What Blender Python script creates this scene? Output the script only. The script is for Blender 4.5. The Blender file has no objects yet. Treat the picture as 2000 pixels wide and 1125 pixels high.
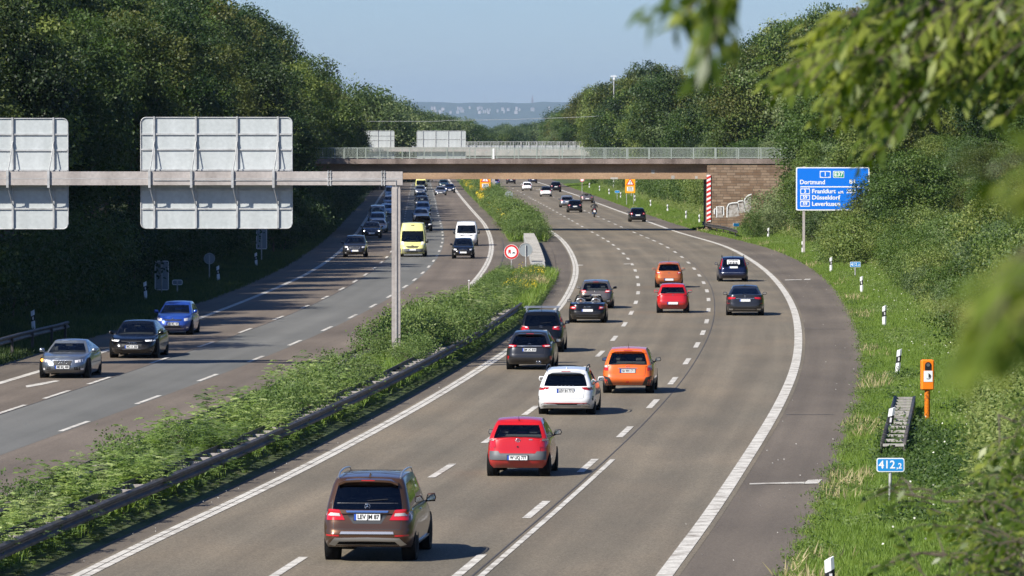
import bpy, bmesh, math, random
import numpy as np
from mathutils import Vector, Matrix
from mathutils.bvhtree import BVHTree

SC = bpy.context.scene
COL = SC.collection
PI = math.pi
R = math.radians

# ------------------------------------------------------------------ camera and projection
FPX, CAMH, CU, CV, VH = 10500.0, 8.8, 1000.0, 562.5, 268.0
PITCH = math.atan((CV - VH) / FPX)
cam_d = bpy.data.cameras.new('camera')
cam = bpy.data.objects.new('camera', cam_d)
COL.objects.link(cam)
cam.location = (0, 0, CAMH)
cam.rotation_euler = (PI / 2 - PITCH, 0, 0)
cam_d.sensor_width = 36.0
cam_d.lens = 36.0 * FPX / 2000.0
cam_d.clip_start = 0.5
cam_d.clip_end = 40000
cam_d.dof.use_dof = True
cam_d.dof.focus_distance = 175.0
cam_d.dof.aperture_fstop = cam_d.lens / 22.0
SC.camera = cam


def ray(u, v):
    xc, yc = (u - CU) / FPX, (CV - v) / FPX
    cp, sp = math.cos(PITCH), math.sin(PITCH)
    return Vector((xc, cp + yc * sp, -sp + yc * cp))


def G(u, v, z=0.0):                       # a pixel of the photograph on the level z
    d = ray(u, v)
    t = (z - CAMH) / d.z
    return Vector((d.x * t, d.y * t, z))


def P(u, v, D):                           # a pixel at distance D along the road
    d = ray(u, v)
    t = D / d.y
    return Vector((d.x * t, D, CAMH + d.z * t))


# ------------------------------------------------------------------ objects
def tag(o, label=None, cat=None, group=None, kind=None):
    if label: o['label'] = label
    if cat: o['category'] = cat
    if group: o['group'] = group
    if kind: o['kind'] = kind
    return o


def thing(name, label, cat, loc=(0, 0, 0), rz=0.0, group=None):
    o = bpy.data.objects.new(name, None)
    COL.objects.link(o)
    o.empty_display_size = 0.3
    o.location = loc
    o.rotation_euler = (0, 0, rz)
    return tag(o, label, cat, group)


def link(name, me, parent=None):
    o = bpy.data.objects.new(name, me)
    COL.objects.link(o)
    if parent is not None:
        o.parent = parent
    return o


def copy_tree(o, parent=None, **kw):
    c = o.copy()
    COL.objects.link(c)
    c.parent = parent
    for k, v in kw.items():
        setattr(c, k, v)
    for ch in o.children:
        copy_tree(ch, c)
    return c


class MB:
    """collects boxes, bars, tubes and patches into one mesh"""
    def __init__(s):
        s.v, s.f, s.m, s.sm = [], [], [], []
        s.cur = 0

    def add(s, vs, fs, smooth=False):
        b = len(s.v)
        s.v += [tuple(p) for p in vs]
        s.f += [tuple(i + b for i in f) for f in fs]
        s.m += [s.cur] * len(fs)
        s.sm += [smooth] * len(fs)

    def box(s, x0, x1, y0, y1, z0, z1, M=None, bev=0.0):
        if bev > 0:
            b = bev
            vs = []
            for z, k in ((z0, b), (z0 + b, 0), (z1 - b, 0), (z1, b)):
                for (x, y) in ((x0 + b + k, y0 + k), (x1 - b - k, y0 + k), (x1 - k, y0 + b + k), (x1 - k, y1 - b - k),
                               (x1 - b - k, y1 - k), (x0 + b + k, y1 - k), (x0 + k, y1 - b - k), (x0 + k, y0 + b + k)):
                    vs.append(Vector((x, y, z)))
            fs = [tuple(range(7, -1, -1)), tuple(range(24, 32))]
            for L in range(3):
                for i in range(8):
                    a, c = L * 8 + i, L * 8 + (i + 1) % 8
                    fs.append((a, c, c + 8, a + 8))
        else:
            vs = [Vector(p) for p in ((x0, y0, z0), (x1, y0, z0), (x1, y1, z0), (x0, y1, z0),
                                      (x0, y0, z1), (x1, y0, z1), (x1, y1, z1), (x0, y1, z1))]
            fs = [(0, 3, 2, 1), (4, 5, 6, 7), (0, 1, 5, 4), (1, 2, 6, 5), (2, 3, 7, 6), (3, 0, 4, 7)]
        if M is not None:
            vs = [M @ p for p in vs]
        s.add(vs, fs)
        return s

    def tube(s, pts, r, n=8, cap=True, smooth=True):
        pts = [Vector(p) for p in pts]
        rs = r if isinstance(r, (list, tuple)) else [r] * len(pts)
        vs, fs = [], []
        up = Vector((0, 0, 1))
        for i, p in enumerate(pts):
            d = (pts[min(i + 1, len(pts) - 1)] - pts[max(i - 1, 0)])
            if d.length < 1e-9: d = Vector((0, 0, 1))
            d.normalize()
            a = d.cross(up if abs(d.dot(up)) < 0.95 else Vector((1, 0, 0))).normalized()
            b = d.cross(a)
            for k in range(n):
                t = 2 * PI * k / n
                vs.append(p + a * (math.cos(t) * rs[i]) + b * (math.sin(t) * rs[i]))
        for i in range(len(pts) - 1):
            for k in range(n):
                k2 = (k + 1) % n
                fs.append((i * n + k, i * n + k2, (i + 1) * n + k2, (i + 1) * n + k))
        s.add(vs, fs, smooth)
        if cap:
            s.add(vs[:n], [tuple(range(n))])
            s.add(vs[-n:], [tuple(range(n - 1, -1, -1))])
        return s

    def sweep(s, prof, path, smooth=False):
        """closed profile of (lateral, up) swept along a path of points; lateral = right of travel"""
        n = len(prof)
        vs, fs = [], []
        path = [Vector(p) for p in path]
        for i, p in enumerate(path):
            d = path[min(i + 1, len(path) - 1)] - path[max(i - 1, 0)]
            rt = Vector((d.y, -d.x, 0)).normalized()
            for (a, b) in prof:
                vs.append(p + rt * a + Vector((0, 0, b)))
        for i in range(len(path) - 1):
            for k in range(n):
                k2 = (k + 1) % n
                fs.append((i * n + k, i * n + k2, (i + 1) * n + k2, (i + 1) * n + k))
        fs.append(tuple(range(n - 1, -1, -1)))
        fs.append(tuple((len(path) - 1) * n + k for k in range(n)))
        s.add(vs, fs, smooth)
        return s

    def lathe(s, prof, n=24, M=None, smooth=True):
        """profile (radius, along x axis)"""
        vs, fs = [], []
        for (r_, x_) in prof:
            for k in range(n):
                t = 2 * PI * k / n
                vs.append(Vector((x_, r_ * math.cos(t), r_ * math.sin(t))))
        for i in range(len(prof) - 1):
            for k in range(n):
                k2 = (k + 1) % n
                fs.append((i * n + k, i * n + k2, (i + 1) * n + k2, (i + 1) * n + k))
        if M is not None:
            vs = [M @ p for p in vs]
        s.add(vs, fs, smooth)
        return s

    def prism(s, poly, t, M=None):
        """polygon (x,z) with thickness t along y (front face at y=-t/2)"""
        n = len(poly)
        vs = [Vector((x, -t / 2, z)) for x, z in poly] + [Vector((x, t / 2, z)) for x, z in poly]
        fs = [tuple(range(n)), tuple(range(2 * n - 1, n - 1, -1))]
        fs += [(i, i + n, (i + 1) % n + n, (i + 1) % n) for i in range(n)]
        if M is not None:
            vs = [M @ p for p in vs]
        s.add(vs, fs)
        return s

    def build(s, name, mat, parent=None, loc=None):
        me = bpy.data.meshes.new(name)
        me.from_pydata(s.v, [], s.f)
        mats = mat if isinstance(mat, (list, tuple)) else [mat]
        for m in mats: me.materials.append(m)
        me.polygons.foreach_set('material_index', s.m)
        me.polygons.foreach_set('use_smooth', s.sm)
        me.update()
        o = link(name, me, parent)
        if loc is not None: o.location = loc
        return o


def recalc(me):
    bm = bmesh.new(); bm.from_mesh(me)
    bmesh.ops.recalc_face_normals(bm, faces=bm.faces)
    bm.to_mesh(me); bm.free()


def rrect(x0, x1, z0, z1, r, n=4):
    pts = []
    for (cx, cz, a0) in ((x1 - r, z0 + r, -90), (x1 - r, z1 - r, 0), (x0 + r, z1 - r, 90), (x0 + r, z0 + r, 180)):
        for k in range(n + 1):
            a = R(a0 + 90 * k / n)
            pts.append((cx + r * math.cos(a), cz + r * math.sin(a)))
    return pts


_tc = {}
def text_mesh(s, size, bold=0.0):
    """flat text as a mesh in the x-z plane facing -y, centred"""
    key = (s, round(size, 4), bold)
    if key in _tc: return _tc[key]
    cu = bpy.data.curves.new('lettering', 'FONT')
    cu.body = s; cu.size = size; cu.align_x = 'CENTER'; cu.align_y = 'CENTER'
    cu.offset = bold; cu.extrude = 0.0; cu.resolution_u = 3
    o = bpy.data.objects.new('lettering', cu); COL.objects.link(o)
    dg = bpy.context.evaluated_depsgraph_get()
    me = bpy.data.meshes.new_from_object(o.evaluated_get(dg))
    bpy.data.objects.remove(o); bpy.data.curves.remove(cu)
    me.transform(Matrix.Rotation(PI / 2, 4, 'X'))
    me.name = 'lettering'
    _tc[key] = me
    return me


def text(name, s, size, mat, parent, loc, sx=1.0, bold=0.0, rz=0.0, left=False):
    me = text_mesh(s, size, bold).copy()
    if left:
        xs = [v.co.x for v in me.vertices]
        me.transform(Matrix.Translation((-min(xs), 0, 0)))
    me.transform(Matrix.Diagonal((sx, 1, 1, 1)))
    me.materials.clear(); me.materials.append(mat)
    o = link(name, me, parent)
    o.location = loc; o.rotation_euler = (0, 0, rz)
    return o


# ------------------------------------------------------------------ materials
def new_mat(name):
    m = bpy.data.materials.new(name); m.use_nodes = True
    nt = m.node_tree
    b = nt.nodes['Principled BSDF']
    return m, nt, b


def N(nt, t, **kw):
    n = nt.nodes.new(t)
    for k, v in kw.items(): setattr(n, k, v)
    return n


def simple(name, col, rough=0.5, metal=0.0, coat=0.0, spec=0.5, emit=0.0, var=0.0, vscale=8.0):
    m, nt, b = new_mat(name)
    b.inputs['Base Color'].default_value = (*col, 1)
    b.inputs['Roughness'].default_value = rough
    b.inputs['Metallic'].default_value = metal
    b.inputs['Coat Weight'].default_value = coat
    b.inputs['Coat Roughness'].default_value = 0.05
    b.inputs['Specular IOR Level'].default_value = spec
    if emit:
        b.inputs['Emission Color'].default_value = (*col, 1)
        b.inputs['Emission Strength'].default_value = emit
    if var:
        tc = N(nt, 'ShaderNodeTexCoord'); no = N(nt, 'ShaderNodeTexNoise')
        no.inputs['Scale'].default_value = vscale; no.inputs['Detail'].default_value = 6
        nt.links.new(tc.outputs['Object'], no.inputs['Vector'])
        hs = N(nt, 'ShaderNodeMapRange')
        hs.inputs['To Min'].default_value = 1 - var; hs.inputs['To Max'].default_value = 1 + var
        nt.links.new(no.outputs['Fac'], hs.inputs['Value'])
        mx = N(nt, 'ShaderNodeMix', data_type='RGBA', blend_type='MULTIPLY')
        mx.inputs['Factor'].default_value = 1
        mx.inputs['A'].default_value = (*col, 1)
        nt.links.new(hs.outputs['Result'], mx.inputs['B'])
        nt.links.new(mx.outputs['Result'], b.inputs['Base Color'])
    return m


def ramp_mat(name, cols, scales, rough=0.9, bump=0.0, detail=8.0, stretch=(1, 1, 1), spec=0.3, speck=0.0, coord='Object'):
    """mix of colours by two noises (coarse and fine) on object coordinates"""
    m, nt, b = new_mat(name)
    tc = N(nt, 'ShaderNodeTexCoord'); mp = N(nt, 'ShaderNodeMapping')
    mp.inputs['Scale'].default_value = stretch
    nt.links.new(tc.outputs[coord], mp.inputs['Vector'])
    n1 = N(nt, 'ShaderNodeTexNoise'); n1.inputs['Scale'].default_value = scales[0]; n1.inputs['Detail'].default_value = detail
    n2 = N(nt, 'ShaderNodeTexNoise'); n2.inputs['Scale'].default_value = scales[1]; n2.inputs['Detail'].default_value = 4
    nt.links.new(mp.outputs[0], n1.inputs['Vector']); nt.links.new(tc.outputs[coord], n2.inputs['Vector'])
    r1 = N(nt, 'ShaderNodeValToRGB')
    el = r1.color_ramp.elements
    el[0].position = 0.3; el[0].color = (*cols[0], 1)
    el[1].position = 0.7; el[1].color = (*cols[-1], 1)
    for i, c in enumerate(cols[1:-1]):
        e = el.new(0.3 + 0.4 * (i + 1) / (len(cols) - 1)); e.color = (*c, 1)
    nt.links.new(n1.outputs['Fac'], r1.inputs['Fac'])
    mr = N(nt, 'ShaderNodeMapRange')
    mr.inputs['From Min'].default_value = 0.3; mr.inputs['From Max'].default_value = 0.7
    mr.inputs['To Min'].default_value = 1 - speck; mr.inputs['To Max'].default_value = 1 + speck
    nt.links.new(n2.outputs['Fac'], mr.inputs['Value'])
    mx = N(nt, 'ShaderNodeMix', data_type='RGBA', blend_type='MULTIPLY'); mx.inputs['Factor'].default_value = 1
    nt.links.new(r1.outputs['Color'], mx.inputs['A']); nt.links.new(mr.outputs['Result'], mx.inputs['B'])
    nt.links.new(mx.outputs['Result'], b.inputs['Base Color'])
    b.inputs['Roughness'].default_value = rough
    b.inputs['Specular IOR Level'].default_value = spec
    if bump:
        bp = N(nt, 'ShaderNodeBump'); bp.inputs['Strength'].default_value = bump; bp.inputs['Distance'].default_value = 0.01
        nt.links.new(n2.outputs['Fac'], bp.inputs['Height']); nt.links.new(bp.outputs[0], b.inputs['Normal'])
    return m


def leaf_mat(name, c1, c2, c3=None, trans=0.35, rough=0.55, hue=0.35, zone=0.12):
    """leaves: colour from a per-leaf random value, a per-plant random value and a noise in space"""
    m, nt, b = new_mat(name)
    at = N(nt, 'ShaderNodeAttribute', attribute_name='lv')
    oi = N(nt, 'ShaderNodeObjectInfo')
    tc = N(nt, 'ShaderNodeTexCoord'); no = N(nt, 'ShaderNodeTexNoise')
    no.inputs['Scale'].default_value = zone; no.inputs['Detail'].default_value = 3
    nt.links.new(tc.outputs['Object'], no.inputs['Vector'])
    a1 = N(nt, 'ShaderNodeMath', operation='MULTIPLY'); a1.inputs[1].default_value = 0.45
    nt.links.new(at.outputs['Fac'], a1.inputs[0])
    a2 = N(nt, 'ShaderNodeMath', operation='MULTIPLY'); a2.inputs[1].default_value = hue
    nt.links.new(oi.outputs['Random'], a2.inputs[0])
    a3 = N(nt, 'ShaderNodeMath', operation='ADD'); nt.links.new(a1.outputs[0], a3.inputs[0]); nt.links.new(a2.outputs[0], a3.inputs[1])
    a4 = N(nt, 'ShaderNodeMath', operation='MULTIPLY'); a4.inputs[1].default_value = 0.55
    nt.links.new(no.outputs['Fac'], a4.inputs[0])
    a5 = N(nt, 'ShaderNodeMath', operation='ADD'); nt.links.new(a3.outputs[0], a5.inputs[0]); nt.links.new(a4.outputs[0], a5.inputs[1])
    rp = N(nt, 'ShaderNodeValToRGB'); el = rp.color_ramp.elements
    el[0].position = 0.3; el[0].color = (*c1, 1); el[1].position = 1.0; el[1].color = (*(c3 or c2), 1)
    e = el.new(0.72); e.color = (*c2, 1)
    nt.links.new(a5.outputs[0], rp.inputs['Fac'])
    nt.links.new(rp.outputs['Color'], b.inputs['Base Color'])
    b.inputs['Roughness'].default_value = rough
    b.inputs['Specular IOR Level'].default_value = 0.35
    tr = N(nt, 'ShaderNodeBsdfTranslucent')
    hs = N(nt, 'ShaderNodeHueSaturation'); hs.inputs['Value'].default_value = 1.5; hs.inputs['Saturation'].default_value = 1.15
    nt.links.new(rp.outputs['Color'], hs.inputs['Color']); nt.links.new(hs.outputs[0], tr.inputs['Color'])
    mx = N(nt, 'ShaderNodeMixShader'); mx.inputs[0].default_value = trans
    nt.links.new(b.outputs[0], mx.inputs[1]); nt.links.new(tr.outputs[0], mx.inputs[2])
    nt.links.new(mx.outputs[0], nt.nodes['Material Output'].inputs['Surface'])
    return m


def glass_mat(name, tint, tr=0.6):
    m, nt, b = new_mat(name)
    nt.nodes.remove(b)
    t = N(nt, 'ShaderNodeBsdfTransparent'); t.inputs[0].default_value = (*tint, 1)
    g = N(nt, 'ShaderNodeBsdfGlossy'); g.inputs['Roughness'].default_value = 0.03; g.inputs[0].default_value = (.9, .93, 1, 1)
    fr = N(nt, 'ShaderNodeFresnel'); fr.inputs[0].default_value = 1.55
    mx = N(nt, 'ShaderNodeMixShader')
    nt.links.new(fr.outputs[0], mx.inputs[0]); nt.links.new(t.outputs[0], mx.inputs[1]); nt.links.new(g.outputs[0], mx.inputs[2])
    nt.links.new(mx.outputs[0], nt.nodes['Material Output'].inputs['Surface'])
    return m


def paint(name, col, metal=0.3, rough=0.35, coat=1.0):
    m, nt, b = new_mat('paint_' + name)
    b.inputs['Base Color'].default_value = (*col, 1)
    b.inputs['Metallic'].default_value = metal
    b.inputs['Roughness'].default_value = rough
    b.inputs['Coat Weight'].default_value = coat
    if coat < 1: b.inputs['Specular IOR Level'].default_value = .25
    b.inputs['Coat Roughness'].default_value = 0.03
    # road film: slightly duller towards random patches
    tc = N(nt, 'ShaderNodeTexCoord'); no = N(nt, 'ShaderNodeTexNoise')
    no.inputs['Scale'].default_value = 2.5; no.inputs['Detail'].default_value = 5
    nt.links.new(tc.outputs['Object'], no.inputs['Vector'])
    mr = N(nt, 'ShaderNodeMapRange'); mr.inputs['To Min'].default_value = 0.02; mr.inputs['To Max'].default_value = 0.12
    nt.links.new(no.outputs['Fac'], mr.inputs['Value']); nt.links.new(mr.outputs[0], b.inputs['Coat Roughness'])
    # road dust on the sills and lower bumpers
    sp = N(nt, 'ShaderNodeSeparateXYZ'); nt.links.new(tc.outputs['Object'], sp.inputs[0])
    dz_ = N(nt, 'ShaderNodeMapRange'); dz_.inputs['From Min'].default_value = .62; dz_.inputs['From Max'].default_value = .22
    dz_.inputs['To Min'].default_value = 0; dz_.inputs['To Max'].default_value = .75
    nt.links.new(sp.outputs['Z'], dz_.inputs['Value'])
    du = N(nt, 'ShaderNodeMath', operation='MULTIPLY'); nt.links.new(dz_.outputs[0], du.inputs[0]); nt.links.new(no.outputs['Fac'], du.inputs[1])
    mx = N(nt, 'ShaderNodeMix', data_type='RGBA'); mx.inputs['A'].default_value = (*col, 1); mx.inputs['B'].default_value = (.11, .095, .08, 1)
    nt.links.new(du.outputs[0], mx.inputs['Factor']); nt.links.new(mx.outputs['Result'], b.inputs['Base Color'])
    return m


def road_mat(name, cols, u0=2.1, track=.07, streak=.10, speck=.3, patch_=.10, warm=None):
    """asphalt on UV = (metres across, metres along): aggregate, long streaks, wheel tracks, dull patches"""
    m, nt, b = new_mat(name)
    L = nt.links.new
    uv = N(nt, 'ShaderNodeUVMap'); tc = N(nt, 'ShaderNodeTexCoord')
    def noise(scale, detail, vec, st=None):
        n_ = N(nt, 'ShaderNodeTexNoise'); n_.inputs['Scale'].default_value = scale; n_.inputs['Detail'].default_value = detail
        if st:
            mp = N(nt, 'ShaderNodeMapping'); mp.inputs['Scale'].default_value = st; L(vec, mp.inputs['Vector']); vec = mp.outputs[0]
        L(vec, n_.inputs['Vector']); return n_.outputs['Fac']
    def mapr(v, a, c, d, e):
        r_ = N(nt, 'ShaderNodeMapRange'); r_.inputs['From Min'].default_value = a; r_.inputs['From Max'].default_value = c
        r_.inputs['To Min'].default_value = d; r_.inputs['To Max'].default_value = e; L(v, r_.inputs['Value']); return r_.outputs['Result']
    def mul(a, c):
        r_ = N(nt, 'ShaderNodeMath', operation='MULTIPLY'); L(a, r_.inputs[0]); L(c, r_.inputs[1]); return r_.outputs[0]
    base = noise(.35, 6, tc.outputs['Object'], (1, .22, 1))
    rp = N(nt, 'ShaderNodeValToRGB'); el = rp.color_ramp.elements
    el[0].position = .3; el[0].color = (*cols[0], 1); el[1].position = .7; el[1].color = (*cols[2], 1); e = el.new(.5); e.color = (*cols[1], 1)
    L(base, rp.inputs['Fac'])
    f = mapr(noise(24, 3, tc.outputs['Object']), .3, .7, 1 - speck, 1 + speck)
    f = mul(f, mapr(noise(1.0, 4, uv.outputs[0], (1.6, .018, 1)), .3, .7, 1 - streak, 1 + streak))
    f = mul(f, mapr(noise(.06, 3, uv.outputs[0], (3, 1, 1)), .35, .65, 1 - patch_, 1 + patch_))
    if track:
        sp = N(nt, 'ShaderNodeSeparateXYZ'); L(uv.outputs[0], sp.inputs[0])
        a = N(nt, 'ShaderNodeMath', operation='SUBTRACT'); L(sp.outputs['X'], a.inputs[0]); a.inputs[1].default_value = u0
        c = N(nt, 'ShaderNodeMath', operation='MULTIPLY'); L(a.outputs[0], c.inputs[0]); c.inputs[1].default_value = 2 * PI / 1.86
        d = N(nt, 'ShaderNodeMath', operation='COSINE'); L(c.outputs[0], d.inputs[0])
        f = mul(f, mapr(d.outputs[0], -1, 1, 1 - track, 1 + track * .6))
    mx = N(nt, 'ShaderNodeMix', data_type='RGBA', blend_type='MULTIPLY'); mx.inputs['Factor'].default_value = 1
    L(rp.outputs['Color'], mx.inputs['A']); L(f, mx.inputs['B']); L(mx.outputs['Result'], b.inputs['Base Color'])
    b.inputs['Roughness'].default_value = .85; b.inputs['Specular IOR Level'].default_value = .3
    bp = N(nt, 'ShaderNodeBump'); bp.inputs['Strength'].default_value = .5; bp.inputs['Distance'].default_value = .01
    L(noise(30, 3, tc.outputs['Object']), bp.inputs['Height']); L(bp.outputs[0], b.inputs['Normal'])
    return m


M = {}
M['asphalt_lane'] = road_mat('asphalt_lane', [(.140, .120, .086), (.163, .136, .096), (.192, .155, .106)], 2.1, .07, .13, .42, .10)
M['asphalt_shoulder'] = road_mat('asphalt_shoulder', [(.110, .090, .068), (.126, .103, .077), (.144, .118, .088)], 0, 0, .12, .3, .12)
M['asphalt_grey'] = road_mat('asphalt_grey', [(.120, .118, .104), (.138, .135, .120), (.152, .148, .131)], 1.85, .05, .08, .14, .07)
M['asphalt_brown'] = road_mat('asphalt_brown', [(.122, .098, .074), (.144, .116, .088), (.166, .134, .102)], 2.0, .06, .10, .34, .10)
M['paint_line'] = ramp_mat('line_paint', [(.24, .21, .17), (.52, .49, .43), (.62, .59, .52)], (1.9, 22), .8, .2, speck=.22)
M['tar'] = simple('tar', (.062, .056, .052), .7, var=.4, vscale=.6)
M['concrete'] = ramp_mat('concrete', [(.30, .28, .25), (.40, .38, .34), (.46, .43, .39)], (.7, 14), .9, .3, speck=.15)
M['concrete_dirty'] = ramp_mat('concrete_dirty', [(.13, .10, .085), (.22, .175, .15), (.30, .24, .21)], (.9, 10), .9, .3, stretch=(1, 1, .3), speck=.25)
M['girder'] = ramp_mat('girder_brown', [(.27, .175, .105), (.36, .235, .145), (.42, .285, .18)], (.8, 10), .85, .2, stretch=(.4, 1, 2), speck=.15)
M['steel'] = ramp_mat('galvanised', [(.30, .30, .29), (.42, .42, .41), (.50, .50, .49)], (3, 40), .5, .0, speck=.1, spec=.5)
M['rail'] = ramp_mat('rail_zinc', [(.020, .018, .016), (.042, .037, .033), (.085, .076, .068)], (2, 20), .6, .0, speck=.2, spec=.5)
M['panel_back'] = ramp_mat('panel_back', [(.40, .425, .415), (.46, .485, .475), (.50, .525, .515)], (1.1, 7), .6, .0, stretch=(1.5, 1, .18), speck=.08, spec=.4)
M['gantry'] = ramp_mat('gantry_paint', [(.30, .265, .24), (.39, .35, .32), (.44, .40, .37)], (1.1, 9), .7, .0, stretch=(1, 1, .3), speck=.12, spec=.4)
M['green_rail'] = simple('green_railing', (.29, .33, .29), .55, var=.2)
M['post_white'] = simple('post_white', (.80, .80, .78), .6, var=.06)
M['black'] = simple('black_plastic', (.012, .012, .013), .5)
M['trim'] = simple('car_trim', (.03, .03, .032), .45)
M['grey_trim'] = simple('grey_bumper_trim', (.10, .105, .11), .5)
M['under'] = simple('underbody', (.008, .008, .008), .9, spec=.1)
M['tyre'] = simple('tyre_rubber', (.014, .014, .015), .85)
M['rim'] = simple('wheel_alloy', (.45, .46, .48), .3, metal=.9)
M['chrome'] = simple('chrome', (.85, .86, .88), .12, metal=1.0)
M['silver'] = simple('silver_trim', (.55, .56, .58), .3, metal=.8)
M['lamp_red'] = simple('tail_lamp_red', (.50, .012, .016), .12, coat=1.0)
M['lamp_white'] = simple('lamp_clear', (.72, .70, .70), .12, coat=1.0)
M['lamp_dark'] = simple('lamp_dark', (.06, .008, .01), .12, coat=1.0)
M['lamp_lit'] = simple('lamp_lit', (1.0, .86, .62), .3, emit=7.0)
M['lamp_day'] = simple('lamp_daylight', (1.0, .97, .92), .3, emit=.6)
M['lamp_amber'] = simple('lamp_amber', (1.0, .38, .05), .3, emit=1.6)
M['mirror'] = simple('mirror_glass', (.80, .84, .90), .03, metal=1.0)
M['plate'] = simple('plate_white', (.82, .82, .80), .4)
M['plate_blue'] = simple('plate_blue', (.02, .08, .42), .4)
M['ink'] = simple('black_ink', (.012, .012, .012), .5)
M['glass'] = glass_mat('car_glass', (.66, .70, .68))
M['glass_dark'] = glass_mat('tinted_glass', (.05, .055, .06))
M['seat'] = simple('seat_fabric', (.085, .085, .09), .85)
M['interior'] = simple('interior_plastic', (.055, .053, .05), .8)
M['skin'] = simple('skin', (.48, .27, .19), .55)
M['hair'] = simple('hair_brown', (.05, .03, .018), .7)
M['bark'] = ramp_mat('bark', [(.06, .045, .032), (.11, .085, .065), (.16, .13, .10)], (3, 18), .9, .5, stretch=(1, 1, .3), speck=.25)
M['sign_blue'] = simple('sign_blue', (.0, .165, .70), .45)
M['sign_white'] = simple('sign_white', (.82, .83, .82), .45)
M['sign_green'] = simple('sign_green', (.0, .30, .13), .45)
M['sign_orange'] = simple('sign_orange', (.90, .38, .0), .5)
M['sign_red'] = simple('sign_red', (.62, .025, .02), .45)
M['sign_grey'] = simple('sign_back_grey', (.26, .29, .30), .55, var=.08)
M['stain'] = simple('stain_black', (.02, .02, .02), .6)
M['orange_box'] = simple('phone_orange', (.88, .22, .005), .4, coat=.3)
M['rust_orange'] = ramp_mat('phone_post_orange', [(.10, .03, .01), (.62, .16, .005), (.85, .21, .005)], (14, 40), .5, .1, speck=.1)
# ------------------------------------------------------------------ the road lines traced on the ground plane
def curve(pts, smooth=10.0, y0=40.0, y1=1500.0):
    q = sorted([(G(u, v).y, G(u, v).x) for u, v in pts])
    ys = np.array([a for a, b in q]); xs = np.array([b for a, b in q])
    k = 3
    s0 = (xs[k] - xs[0]) / (ys[k] - ys[0]); s1 = (xs[-1] - xs[-1 - k]) / (ys[-1] - ys[-1 - k])
    gy = np.arange(y0, y1 + 1, 2.0)
    gx = np.interp(gy, ys, xs)
    gx = np.where(gy < ys[0], xs[0] + (gy - ys[0]) * s0, gx)
    gx = np.where(gy > ys[-1], xs[-1] + (gy - ys[-1]) * s1, gx)
    out = np.empty_like(gx)
    for i, y in enumerate(gy):
        sg = smooth * (0.6 + y / 350.0)
        w = np.exp(-0.5 * ((gy - y) / sg) ** 2)
        A = np.stack([np.ones_like(gy), gy - y], 1) * w[:, None]
        c, *_ = np.linalg.lstsq(A.T @ np.stack([np.ones_like(gy), gy - y], 1), A.T @ gx, rcond=None)
        out[i] = c[0]
    return lambda y: np.interp(y, gy, out)


T_edge_l = [(165, 1125), (325, 1040), (500, 966), (708, 856), (847, 779), (953, 712), (1000, 683), (1087, 611), (1107, 582),
            (1122, 551), (1127, 525), (1118, 498), (1104, 475), (1087, 459), (1067, 447), (1050, 434), (1034, 420), (1022, 412)]
T_dash1 = [(560, 1112), (725, 1004), (870, 921), (960, 856), (1040, 803), (1093, 760), (1140, 723), (1175, 692), (1201.5, 662), (1221, 634.5), (1234, 612),
           (1244, 591.5), (1248, 573), (1247.6, 557), (1246, 542), (1242, 529), (1236, 517), (1228, 506), (1218.5, 496), (1209, 487),
           (1199.5, 479), (1189, 472), (1178, 466), (1168, 460), (1157, 454), (1146.5, 448.6), (1137, 443), (1127, 437.6), (1119, 432),
           (1111, 428), (1102.6, 423), (1095, 419), (1087.6, 415), (1080.6, 411), (1074, 407.5), (1068, 404), (1062, 401), (1056, 397.7),
           (1051, 395), (1046, 392), (1041, 389.5), (1036.5, 387), (1032, 385), (1024, 380), (1018, 376.5), (1011.6, 373), (1001, 368.4), (995, 365)]
T_dash2 = [(915, 1107), (1050, 997), (1149, 911), (1223, 845), (1277, 790), (1317, 745), (1343, 707), (1362, 675), (1375, 651),
           (1381.7, 628.5), (1385, 606.5), (1385.5, 586), (1382.5, 569), (1376, 553), (1366.7, 538.8), (1357, 525.6), (1346, 513.8),
           (1333, 502.8), (1319.8, 493), (1306, 484), (1292.8, 477), (1279, 470.7), (1264.7, 465.2), (1252.3, 460.2), (1238.4, 454.5),
           (1225, 449), (1212.6, 443.7), (1201, 438.5), (1190, 433), (1179.5, 428.6), (1168.6, 424), (1159, 420), (1150.6, 416), (1142, 412.2),
           (1134, 409), (1126, 405), (1119, 402), (1112, 399), (1105, 396), (1098, 393), (1092, 390), (1082.5, 385), (1073, 381), (1065, 378), (1057, 374.6), (1049, 371), (1041, 368)]
T_edge_r = [(1300, 1120), (1380, 1020), (1440, 925), (1500, 833), (1528, 782), (1556, 717), (1561, 661), (1556, 617), (1542.8, 585),
            (1519.6, 551.6), (1491, 524), (1452.6, 499), (1421.6, 482), (1390.7, 472), (1365, 466), (1344, 460.4), (1318.6, 453),
            (1292.8, 443.4), (1262, 432), (1224, 418), (1185, 404), (1161, 395), (1128, 382), (1097.5, 372), (1071, 362.7), (1050.4, 356)]
T_pave_r = [(1577, 1118), (1598, 1057), (1635, 987), (1664, 899), (1687, 833), (1705, 763), (1705, 693), (1691, 647), (1670, 608),
            (1648, 573), (1621, 543), (1575.6, 512), (1536, 494.6), (1500, 481), (1432, 465), (1391, 459), (1367.5, 453.7), (1329, 440),
            (1285, 425), (1226, 405), (1165, 382), (1124, 369), (1083, 352.5)]
T_L_left = [(0, 748), (72, 728.5), (210.7, 686.7), (386.7, 624), (450, 600), (525, 570), (600, 537), (637.5, 512.5), (665, 492),
            (701, 450.6), (715.6, 428), (732, 401.5), (746, 379), (760.6, 360.7)]
T_L_pave = [(0, 712), (200, 654.7), (333, 612), (412, 585), (500, 550), (575, 510), (637.5, 464), (662.5, 437.5), (681, 418), (697, 403), (715.6, 385), (734, 362)]
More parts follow.
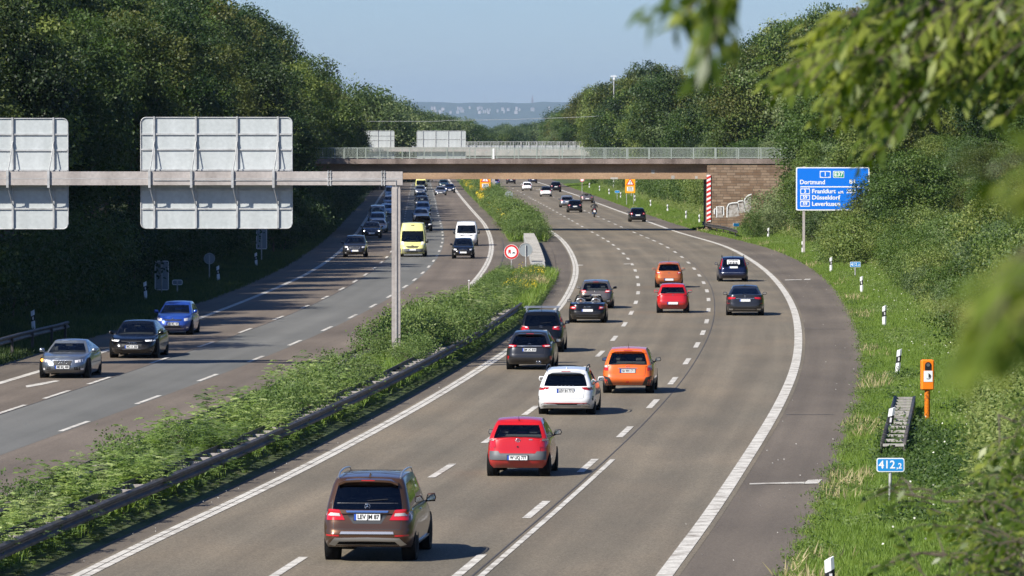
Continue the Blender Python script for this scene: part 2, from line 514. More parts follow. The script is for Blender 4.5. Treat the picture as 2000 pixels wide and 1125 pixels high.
T_LA = [(22, 801), (110.7, 772), (196, 744.5), (312, 705), (403, 674), (481, 646.7), (546, 622), (597, 600.5), (637, 582), (669, 565),
        (694.6, 550), (715.6, 537), (732.4, 524.4), (745.5, 513.4), (757, 503), (765, 492), (771, 482), (776, 473), (780, 464), (783, 456), (786, 448), (788, 440),
        (789.6, 432), (791, 422), (793, 412), (796, 398), (798.4, 385), (801.5, 371), (804, 356.6)]
T_LB = [(144, 834), (292, 782), (407, 738.7), (502, 702.5), (577, 670.7), (641, 643), (690, 619), (731, 598), (761, 579.5), (794, 560.5),
        (811, 547), (827, 533.6), (838.7, 521.5), (847.5, 510), (854, 500), (858.7, 491), (862, 482), (864.5, 474.5), (865.2, 467),
        (865, 460), (864, 454), (863, 448), (862, 442), (860.7, 437), (859, 432), (858, 427), (856.7, 422), (854.6, 416), (853, 410), (851.5, 402), (850, 393),
        (848, 384), (845.5, 375), (843, 367), (841, 360.7)]
T_L_right = [(868, 600), (905, 573), (927, 552), (946.6, 526), (956, 508), (961, 487), (958, 463), (946.6, 438), (930, 420), (912, 399.5), (893.5, 377), (881, 357)]

x_el = curve(T_edge_l); x_d1 = curve(T_dash1); x_d2 = curve(T_dash2); x_er = curve(T_edge_r); x_pr = curve(T_pave_r, 14)
x_ll = curve(T_L_left); x_lp = curve(T_L_pave, 14); x_la = curve(T_LA); x_lb = curve(T_LB)
_xlr = curve(T_L_right)
def x_lr(y):
    y = np.asarray(y, float)
    t = np.clip((y - 265.0) / 50.0, 0, 1); t = t * t * (3 - 2 * t)
    return (x_lb(y) + 3.8) * (1 - t) + _xlr(y) * t
def x_ml(y): return x_lr(y) + 1.0 + 0.5 * np.clip((np.asarray(y, float) - 260) / 80, 0, 1)
def x_mr(y): return x_el(y) - 0.85 - 0.5 * np.clip((np.asarray(y, float) - 260) / 80, 0, 1)


def hd(fn, y):                       # heading angle (rotation about z) of a line at y
    dx = float(fn(y + 6) - fn(y - 6)) / 12.0
    return -math.atan(dx)


def ystations(y0, y1):
    ys = [y0]
    while ys[-1] < y1:
        ys.append(ys[-1] + max(3.0, ys[-1] * 0.012))
    ys[-1] = y1
    return ys


def strip(name, fa, fb, y0, y1, z, mat, parent=None, n=1):
    ys = ystations(y0, y1)
    mb = MB(); vs = []; fs = []
    for y in ys:
        a, b = float(fa(y)), float(fb(y))
        for k in range(n + 1):
            vs.append((a + (b - a) * k / n, y, z))
    for i in range(len(ys) - 1):
        for k in range(n):
            q = i * (n + 1) + k
            fs.append((q, q + 1, q + n + 2, q + n + 1))
    mb.add(vs, fs)
    o = mb.build(name, mat, parent)
    uvl = o.data.uv_layers.new(name='UVMap')
    lat = [float(fb(ys[i // (n + 1)]) - fa(ys[i // (n + 1)])) * (i % (n + 1)) / n for i in range(len(vs))]
    for lp in o.data.loops:
        i = lp.vertex_index
        uvl.data[lp.index].uv = (lat[i], vs[i][1])
    return o


def off(fn, d): return lambda y: fn(y) + d

# carriageways
def struct(o): o['kind'] = 'structure'; return o
struct(strip('carriageway_right', off(x_el, -.3), off(x_er, .3), 40, 1500, 0.020, M['asphalt_lane']))
struct(strip('shoulder_inner_right', lambda y: x_mr(y) - .05, off(x_el, -.3), 40, 1500, 0.016, M['asphalt_shoulder']))
struct(strip('hard_shoulder_right', off(x_er, .3), x_pr, 40, 1500, 0.016, M['asphalt_shoulder']))
struct(strip('carriageway_left_outer', off(x_ll, -.2), off(x_la, .15), 40, 1500, 0.020, M['asphalt_brown']))
struct(strip('carriageway_left_middle', off(x_la, .15), off(x_lb, .15), 40, 1500, 0.022, M['asphalt_grey']))
struct(strip('carriageway_left_inner', off(x_lb, .15), off(x_lr, .3), 40, 1500, 0.020, M['asphalt_brown']))
struct(strip('hard_shoulder_left', x_lp, off(x_ll, -.2), 40, 1500, 0.016, M['asphalt_shoulder']))
struct(strip('shoulder_inner_left', off(x_lr, .3), lambda y: x_ml(y) + .05, 40, 1500, 0.016, M['asphalt_shoulder']))
struct(strip('median_crossing_pavement', off(x_ml, .0), off(x_mr, .0), 338, 448, 0.05, M['asphalt_shoulder']))

# solid lines
struct(strip('edge_line_right', off(x_er, -.17), off(x_er, .17), 40, 1500, 0.030, M['paint_line']))
def worn_double(name, fn, y0, y1):
    struct(strip(name, off(fn, -.19), off(fn, -.02), y0, y1, 0.030, M['paint_line']))
    struct(strip(name, off(fn, .01), off(fn, .19), y0, y1, 0.030, M['paint_line']))
worn_double('edge_line_median_right', x_el, 40, 1500)
worn_double('edge_line_median_left', x_lr, 40, 1500)
struct(strip('edge_line_left', off(x_ll, -.15), off(x_ll, .15), 40, 1500, 0.030, M['paint_line']))
y_end = G(1190, 899).y
struct(strip('lane_solid_line', lambda y: x_d2(y) + .42, lambda y: x_d2(y) + .56, 40, y_end, 0.030, M['paint_line']))
struct(strip('road_joint', lambda y: x_d2(y) + .29, lambda y: x_d2(y) + .325, 40, 620, 0.028, M['tar']))
struct(strip('road_joint_left', lambda y: x_la(y) + .13, lambda y: x_la(y) + .16, 40, 700, 0.028, M['tar']))

# dashed lines: one object per line, each dash on its traced place
def dashes(name, fn, pts, w, L=5.8, extra=()):
    mb = MB()
    ys = [G(u, v).y for u, v in pts] + list(extra)
    for y in ys:
        Ld = L
        n = 3
        vs = []
        for k in range(n + 1):
            yy = y - Ld / 2 + Ld * k / n
            x = float(fn(yy))
            vs += [(x - w / 2, yy, 0.030), (x + w / 2, yy, 0.030)]
        mb.add(vs, [(2 * k, 2 * k + 1, 2 * k + 3, 2 * k + 2) for k in range(n)])
    return struct(mb.build(name, M['paint_line']))
dashes('lane_dashes_right_inner', x_d1, T_dash1, .20)
dashes('lane_dashes_right_outer', x_d2, T_dash2, .20)
far = [560 + 19 * k for k in range(24)]
dashes('lane_dashes_left_outer', x_la, T_LA[:22], .17, extra=[f for f in far])
dashes('lane_dashes_left_inner', x_lb, T_LB[:25], .17, extra=[600 + 19 * k for k in range(22)])
# sealed transverse joints and cracks
def crack(y, fa, fb, w=.035, wob=.25, seed=0):
    rs = random.Random(seed); mb = MB(); n = 10; vs = []
    for k in range(n + 1):
        x = float(fa(y)) + (float(fb(y)) - float(fa(y))) * k / n; yy = y + rs.uniform(-wob, wob)
        vs += [(x, yy - w * 3, .027), (x, yy + w * 3, .027)]
    mb.add(vs, [(2 * k, 2 * k + 2, 2 * k + 3, 2 * k + 1) for k in range(n)])
    struct(mb.build('road_crack', M['tar']))
for i, (y, fa, fb) in enumerate([(352, x_mr, off(x_el, -.2)), (371, x_mr, off(x_el, -.2)), (398, x_mr, off(x_el, -.2)), (318, x_mr, off(x_el, -.2)), (296, x_mr, off(x_el, -.2)), (268, x_mr, off(x_el, -.2)),
                                 (246, off(x_er, .3), off(x_er, 2.2)), (590, off(x_el, .2), off(x_d1, -.3)), (372, off(x_lr, .2), off(x_ml, 0)), (341, off(x_lr, -.3), off(x_ml, 0)), (300, off(x_lb, .3), off(x_lb, 2.9)), (170, off(x_er, .4), off(x_er, 1.9))]):
    crack(y, fa, fb, .018 * (1 + y / 500), .12, i)
struct(strip('road_joint_shoulder', lambda y: x_ml(y) - .55, lambda y: x_ml(y) - .49, 338, 470, 0.026, M['tar']))
# small arrow ticks and cross marks on the shoulder
def quad(name, pts, z=0.031, mat='paint_line'):
    mb = MB(); mb.add([G(u, v, z) for u, v in pts], [(0, 1, 2, 3)]); return struct(mb.build(name, M[mat]))
quad('shoulder_mark', [(1464, 946), (1572, 944), (1572, 941), (1464, 943.5)])
quad('shoulder_mark', [(1568, 945), (1598, 944), (1606, 936), (1578, 937.5)])
quad('shoulder_mark', [(1533, 547.4), (1566, 546.6), (1566, 545.6), (1533, 546.2)])
quad('shoulder_mark', [(1569, 546.8), (1582, 546.4), (1584, 544.4), (1573, 544.8)])
quad('lane_mark', [(1126, 518.5), (1139, 518.2), (1139, 517), (1126, 517.2)])
quad('lane_mark', [(1218, 516.2), (1230, 515.6), (1230, 514.6), (1218, 515)])
quad('road_arrow', [(50, 753), (75, 748.5), (82, 751.5), (52, 757)])
quad('road_arrow', [(75, 748.5), (108, 743), (118, 743.6), (82, 751.5)])

# ------------------------------------------------------------------ terrain
random.seed(5); np.random.seed(5)
_ph = np.random.rand(12) * 6.28
def bumps(x, y, a=1.0):
    return a * (np.sin(x * .31 + y * .043 + _ph[0]) * .3 + np.sin(x * .13 - y * .071 + _ph[1]) * .4 + np.sin(y * .17 + x * .5 + _ph[2]) * .12)
def terrain(x, y):
    x = np.asarray(x, float); y = np.asarray(y, float)
    yy = np.clip(y, 40, 1500)
    dl = x_lp(yy) - x; dr = x - x_pr(yy)
    ml, mr = x_ml(yy), x_mr(yy)
    h = np.full(np.broadcast(x, y).shape, -0.03)
    fade = 1 - np.clip((y - 1400) / 800, 0, 1)
    L = np.where(dl > 0, np.clip(dl / 1.0, 0, 1) * .06 + np.clip(dl - 3.0, 0, None) * .28, 0)
    L = 7.0 * (1 - np.exp(-L / 7.0))
    Rr = np.where(dr > 0, np.clip(dr / 1.0, 0, 1) * .06 + np.clip(dr - 2.5, 0, 3) * .16 + np.clip(dr - 5.5, 0, None) * .42, 0)
    Rr = 8.0 * (1 - np.exp(-Rr / 8.0))
    far_ = np.clip((np.maximum(dl, dr) - 4) / 20, 0, 1)
    h = h + (L + Rr + bumps(x, y) * far_) * fade
    inm = (x > ml) & (x < mr)
    h = np.where(inm, 0.02 + 0.10 * np.clip(np.minimum(x - ml, mr - x) / .6, 0, 1), h)
    h = np.where((y > 336) & (y < 450) & inm, 0.0, h)
    return h
def TZ(x, y): return float(terrain(x, y))
def GT(u, v):                             # pixel onto the terrain
    d = ray(u, v); o = Vector((0, 0, CAMH))
    t = 60.0
    while t < 3000:
        p = o + d * t
        if p.z < TZ(p.x, p.y): break
        t += 0.5
    a, b = t - .5, t
    for _ in range(12):
        m = (a + b) / 2; p = o + d * m
        if p.z < TZ(p.x, p.y): b = m
        else: a = m
    p = o + d * b
    return Vector((p.x, p.y, TZ(p.x, p.y)))

M['ground'] = ramp_mat('verge_soil_grass', [(.035, .05, .016), (.06, .085, .026), (.10, .11, .045)], (.5, 7), .95, .6, speck=.4)
def build_terrain():
    ys = [-200.0, -100.0, -30.0, 10.0, 30.0]
    while ys[-1] < 1500: ys.append(ys[-1] + max(2.0, ys[-1] * .012))
    while ys[-1] < 36000: ys.append(ys[-1] * 1.08)
    rows = []
    for y in ys:
        yy = min(max(y, 40), 1500)
        lp, ml, mr, pr = float(x_lp(yy)), float(x_ml(yy)), float(x_mr(yy)), float(x_pr(yy))
        r = [lp - 9000, lp - 800, lp - 200, lp - 80] + [lp - d for d in (60, 45, 35, 28, 22, 17, 13, 10, 8, 6, 4.5, 3, 2, 1, .5, .01)]
        r += [lp + .05, (lp + ml) / 2, ml - .05, ml + .02, ml + .35, ml + .7, (ml + mr) / 2, mr - .7, mr - .35, mr - .02, mr + .05, (mr + pr) / 2, pr - .05]
        r += [pr + d for d in (.01, .5, 1, 2, 2.7, 3.5, 4.5, 5.5, 6.5, 8, 10, 12.5, 15, 18, 22, 28, 35, 45, 60, 80, 200, 800, 9000)]
        rows.append(r)
    n = len(rows[0])
    X = np.array(rows); Y = np.repeat(np.array(ys)[:, None], n, 1)
    Z = terrain(X, Y)
    mb = MB()
    mb.v = list(zip(X.ravel().tolist(), Y.ravel().tolist(), Z.ravel().tolist()))
    for i in range(len(ys) - 1):
        for k in range(n - 1):
            q = i * n + k
            mb.f.append((q, q + 1, q + n + 1, q + n))
    mb.m = [0] * len(mb.f); mb.sm = [True] * len(mb.f)
    struct(mb.build('ground', M['ground']))
build_terrain()
# ------------------------------------------------------------------ foliage meshes
def leaf_mesh(name, pos, axis, nrm, length, width, mat, lv=None, kink=0.25):
    """pos (n,3) leaf bases, axis (n,3) along the leaf, nrm (n,3) leaf normal"""
    n = len(pos)
    axis = axis / (np.linalg.norm(axis, axis=1, keepdims=True) + 1e-9)
    side = np.cross(axis, nrm); side /= (np.linalg.norm(side, axis=1, keepdims=True) + 1e-9)
    up = np.cross(side, axis)
    length = np.broadcast_to(np.asarray(length, float), (n,))[:, None]
    width = np.broadcast_to(np.asarray(width, float), (n,))[:, None]
    v = np.empty((n, 4, 3))
    v[:, 0] = pos
    mid = pos + axis * length * .45 - up * length * kink * .2
    v[:, 1] = mid + side * width * .5
    v[:, 2] = pos + axis * length - up * length * kink
    v[:, 3] = mid - side * width * .5
    me = bpy.data.meshes.new(name)
    me.vertices.add(n * 4); me.vertices.foreach_set('co', v.reshape(-1).astype(np.float32))
    me.loops.add(n * 4); me.loops.foreach_set('vertex_index', np.arange(n * 4, dtype=np.int32))
    me.polygons.add(n)
    me.polygons.foreach_set('loop_start', np.arange(0, n * 4, 4, dtype=np.int32))
    me.update(calc_edges=True)
    at = me.attributes.new('lv', 'FLOAT', 'FACE')
    if lv is None: lv = np.random.rand(n)
    at.data.foreach_set('value', np.asarray(lv, np.float32))
    me.materials.append(mat)
    return me


def rnd_dir(n):
    v = np.random.normal(size=(n, 3)); return v / np.linalg.norm(v, axis=1, keepdims=True)


def crown_leaves(rx, rz, zc, nblob, nspray, per, size, seed, blob=(.28, .46), low=-.75, droop=.25, up=0.5):
    """a crown: blobs within an ellipsoid, sprays over the blobs, leaves in each spray. returns leaf arrays"""
    rs = np.random.RandomState(seed)
    cen = []
    while len(cen) < nblob:
        p = rs.uniform(-1, 1, 3)
        r = np.linalg.norm(p)
        if r > 1 or r < .25 or p[2] < low: continue
        w = 1 - .35 * max(0, -p[2])
        cen.append([p[0] * rx * .72 * w, p[1] * rx * .72 * w, zc + p[2] * rz * .74])
    cen = np.array(cen)
    br = rs.uniform(blob[0], blob[1], nblob) * rx
    P0, A0, N0, V0 = [], [], [], []
    bi = rs.choice(nblob, nspray, p=br ** 2 / (br ** 2).sum())
    d = rs.normal(size=(nspray, 3)); d[:, 2] = d[:, 2] * .9 + .25
    d /= np.linalg.norm(d, axis=1, keepdims=True)
    rad = br[bi] * rs.uniform(.68, 1.18, nspray)
    sp = cen[bi] + d * rad[:, None] * np.array([1, 1, .85])
    # drop sprays buried in other blobs
    keep = np.ones(nspray, bool)
    for k in range(nblob):
        dd = np.linalg.norm(sp - cen[k], axis=1)
        keep &= ~((dd < br[k] * .75) & (bi != k))
    sp, d, bi = sp[keep], d[keep], bi[keep]
    m = len(sp)
    sv = rs.rand(m) * .6 + rs.rand(nblob)[bi] * .4
    sr = size * 1.75
    pos = np.repeat(sp, per, 0) + rs.normal(size=(m * per, 3)) * sr * np.array([1, 1, .6])
    sn = d * .8 + rs.normal(size=(m, 3)) * .55                 # each spray faces its own way
    dirs = np.repeat(sn, per, 0)
    ax = np.repeat(d, per, 0) * .6 + rs.normal(size=(m * per, 3)) * .75; ax[:, 2] -= droop
    nr = dirs + rs.normal(size=(m * per, 3)) * .30; nr[:, 2] += up * .6
    lv = np.clip(np.repeat(sv, per) * .7 + rs.rand(m * per) * .3, 0, 1)
    ln = size * rs.uniform(.7, 1.3, m * per)
    return pos, ax, nr, ln, lv


def trunk_mesh(name, h, r, rx, seed, limbs=7, base=.35):
    rs = random.Random(seed)
    mb = MB()
    pts = [Vector((rs.uniform(-.15, .15) * i, rs.uniform(-.15, .15) * i, h * i / 6)) for i in range(7)]
    pts[0].z = -.6
    mb.tube(pts, [r * (1.25 - .95 * i / 6) for i in range(7)], 8)
    for k in range(limbs):
        t = base + (1 - base) * (k + .3) / limbs
        b = pts[0].lerp(pts[-1], t)
        i = min(5, int(t * 6)); b = pts[i].lerp(pts[i + 1], t * 6 - i)
        a = k * 2.4 + rs.random()
        L = rx * (1.05 - .5 * t) * rs.uniform(.7, 1)
        q = [b, b + Vector((math.cos(a) * L * .45, math.sin(a) * L * .45, L * .22)), b + Vector((math.cos(a) * L * .9, math.sin(a) * L * .9, L * .55))]
        mb.tube(q, [r * .42 * (1.1 - t * .6), r * .26 * (1.1 - t * .6), r * .08], 6)
    me_o = mb.build(name, M['bark'])
    me = me_o.data
    bpy.data.objects.remove(me_o)
    return me


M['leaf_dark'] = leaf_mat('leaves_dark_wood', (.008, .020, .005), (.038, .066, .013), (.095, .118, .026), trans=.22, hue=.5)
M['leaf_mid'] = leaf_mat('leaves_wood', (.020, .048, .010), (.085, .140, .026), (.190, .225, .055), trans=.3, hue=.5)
M['leaf_far'] = leaf_mat('leaves_far_wood', (.022, .052, .014), (.076, .120, .030), (.150, .175, .050), trans=.3, hue=.5)
M['leaf_shrub'] = leaf_mat('leaves_shrub', (.065, .115, .028), (.135, .200, .052), (.240, .290, .090), trans=.35)
M['leaf_bright'] = leaf_mat('leaves_bright_pinnate', (.085, .150, .034), (.230, .315, .090), (.440, .500, .200), trans=.4, zone=.6)
M['leaf_bank'] = leaf_mat('leaves_bank_shrub', (.028, .064, .012), (.110, .172, .034), (.235, .275, .080), trans=.35, zone=.25, hue=.45)
M['grass'] = leaf_mat('grass_blades', (.090, .160, .020), (.185, .270, .040), (.340, .340, .100), trans=.35, zone=.35, hue=.1)
M['grass_dry'] = leaf_mat('grass_dry', (.28, .24, .11), (.42, .36, .18), (.55, .46, .25), trans=.3, zone=.5)
M['flower_yellow'] = simple('flower_yellow', (.62, .48, .02), .6)
M['flower_ochre'] = simple('flower_ochre', (.50, .30, .05), .7)
M['flower_white'] = simple('flower_white', (.62, .62, .50), .7)
M['near_leaf'] = leaf_mat('leaves_near', (.008, .024, .002), (.072, .115, .012), (.290, .320, .060), trans=.4, zone=3.0, rough=.4)  # shaded and highlit leaves are put into this colour ramp
M['near_leaf_pale'] = leaf_mat('leaves_near_pale', (.04, .08, .01), (.15, .20, .03), (.32, .34, .08), trans=.45, zone=3.0, rough=.4)
M['needle'] = M['leaf_dark']

# tree prototypes: (crown mesh, trunk mesh)
TREES = {}
M['leaf_pale'] = leaf_mat('leaves_pale_green', (.055, .095, .032), (.135, .185, .070), (.250, .290, .130), trans=.35, hue=.5)
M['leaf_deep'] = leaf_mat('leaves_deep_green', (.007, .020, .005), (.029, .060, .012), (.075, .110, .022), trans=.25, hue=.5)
M['leaf_olive'] = leaf_mat('leaves_olive', (.028, .042, .010), (.085, .105, .022), (.170, .165, .045), trans=.3, hue=.5)
def tree_proto(key, rx, rz, h, zc, nblob, nspray, per, size, mat, seeds, tr=.22, blob=(.28, .46), low=-.75):
    TREES[key] = []
    for si, s in enumerate(seeds):
        np.random.seed(s)
        mt = mat if isinstance(mat, str) else mat[si % len(mat)]
        pos, ax, nr, ln, lv = crown_leaves(rx, rz, zc, nblob, nspray, per, size, s, blob=blob, low=low)
        me = leaf_mesh('crown', pos, ax, nr, ln, ln * .62, M[mt], lv)
        TREES[key].append((me, trunk_mesh('trunk', zc + rz * .4, tr, rx, s)))

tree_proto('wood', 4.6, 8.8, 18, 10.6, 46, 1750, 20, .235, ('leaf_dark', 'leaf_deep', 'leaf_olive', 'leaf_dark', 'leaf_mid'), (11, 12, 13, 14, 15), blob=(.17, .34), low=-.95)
tree_proto('bank', 4.2, 6.4, 13, 6.9, 42, 1450, 19, .22, ('leaf_mid', 'leaf_deep', 'leaf_pale', 'leaf_mid', 'leaf_olive'), (21, 22, 23, 24, 25), blob=(.18, .36), low=-.95)
tree_proto('far', 5.4, 7.3, 14, 7.0, 36, 850, 15, .36, ('leaf_far', 'leaf_mid', 'leaf_deep', 'leaf_pale'), (31, 32, 33, 34), blob=(.26, .44), low=-.95)
tree_proto('shrub', 1.9, 1.9, 3.4, 1.75, 34, 760, 13, .125, ('leaf_bank', 'leaf_pale', 'leaf_bank', 'leaf_mid', 'leaf_shrub'), (41, 42, 43, 44, 45), tr=.05, blob=(.20, .42), low=-.95)
tree_proto('under', 2.0, 1.9, 3.4, 1.75, 34, 700, 12, .14, 'leaf_deep', (46, 47, 48), tr=.05, blob=(.20, .42), low=-.95)  # shrub copy in one dark leaf colour that stands in for shade
tree_proto('bush', 1.0, .85, 1.5, .75, 18, 330, 11, .085, 'leaf_shrub', (51, 52, 53, 54), tr=.025, blob=(.3, .5), low=-.9)

def stems_mesh(name, seed, nst, H, spread, leafL, leafW, pairs, mat, up=.85):
    """upright arching stems with pinnate leaves (each leaf a stalk with leaflet pairs)"""
    rs = np.random.RandomState(seed)
    P_, A_, N_, L_, V_ = [], [], [], [], []
    for s in range(nst):
        a = rs.rand() * 2 * PI; rr = spread * math.sqrt(rs.rand())
        base = np.array([math.cos(a) * rr * .6, math.sin(a) * rr * .6, 0])
        lean = np.array([math.cos(a), math.sin(a), 0]) * rs.uniform(.05, .45)
        h = H * rs.uniform(.55, 1.05)
        nl = int(h / .07)
        for k in range(nl):
            t = (k + 1) / nl
            if t < .12: continue
            p = base + np.array([0, 0, h * t]) + lean * h * t * t
            az = k * 2.4 + rs.rand()
            out = np.array([math.cos(az), math.sin(az), rs.uniform(.1, .7)]); out /= np.linalg.norm(out)
            Lf = leafL * rs.uniform(2.2, 3.4) * (1.15 - .55 * t)
            side = np.cross(out, [0, 0, 1.]); side /= np.linalg.norm(side)
            v = rs.rand()
            for j in range(pairs):
                f = (j + .5) / pairs
                q = p + out * Lf * f + np.array([0, 0, -.35 * Lf * f * f])
                for sg in (-1, 1):
                    P_.append(q); A_.append(side * sg * .9 + out * .5 + np.array([0, 0, -.15])); N_.append(np.array([0, 0, 1.]) + out * -.3 + rs.normal(size=3) * .18)
                    L_.append(leafL * (1 - .35 * abs(f - .45))); V_.append(min(1, max(0, .65 * v + .2 * rs.rand() + .15 * t)))
    L_ = np.array(L_)
    return leaf_mesh(name, np.array(P_), np.array(A_), np.array(N_), L_, L_ * leafW, M[mat], np.array(V_))

PLANT = {}
PLANT['pinnate'] = [stems_mesh('foliage', 60 + i, 15, 1.15, .8, .125, .42, 4, ('leaf_bright', 'leaf_shrub', 'leaf_bright', 'leaf_pale')[i]) for i in range(4)]
PLANT['weed'] = [stems_mesh('foliage', 70 + i, 8, .62, .12, .085, .5, 3, 'leaf_shrub') for i in range(3)]

def add_tree(kind, i, x, y, z, s, sz=None, rz=None, name='broadleaf_tree', label='', cat='tree', group=None, lo=0.0):
    crown, trunk = TREES[kind][i % len(TREES[kind])]
    t = thing(name, label, cat, (x, y, z - lo), random.uniform(0, 6.28) if rz is None else rz, group)
    t.scale = (s, s, sz or s)
    link('crown' if kind not in ('shrub', 'bush', 'under') else 'foliage', crown, t)
    link('trunk' if kind not in ('shrub', 'bush', 'under') else 'stem', trunk, t)
    return t

def add_plant(kind, i, x, y, z, s, label, group, name='roadside_plant'):
    o = link(name, PLANT[kind][i % len(PLANT[kind])])
    o.location = (x, y, z); o.scale = (s, s, s * random.uniform(.85, 1.15)); o.rotation_euler = (0, 0, random.uniform(0, 6.28))
    return tag(o, label, 'plant', group)

random.seed(77)
# ---- wall of trees on the left: a front row along the verge and rows behind it on the bank
def interp(pts, y):
    return float(np.interp(y, [p[0] for p in pts], [p[1] for p in pts]))
# tree-top height needed (z of the skyline) along the left wood
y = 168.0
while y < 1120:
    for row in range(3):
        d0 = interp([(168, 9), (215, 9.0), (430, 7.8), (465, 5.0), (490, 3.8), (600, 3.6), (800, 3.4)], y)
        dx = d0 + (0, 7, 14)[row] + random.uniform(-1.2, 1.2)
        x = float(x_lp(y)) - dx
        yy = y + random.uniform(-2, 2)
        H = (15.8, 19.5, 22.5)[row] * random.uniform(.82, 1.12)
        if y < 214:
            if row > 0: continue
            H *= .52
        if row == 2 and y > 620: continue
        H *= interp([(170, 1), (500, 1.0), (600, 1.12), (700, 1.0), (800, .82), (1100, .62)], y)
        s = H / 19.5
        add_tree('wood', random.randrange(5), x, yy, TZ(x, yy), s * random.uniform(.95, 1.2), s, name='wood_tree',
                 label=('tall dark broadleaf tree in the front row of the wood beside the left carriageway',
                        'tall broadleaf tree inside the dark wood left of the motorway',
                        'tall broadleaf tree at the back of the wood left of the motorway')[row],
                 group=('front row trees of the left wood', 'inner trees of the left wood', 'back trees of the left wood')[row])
    y += 8.0 * (1 + (y - 170) / 2200)
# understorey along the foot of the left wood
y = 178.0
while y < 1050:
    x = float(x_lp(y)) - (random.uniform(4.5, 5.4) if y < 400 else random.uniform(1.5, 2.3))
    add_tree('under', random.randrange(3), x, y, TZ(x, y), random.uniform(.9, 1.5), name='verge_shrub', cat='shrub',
             label='leafy shrub with shade put into its dark leaf colour at the foot of the left wood, behind the grass verge', group='shrubs under the left wood')
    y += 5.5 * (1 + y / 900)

# ---- left far wood beyond the second bridge, closing the view
def far_tree(u, v_top, D, label, group, kind='far', sc=1.0):
    top = P(u, v_top, D)
    H = max(6.0, top.z)
    s = H / 14.3
    add_tree(kind, random.randrange(len(TREES[kind])), top.x, D, 0, max(s, .75) * sc, s, name='distant_tree', label=label, group=group)
sky_l = [(700, 140), (735, 178), (760, 182), (790, 198), (830, 216), (870, 222), (900, 228), (930, 240), (960, 247), (990, 240), (1020, 236), (1045, 237), (1075, 225), (1100, 205)]
for D, dv, n, du in ((900, 4, 9, (700, 765)), (1050, 12, 16, (715, 830)), (1250, 0, 26, (720, 930)), (1500, 14, 30, (730, 1010)), (1900, 6, 40, (760, 1110)), (2300, 0, 44, (830, 1120))):
    for i in range(n):
        u = du[0] + (du[1] - du[0]) * (i + random.uniform(.1, .9)) / n
        v = float(np.interp(u, [a for a, b in sky_l], [b for a, b in sky_l])) + dv + random.uniform(-4, 5)
        far_tree(u, min(v, 258), D, 'rounded tree in the hazy wood far beyond the bridges' if D > 1400 else 'green tree beyond the bridges on the left of the motorway',
                 'trees of the far wood' if D > 1400 else 'trees beyond the bridges on the left')

# ---- right wood beyond the first bridge
sky_r = [(1040, 248), (1060, 236), (1080, 222), (1100, 205), (1118, 200), (1130, 205), (1142, 190), (1152, 158), (1165, 140), (1200, 150), (1230, 128), (1260, 104),
         (1285, 103), (1310, 128), (1340, 132), (1380, 112), (1420, 108), (1440, 100), (1470, 60), (1500, 30), (1540, 0), (1600, -40), (1700, -80)]
for D, n, du, dv in ((1350, 14, (1040, 1150), 2), (1120, 16, (1060, 1210), 6), (950, 20, (1120, 1330), 0), (930, 12, (1160, 1340), 50), (840, 20, (1150, 1470), 26), (760, 18, (1200, 1520), 60), (700, 20, (1290, 1560), 6), (650, 14, (1340, 1600), 60), (600, 14, (1430, 1640), 20)):
    for i in range(n):
        u = du[0] + (du[1] - du[0]) * (i + random.uniform(.15, .85)) / n
        v = float(np.interp(u, [a for a, b in sky_r], [b for a, b in sky_r])) + dv + random.uniform(-6, 10)
        top = P(u, v, D)
        if top.x < x_pr(min(D, 1500)) + 5: continue
        z0 = TZ(top.x, D)
        H = max(5.0, top.z - z0)
        s = H / 13.4
        add_tree('bank', random.randrange(5), top.x, D, z0, min(max(s, .85), 1.35), s, name='bank_tree',
                 label='bushy green tree in the wood beyond the bridge on the right', group='trees of the right wood beyond the bridge')
# lower tree layer beyond the bridge, right, seen under and above it
for i in range(46):
    D = random.uniform(545, 1000)
    x = float(x_pr(D)) + random.uniform(6.5, 13)
    s = random.uniform(.42, .75)
    add_tree('bank', random.randrange(5), x, D, TZ(x, D), s, name='bank_tree', label='small bushy tree low on the right bank beyond the bridge', group='small trees on the right bank beyond the bridge', lo=.5)

for i in range(84):
    D = 516 + i * 6.2
    x = float(x_pr(D)) + random.uniform(5.0, 8.0)
    add_tree('shrub', random.randrange(5), x, D, TZ(x, D), random.uniform(1.0, 1.7), name='bank_shrub', cat='shrub', label='leafy shrub on the right bank seen under the bridge girder', group='shrubs on the right bank beyond the bridge', lo=.2)
# ---- right bank on the near side of the bridge
y = 508.0
while y > 118:
    for row, dx in enumerate((11.5, 16.5, 22, 29, 37)):
        if y > 440 and row == 0: continue
        x = float(x_pr(y)) + dx + random.uniform(-1.5, 1.5)
        if y > 495 and x < 29: continue
        H = (5.2, 8.0, 13.5, 19, 24)[row] * random.uniform(.85, 1.15)
        if 330 < y < 470 and row < 2: H *= .75
        s = H / 13.4
        if x / y * FPX + 1000 > 2350: continue
        add_tree('bank', random.randrange(5), x, y + random.uniform(-2, 2), TZ(x, y), s * (1.5, 1.25, 1.1, 1.0, .95)[row], s, name='bank_tree',
                 label=('low bushy tree in the lowest row of the right bank, behind the roadside shrubs', 'bushy tree half way up the right bank', 'tall leafy tree near the top of the right bank', 'tall leafy tree at the top of the right bank', 'tallest leafy tree behind the others on the right bank')[row],
                 group=('low trees of the right bank', 'middle trees of the right bank', 'upper trees of the right bank', 'top trees of the right bank', 'hindmost trees of the right bank')[row], lo=.4)
    y -= (5.0 if y < 300 else 6.5)
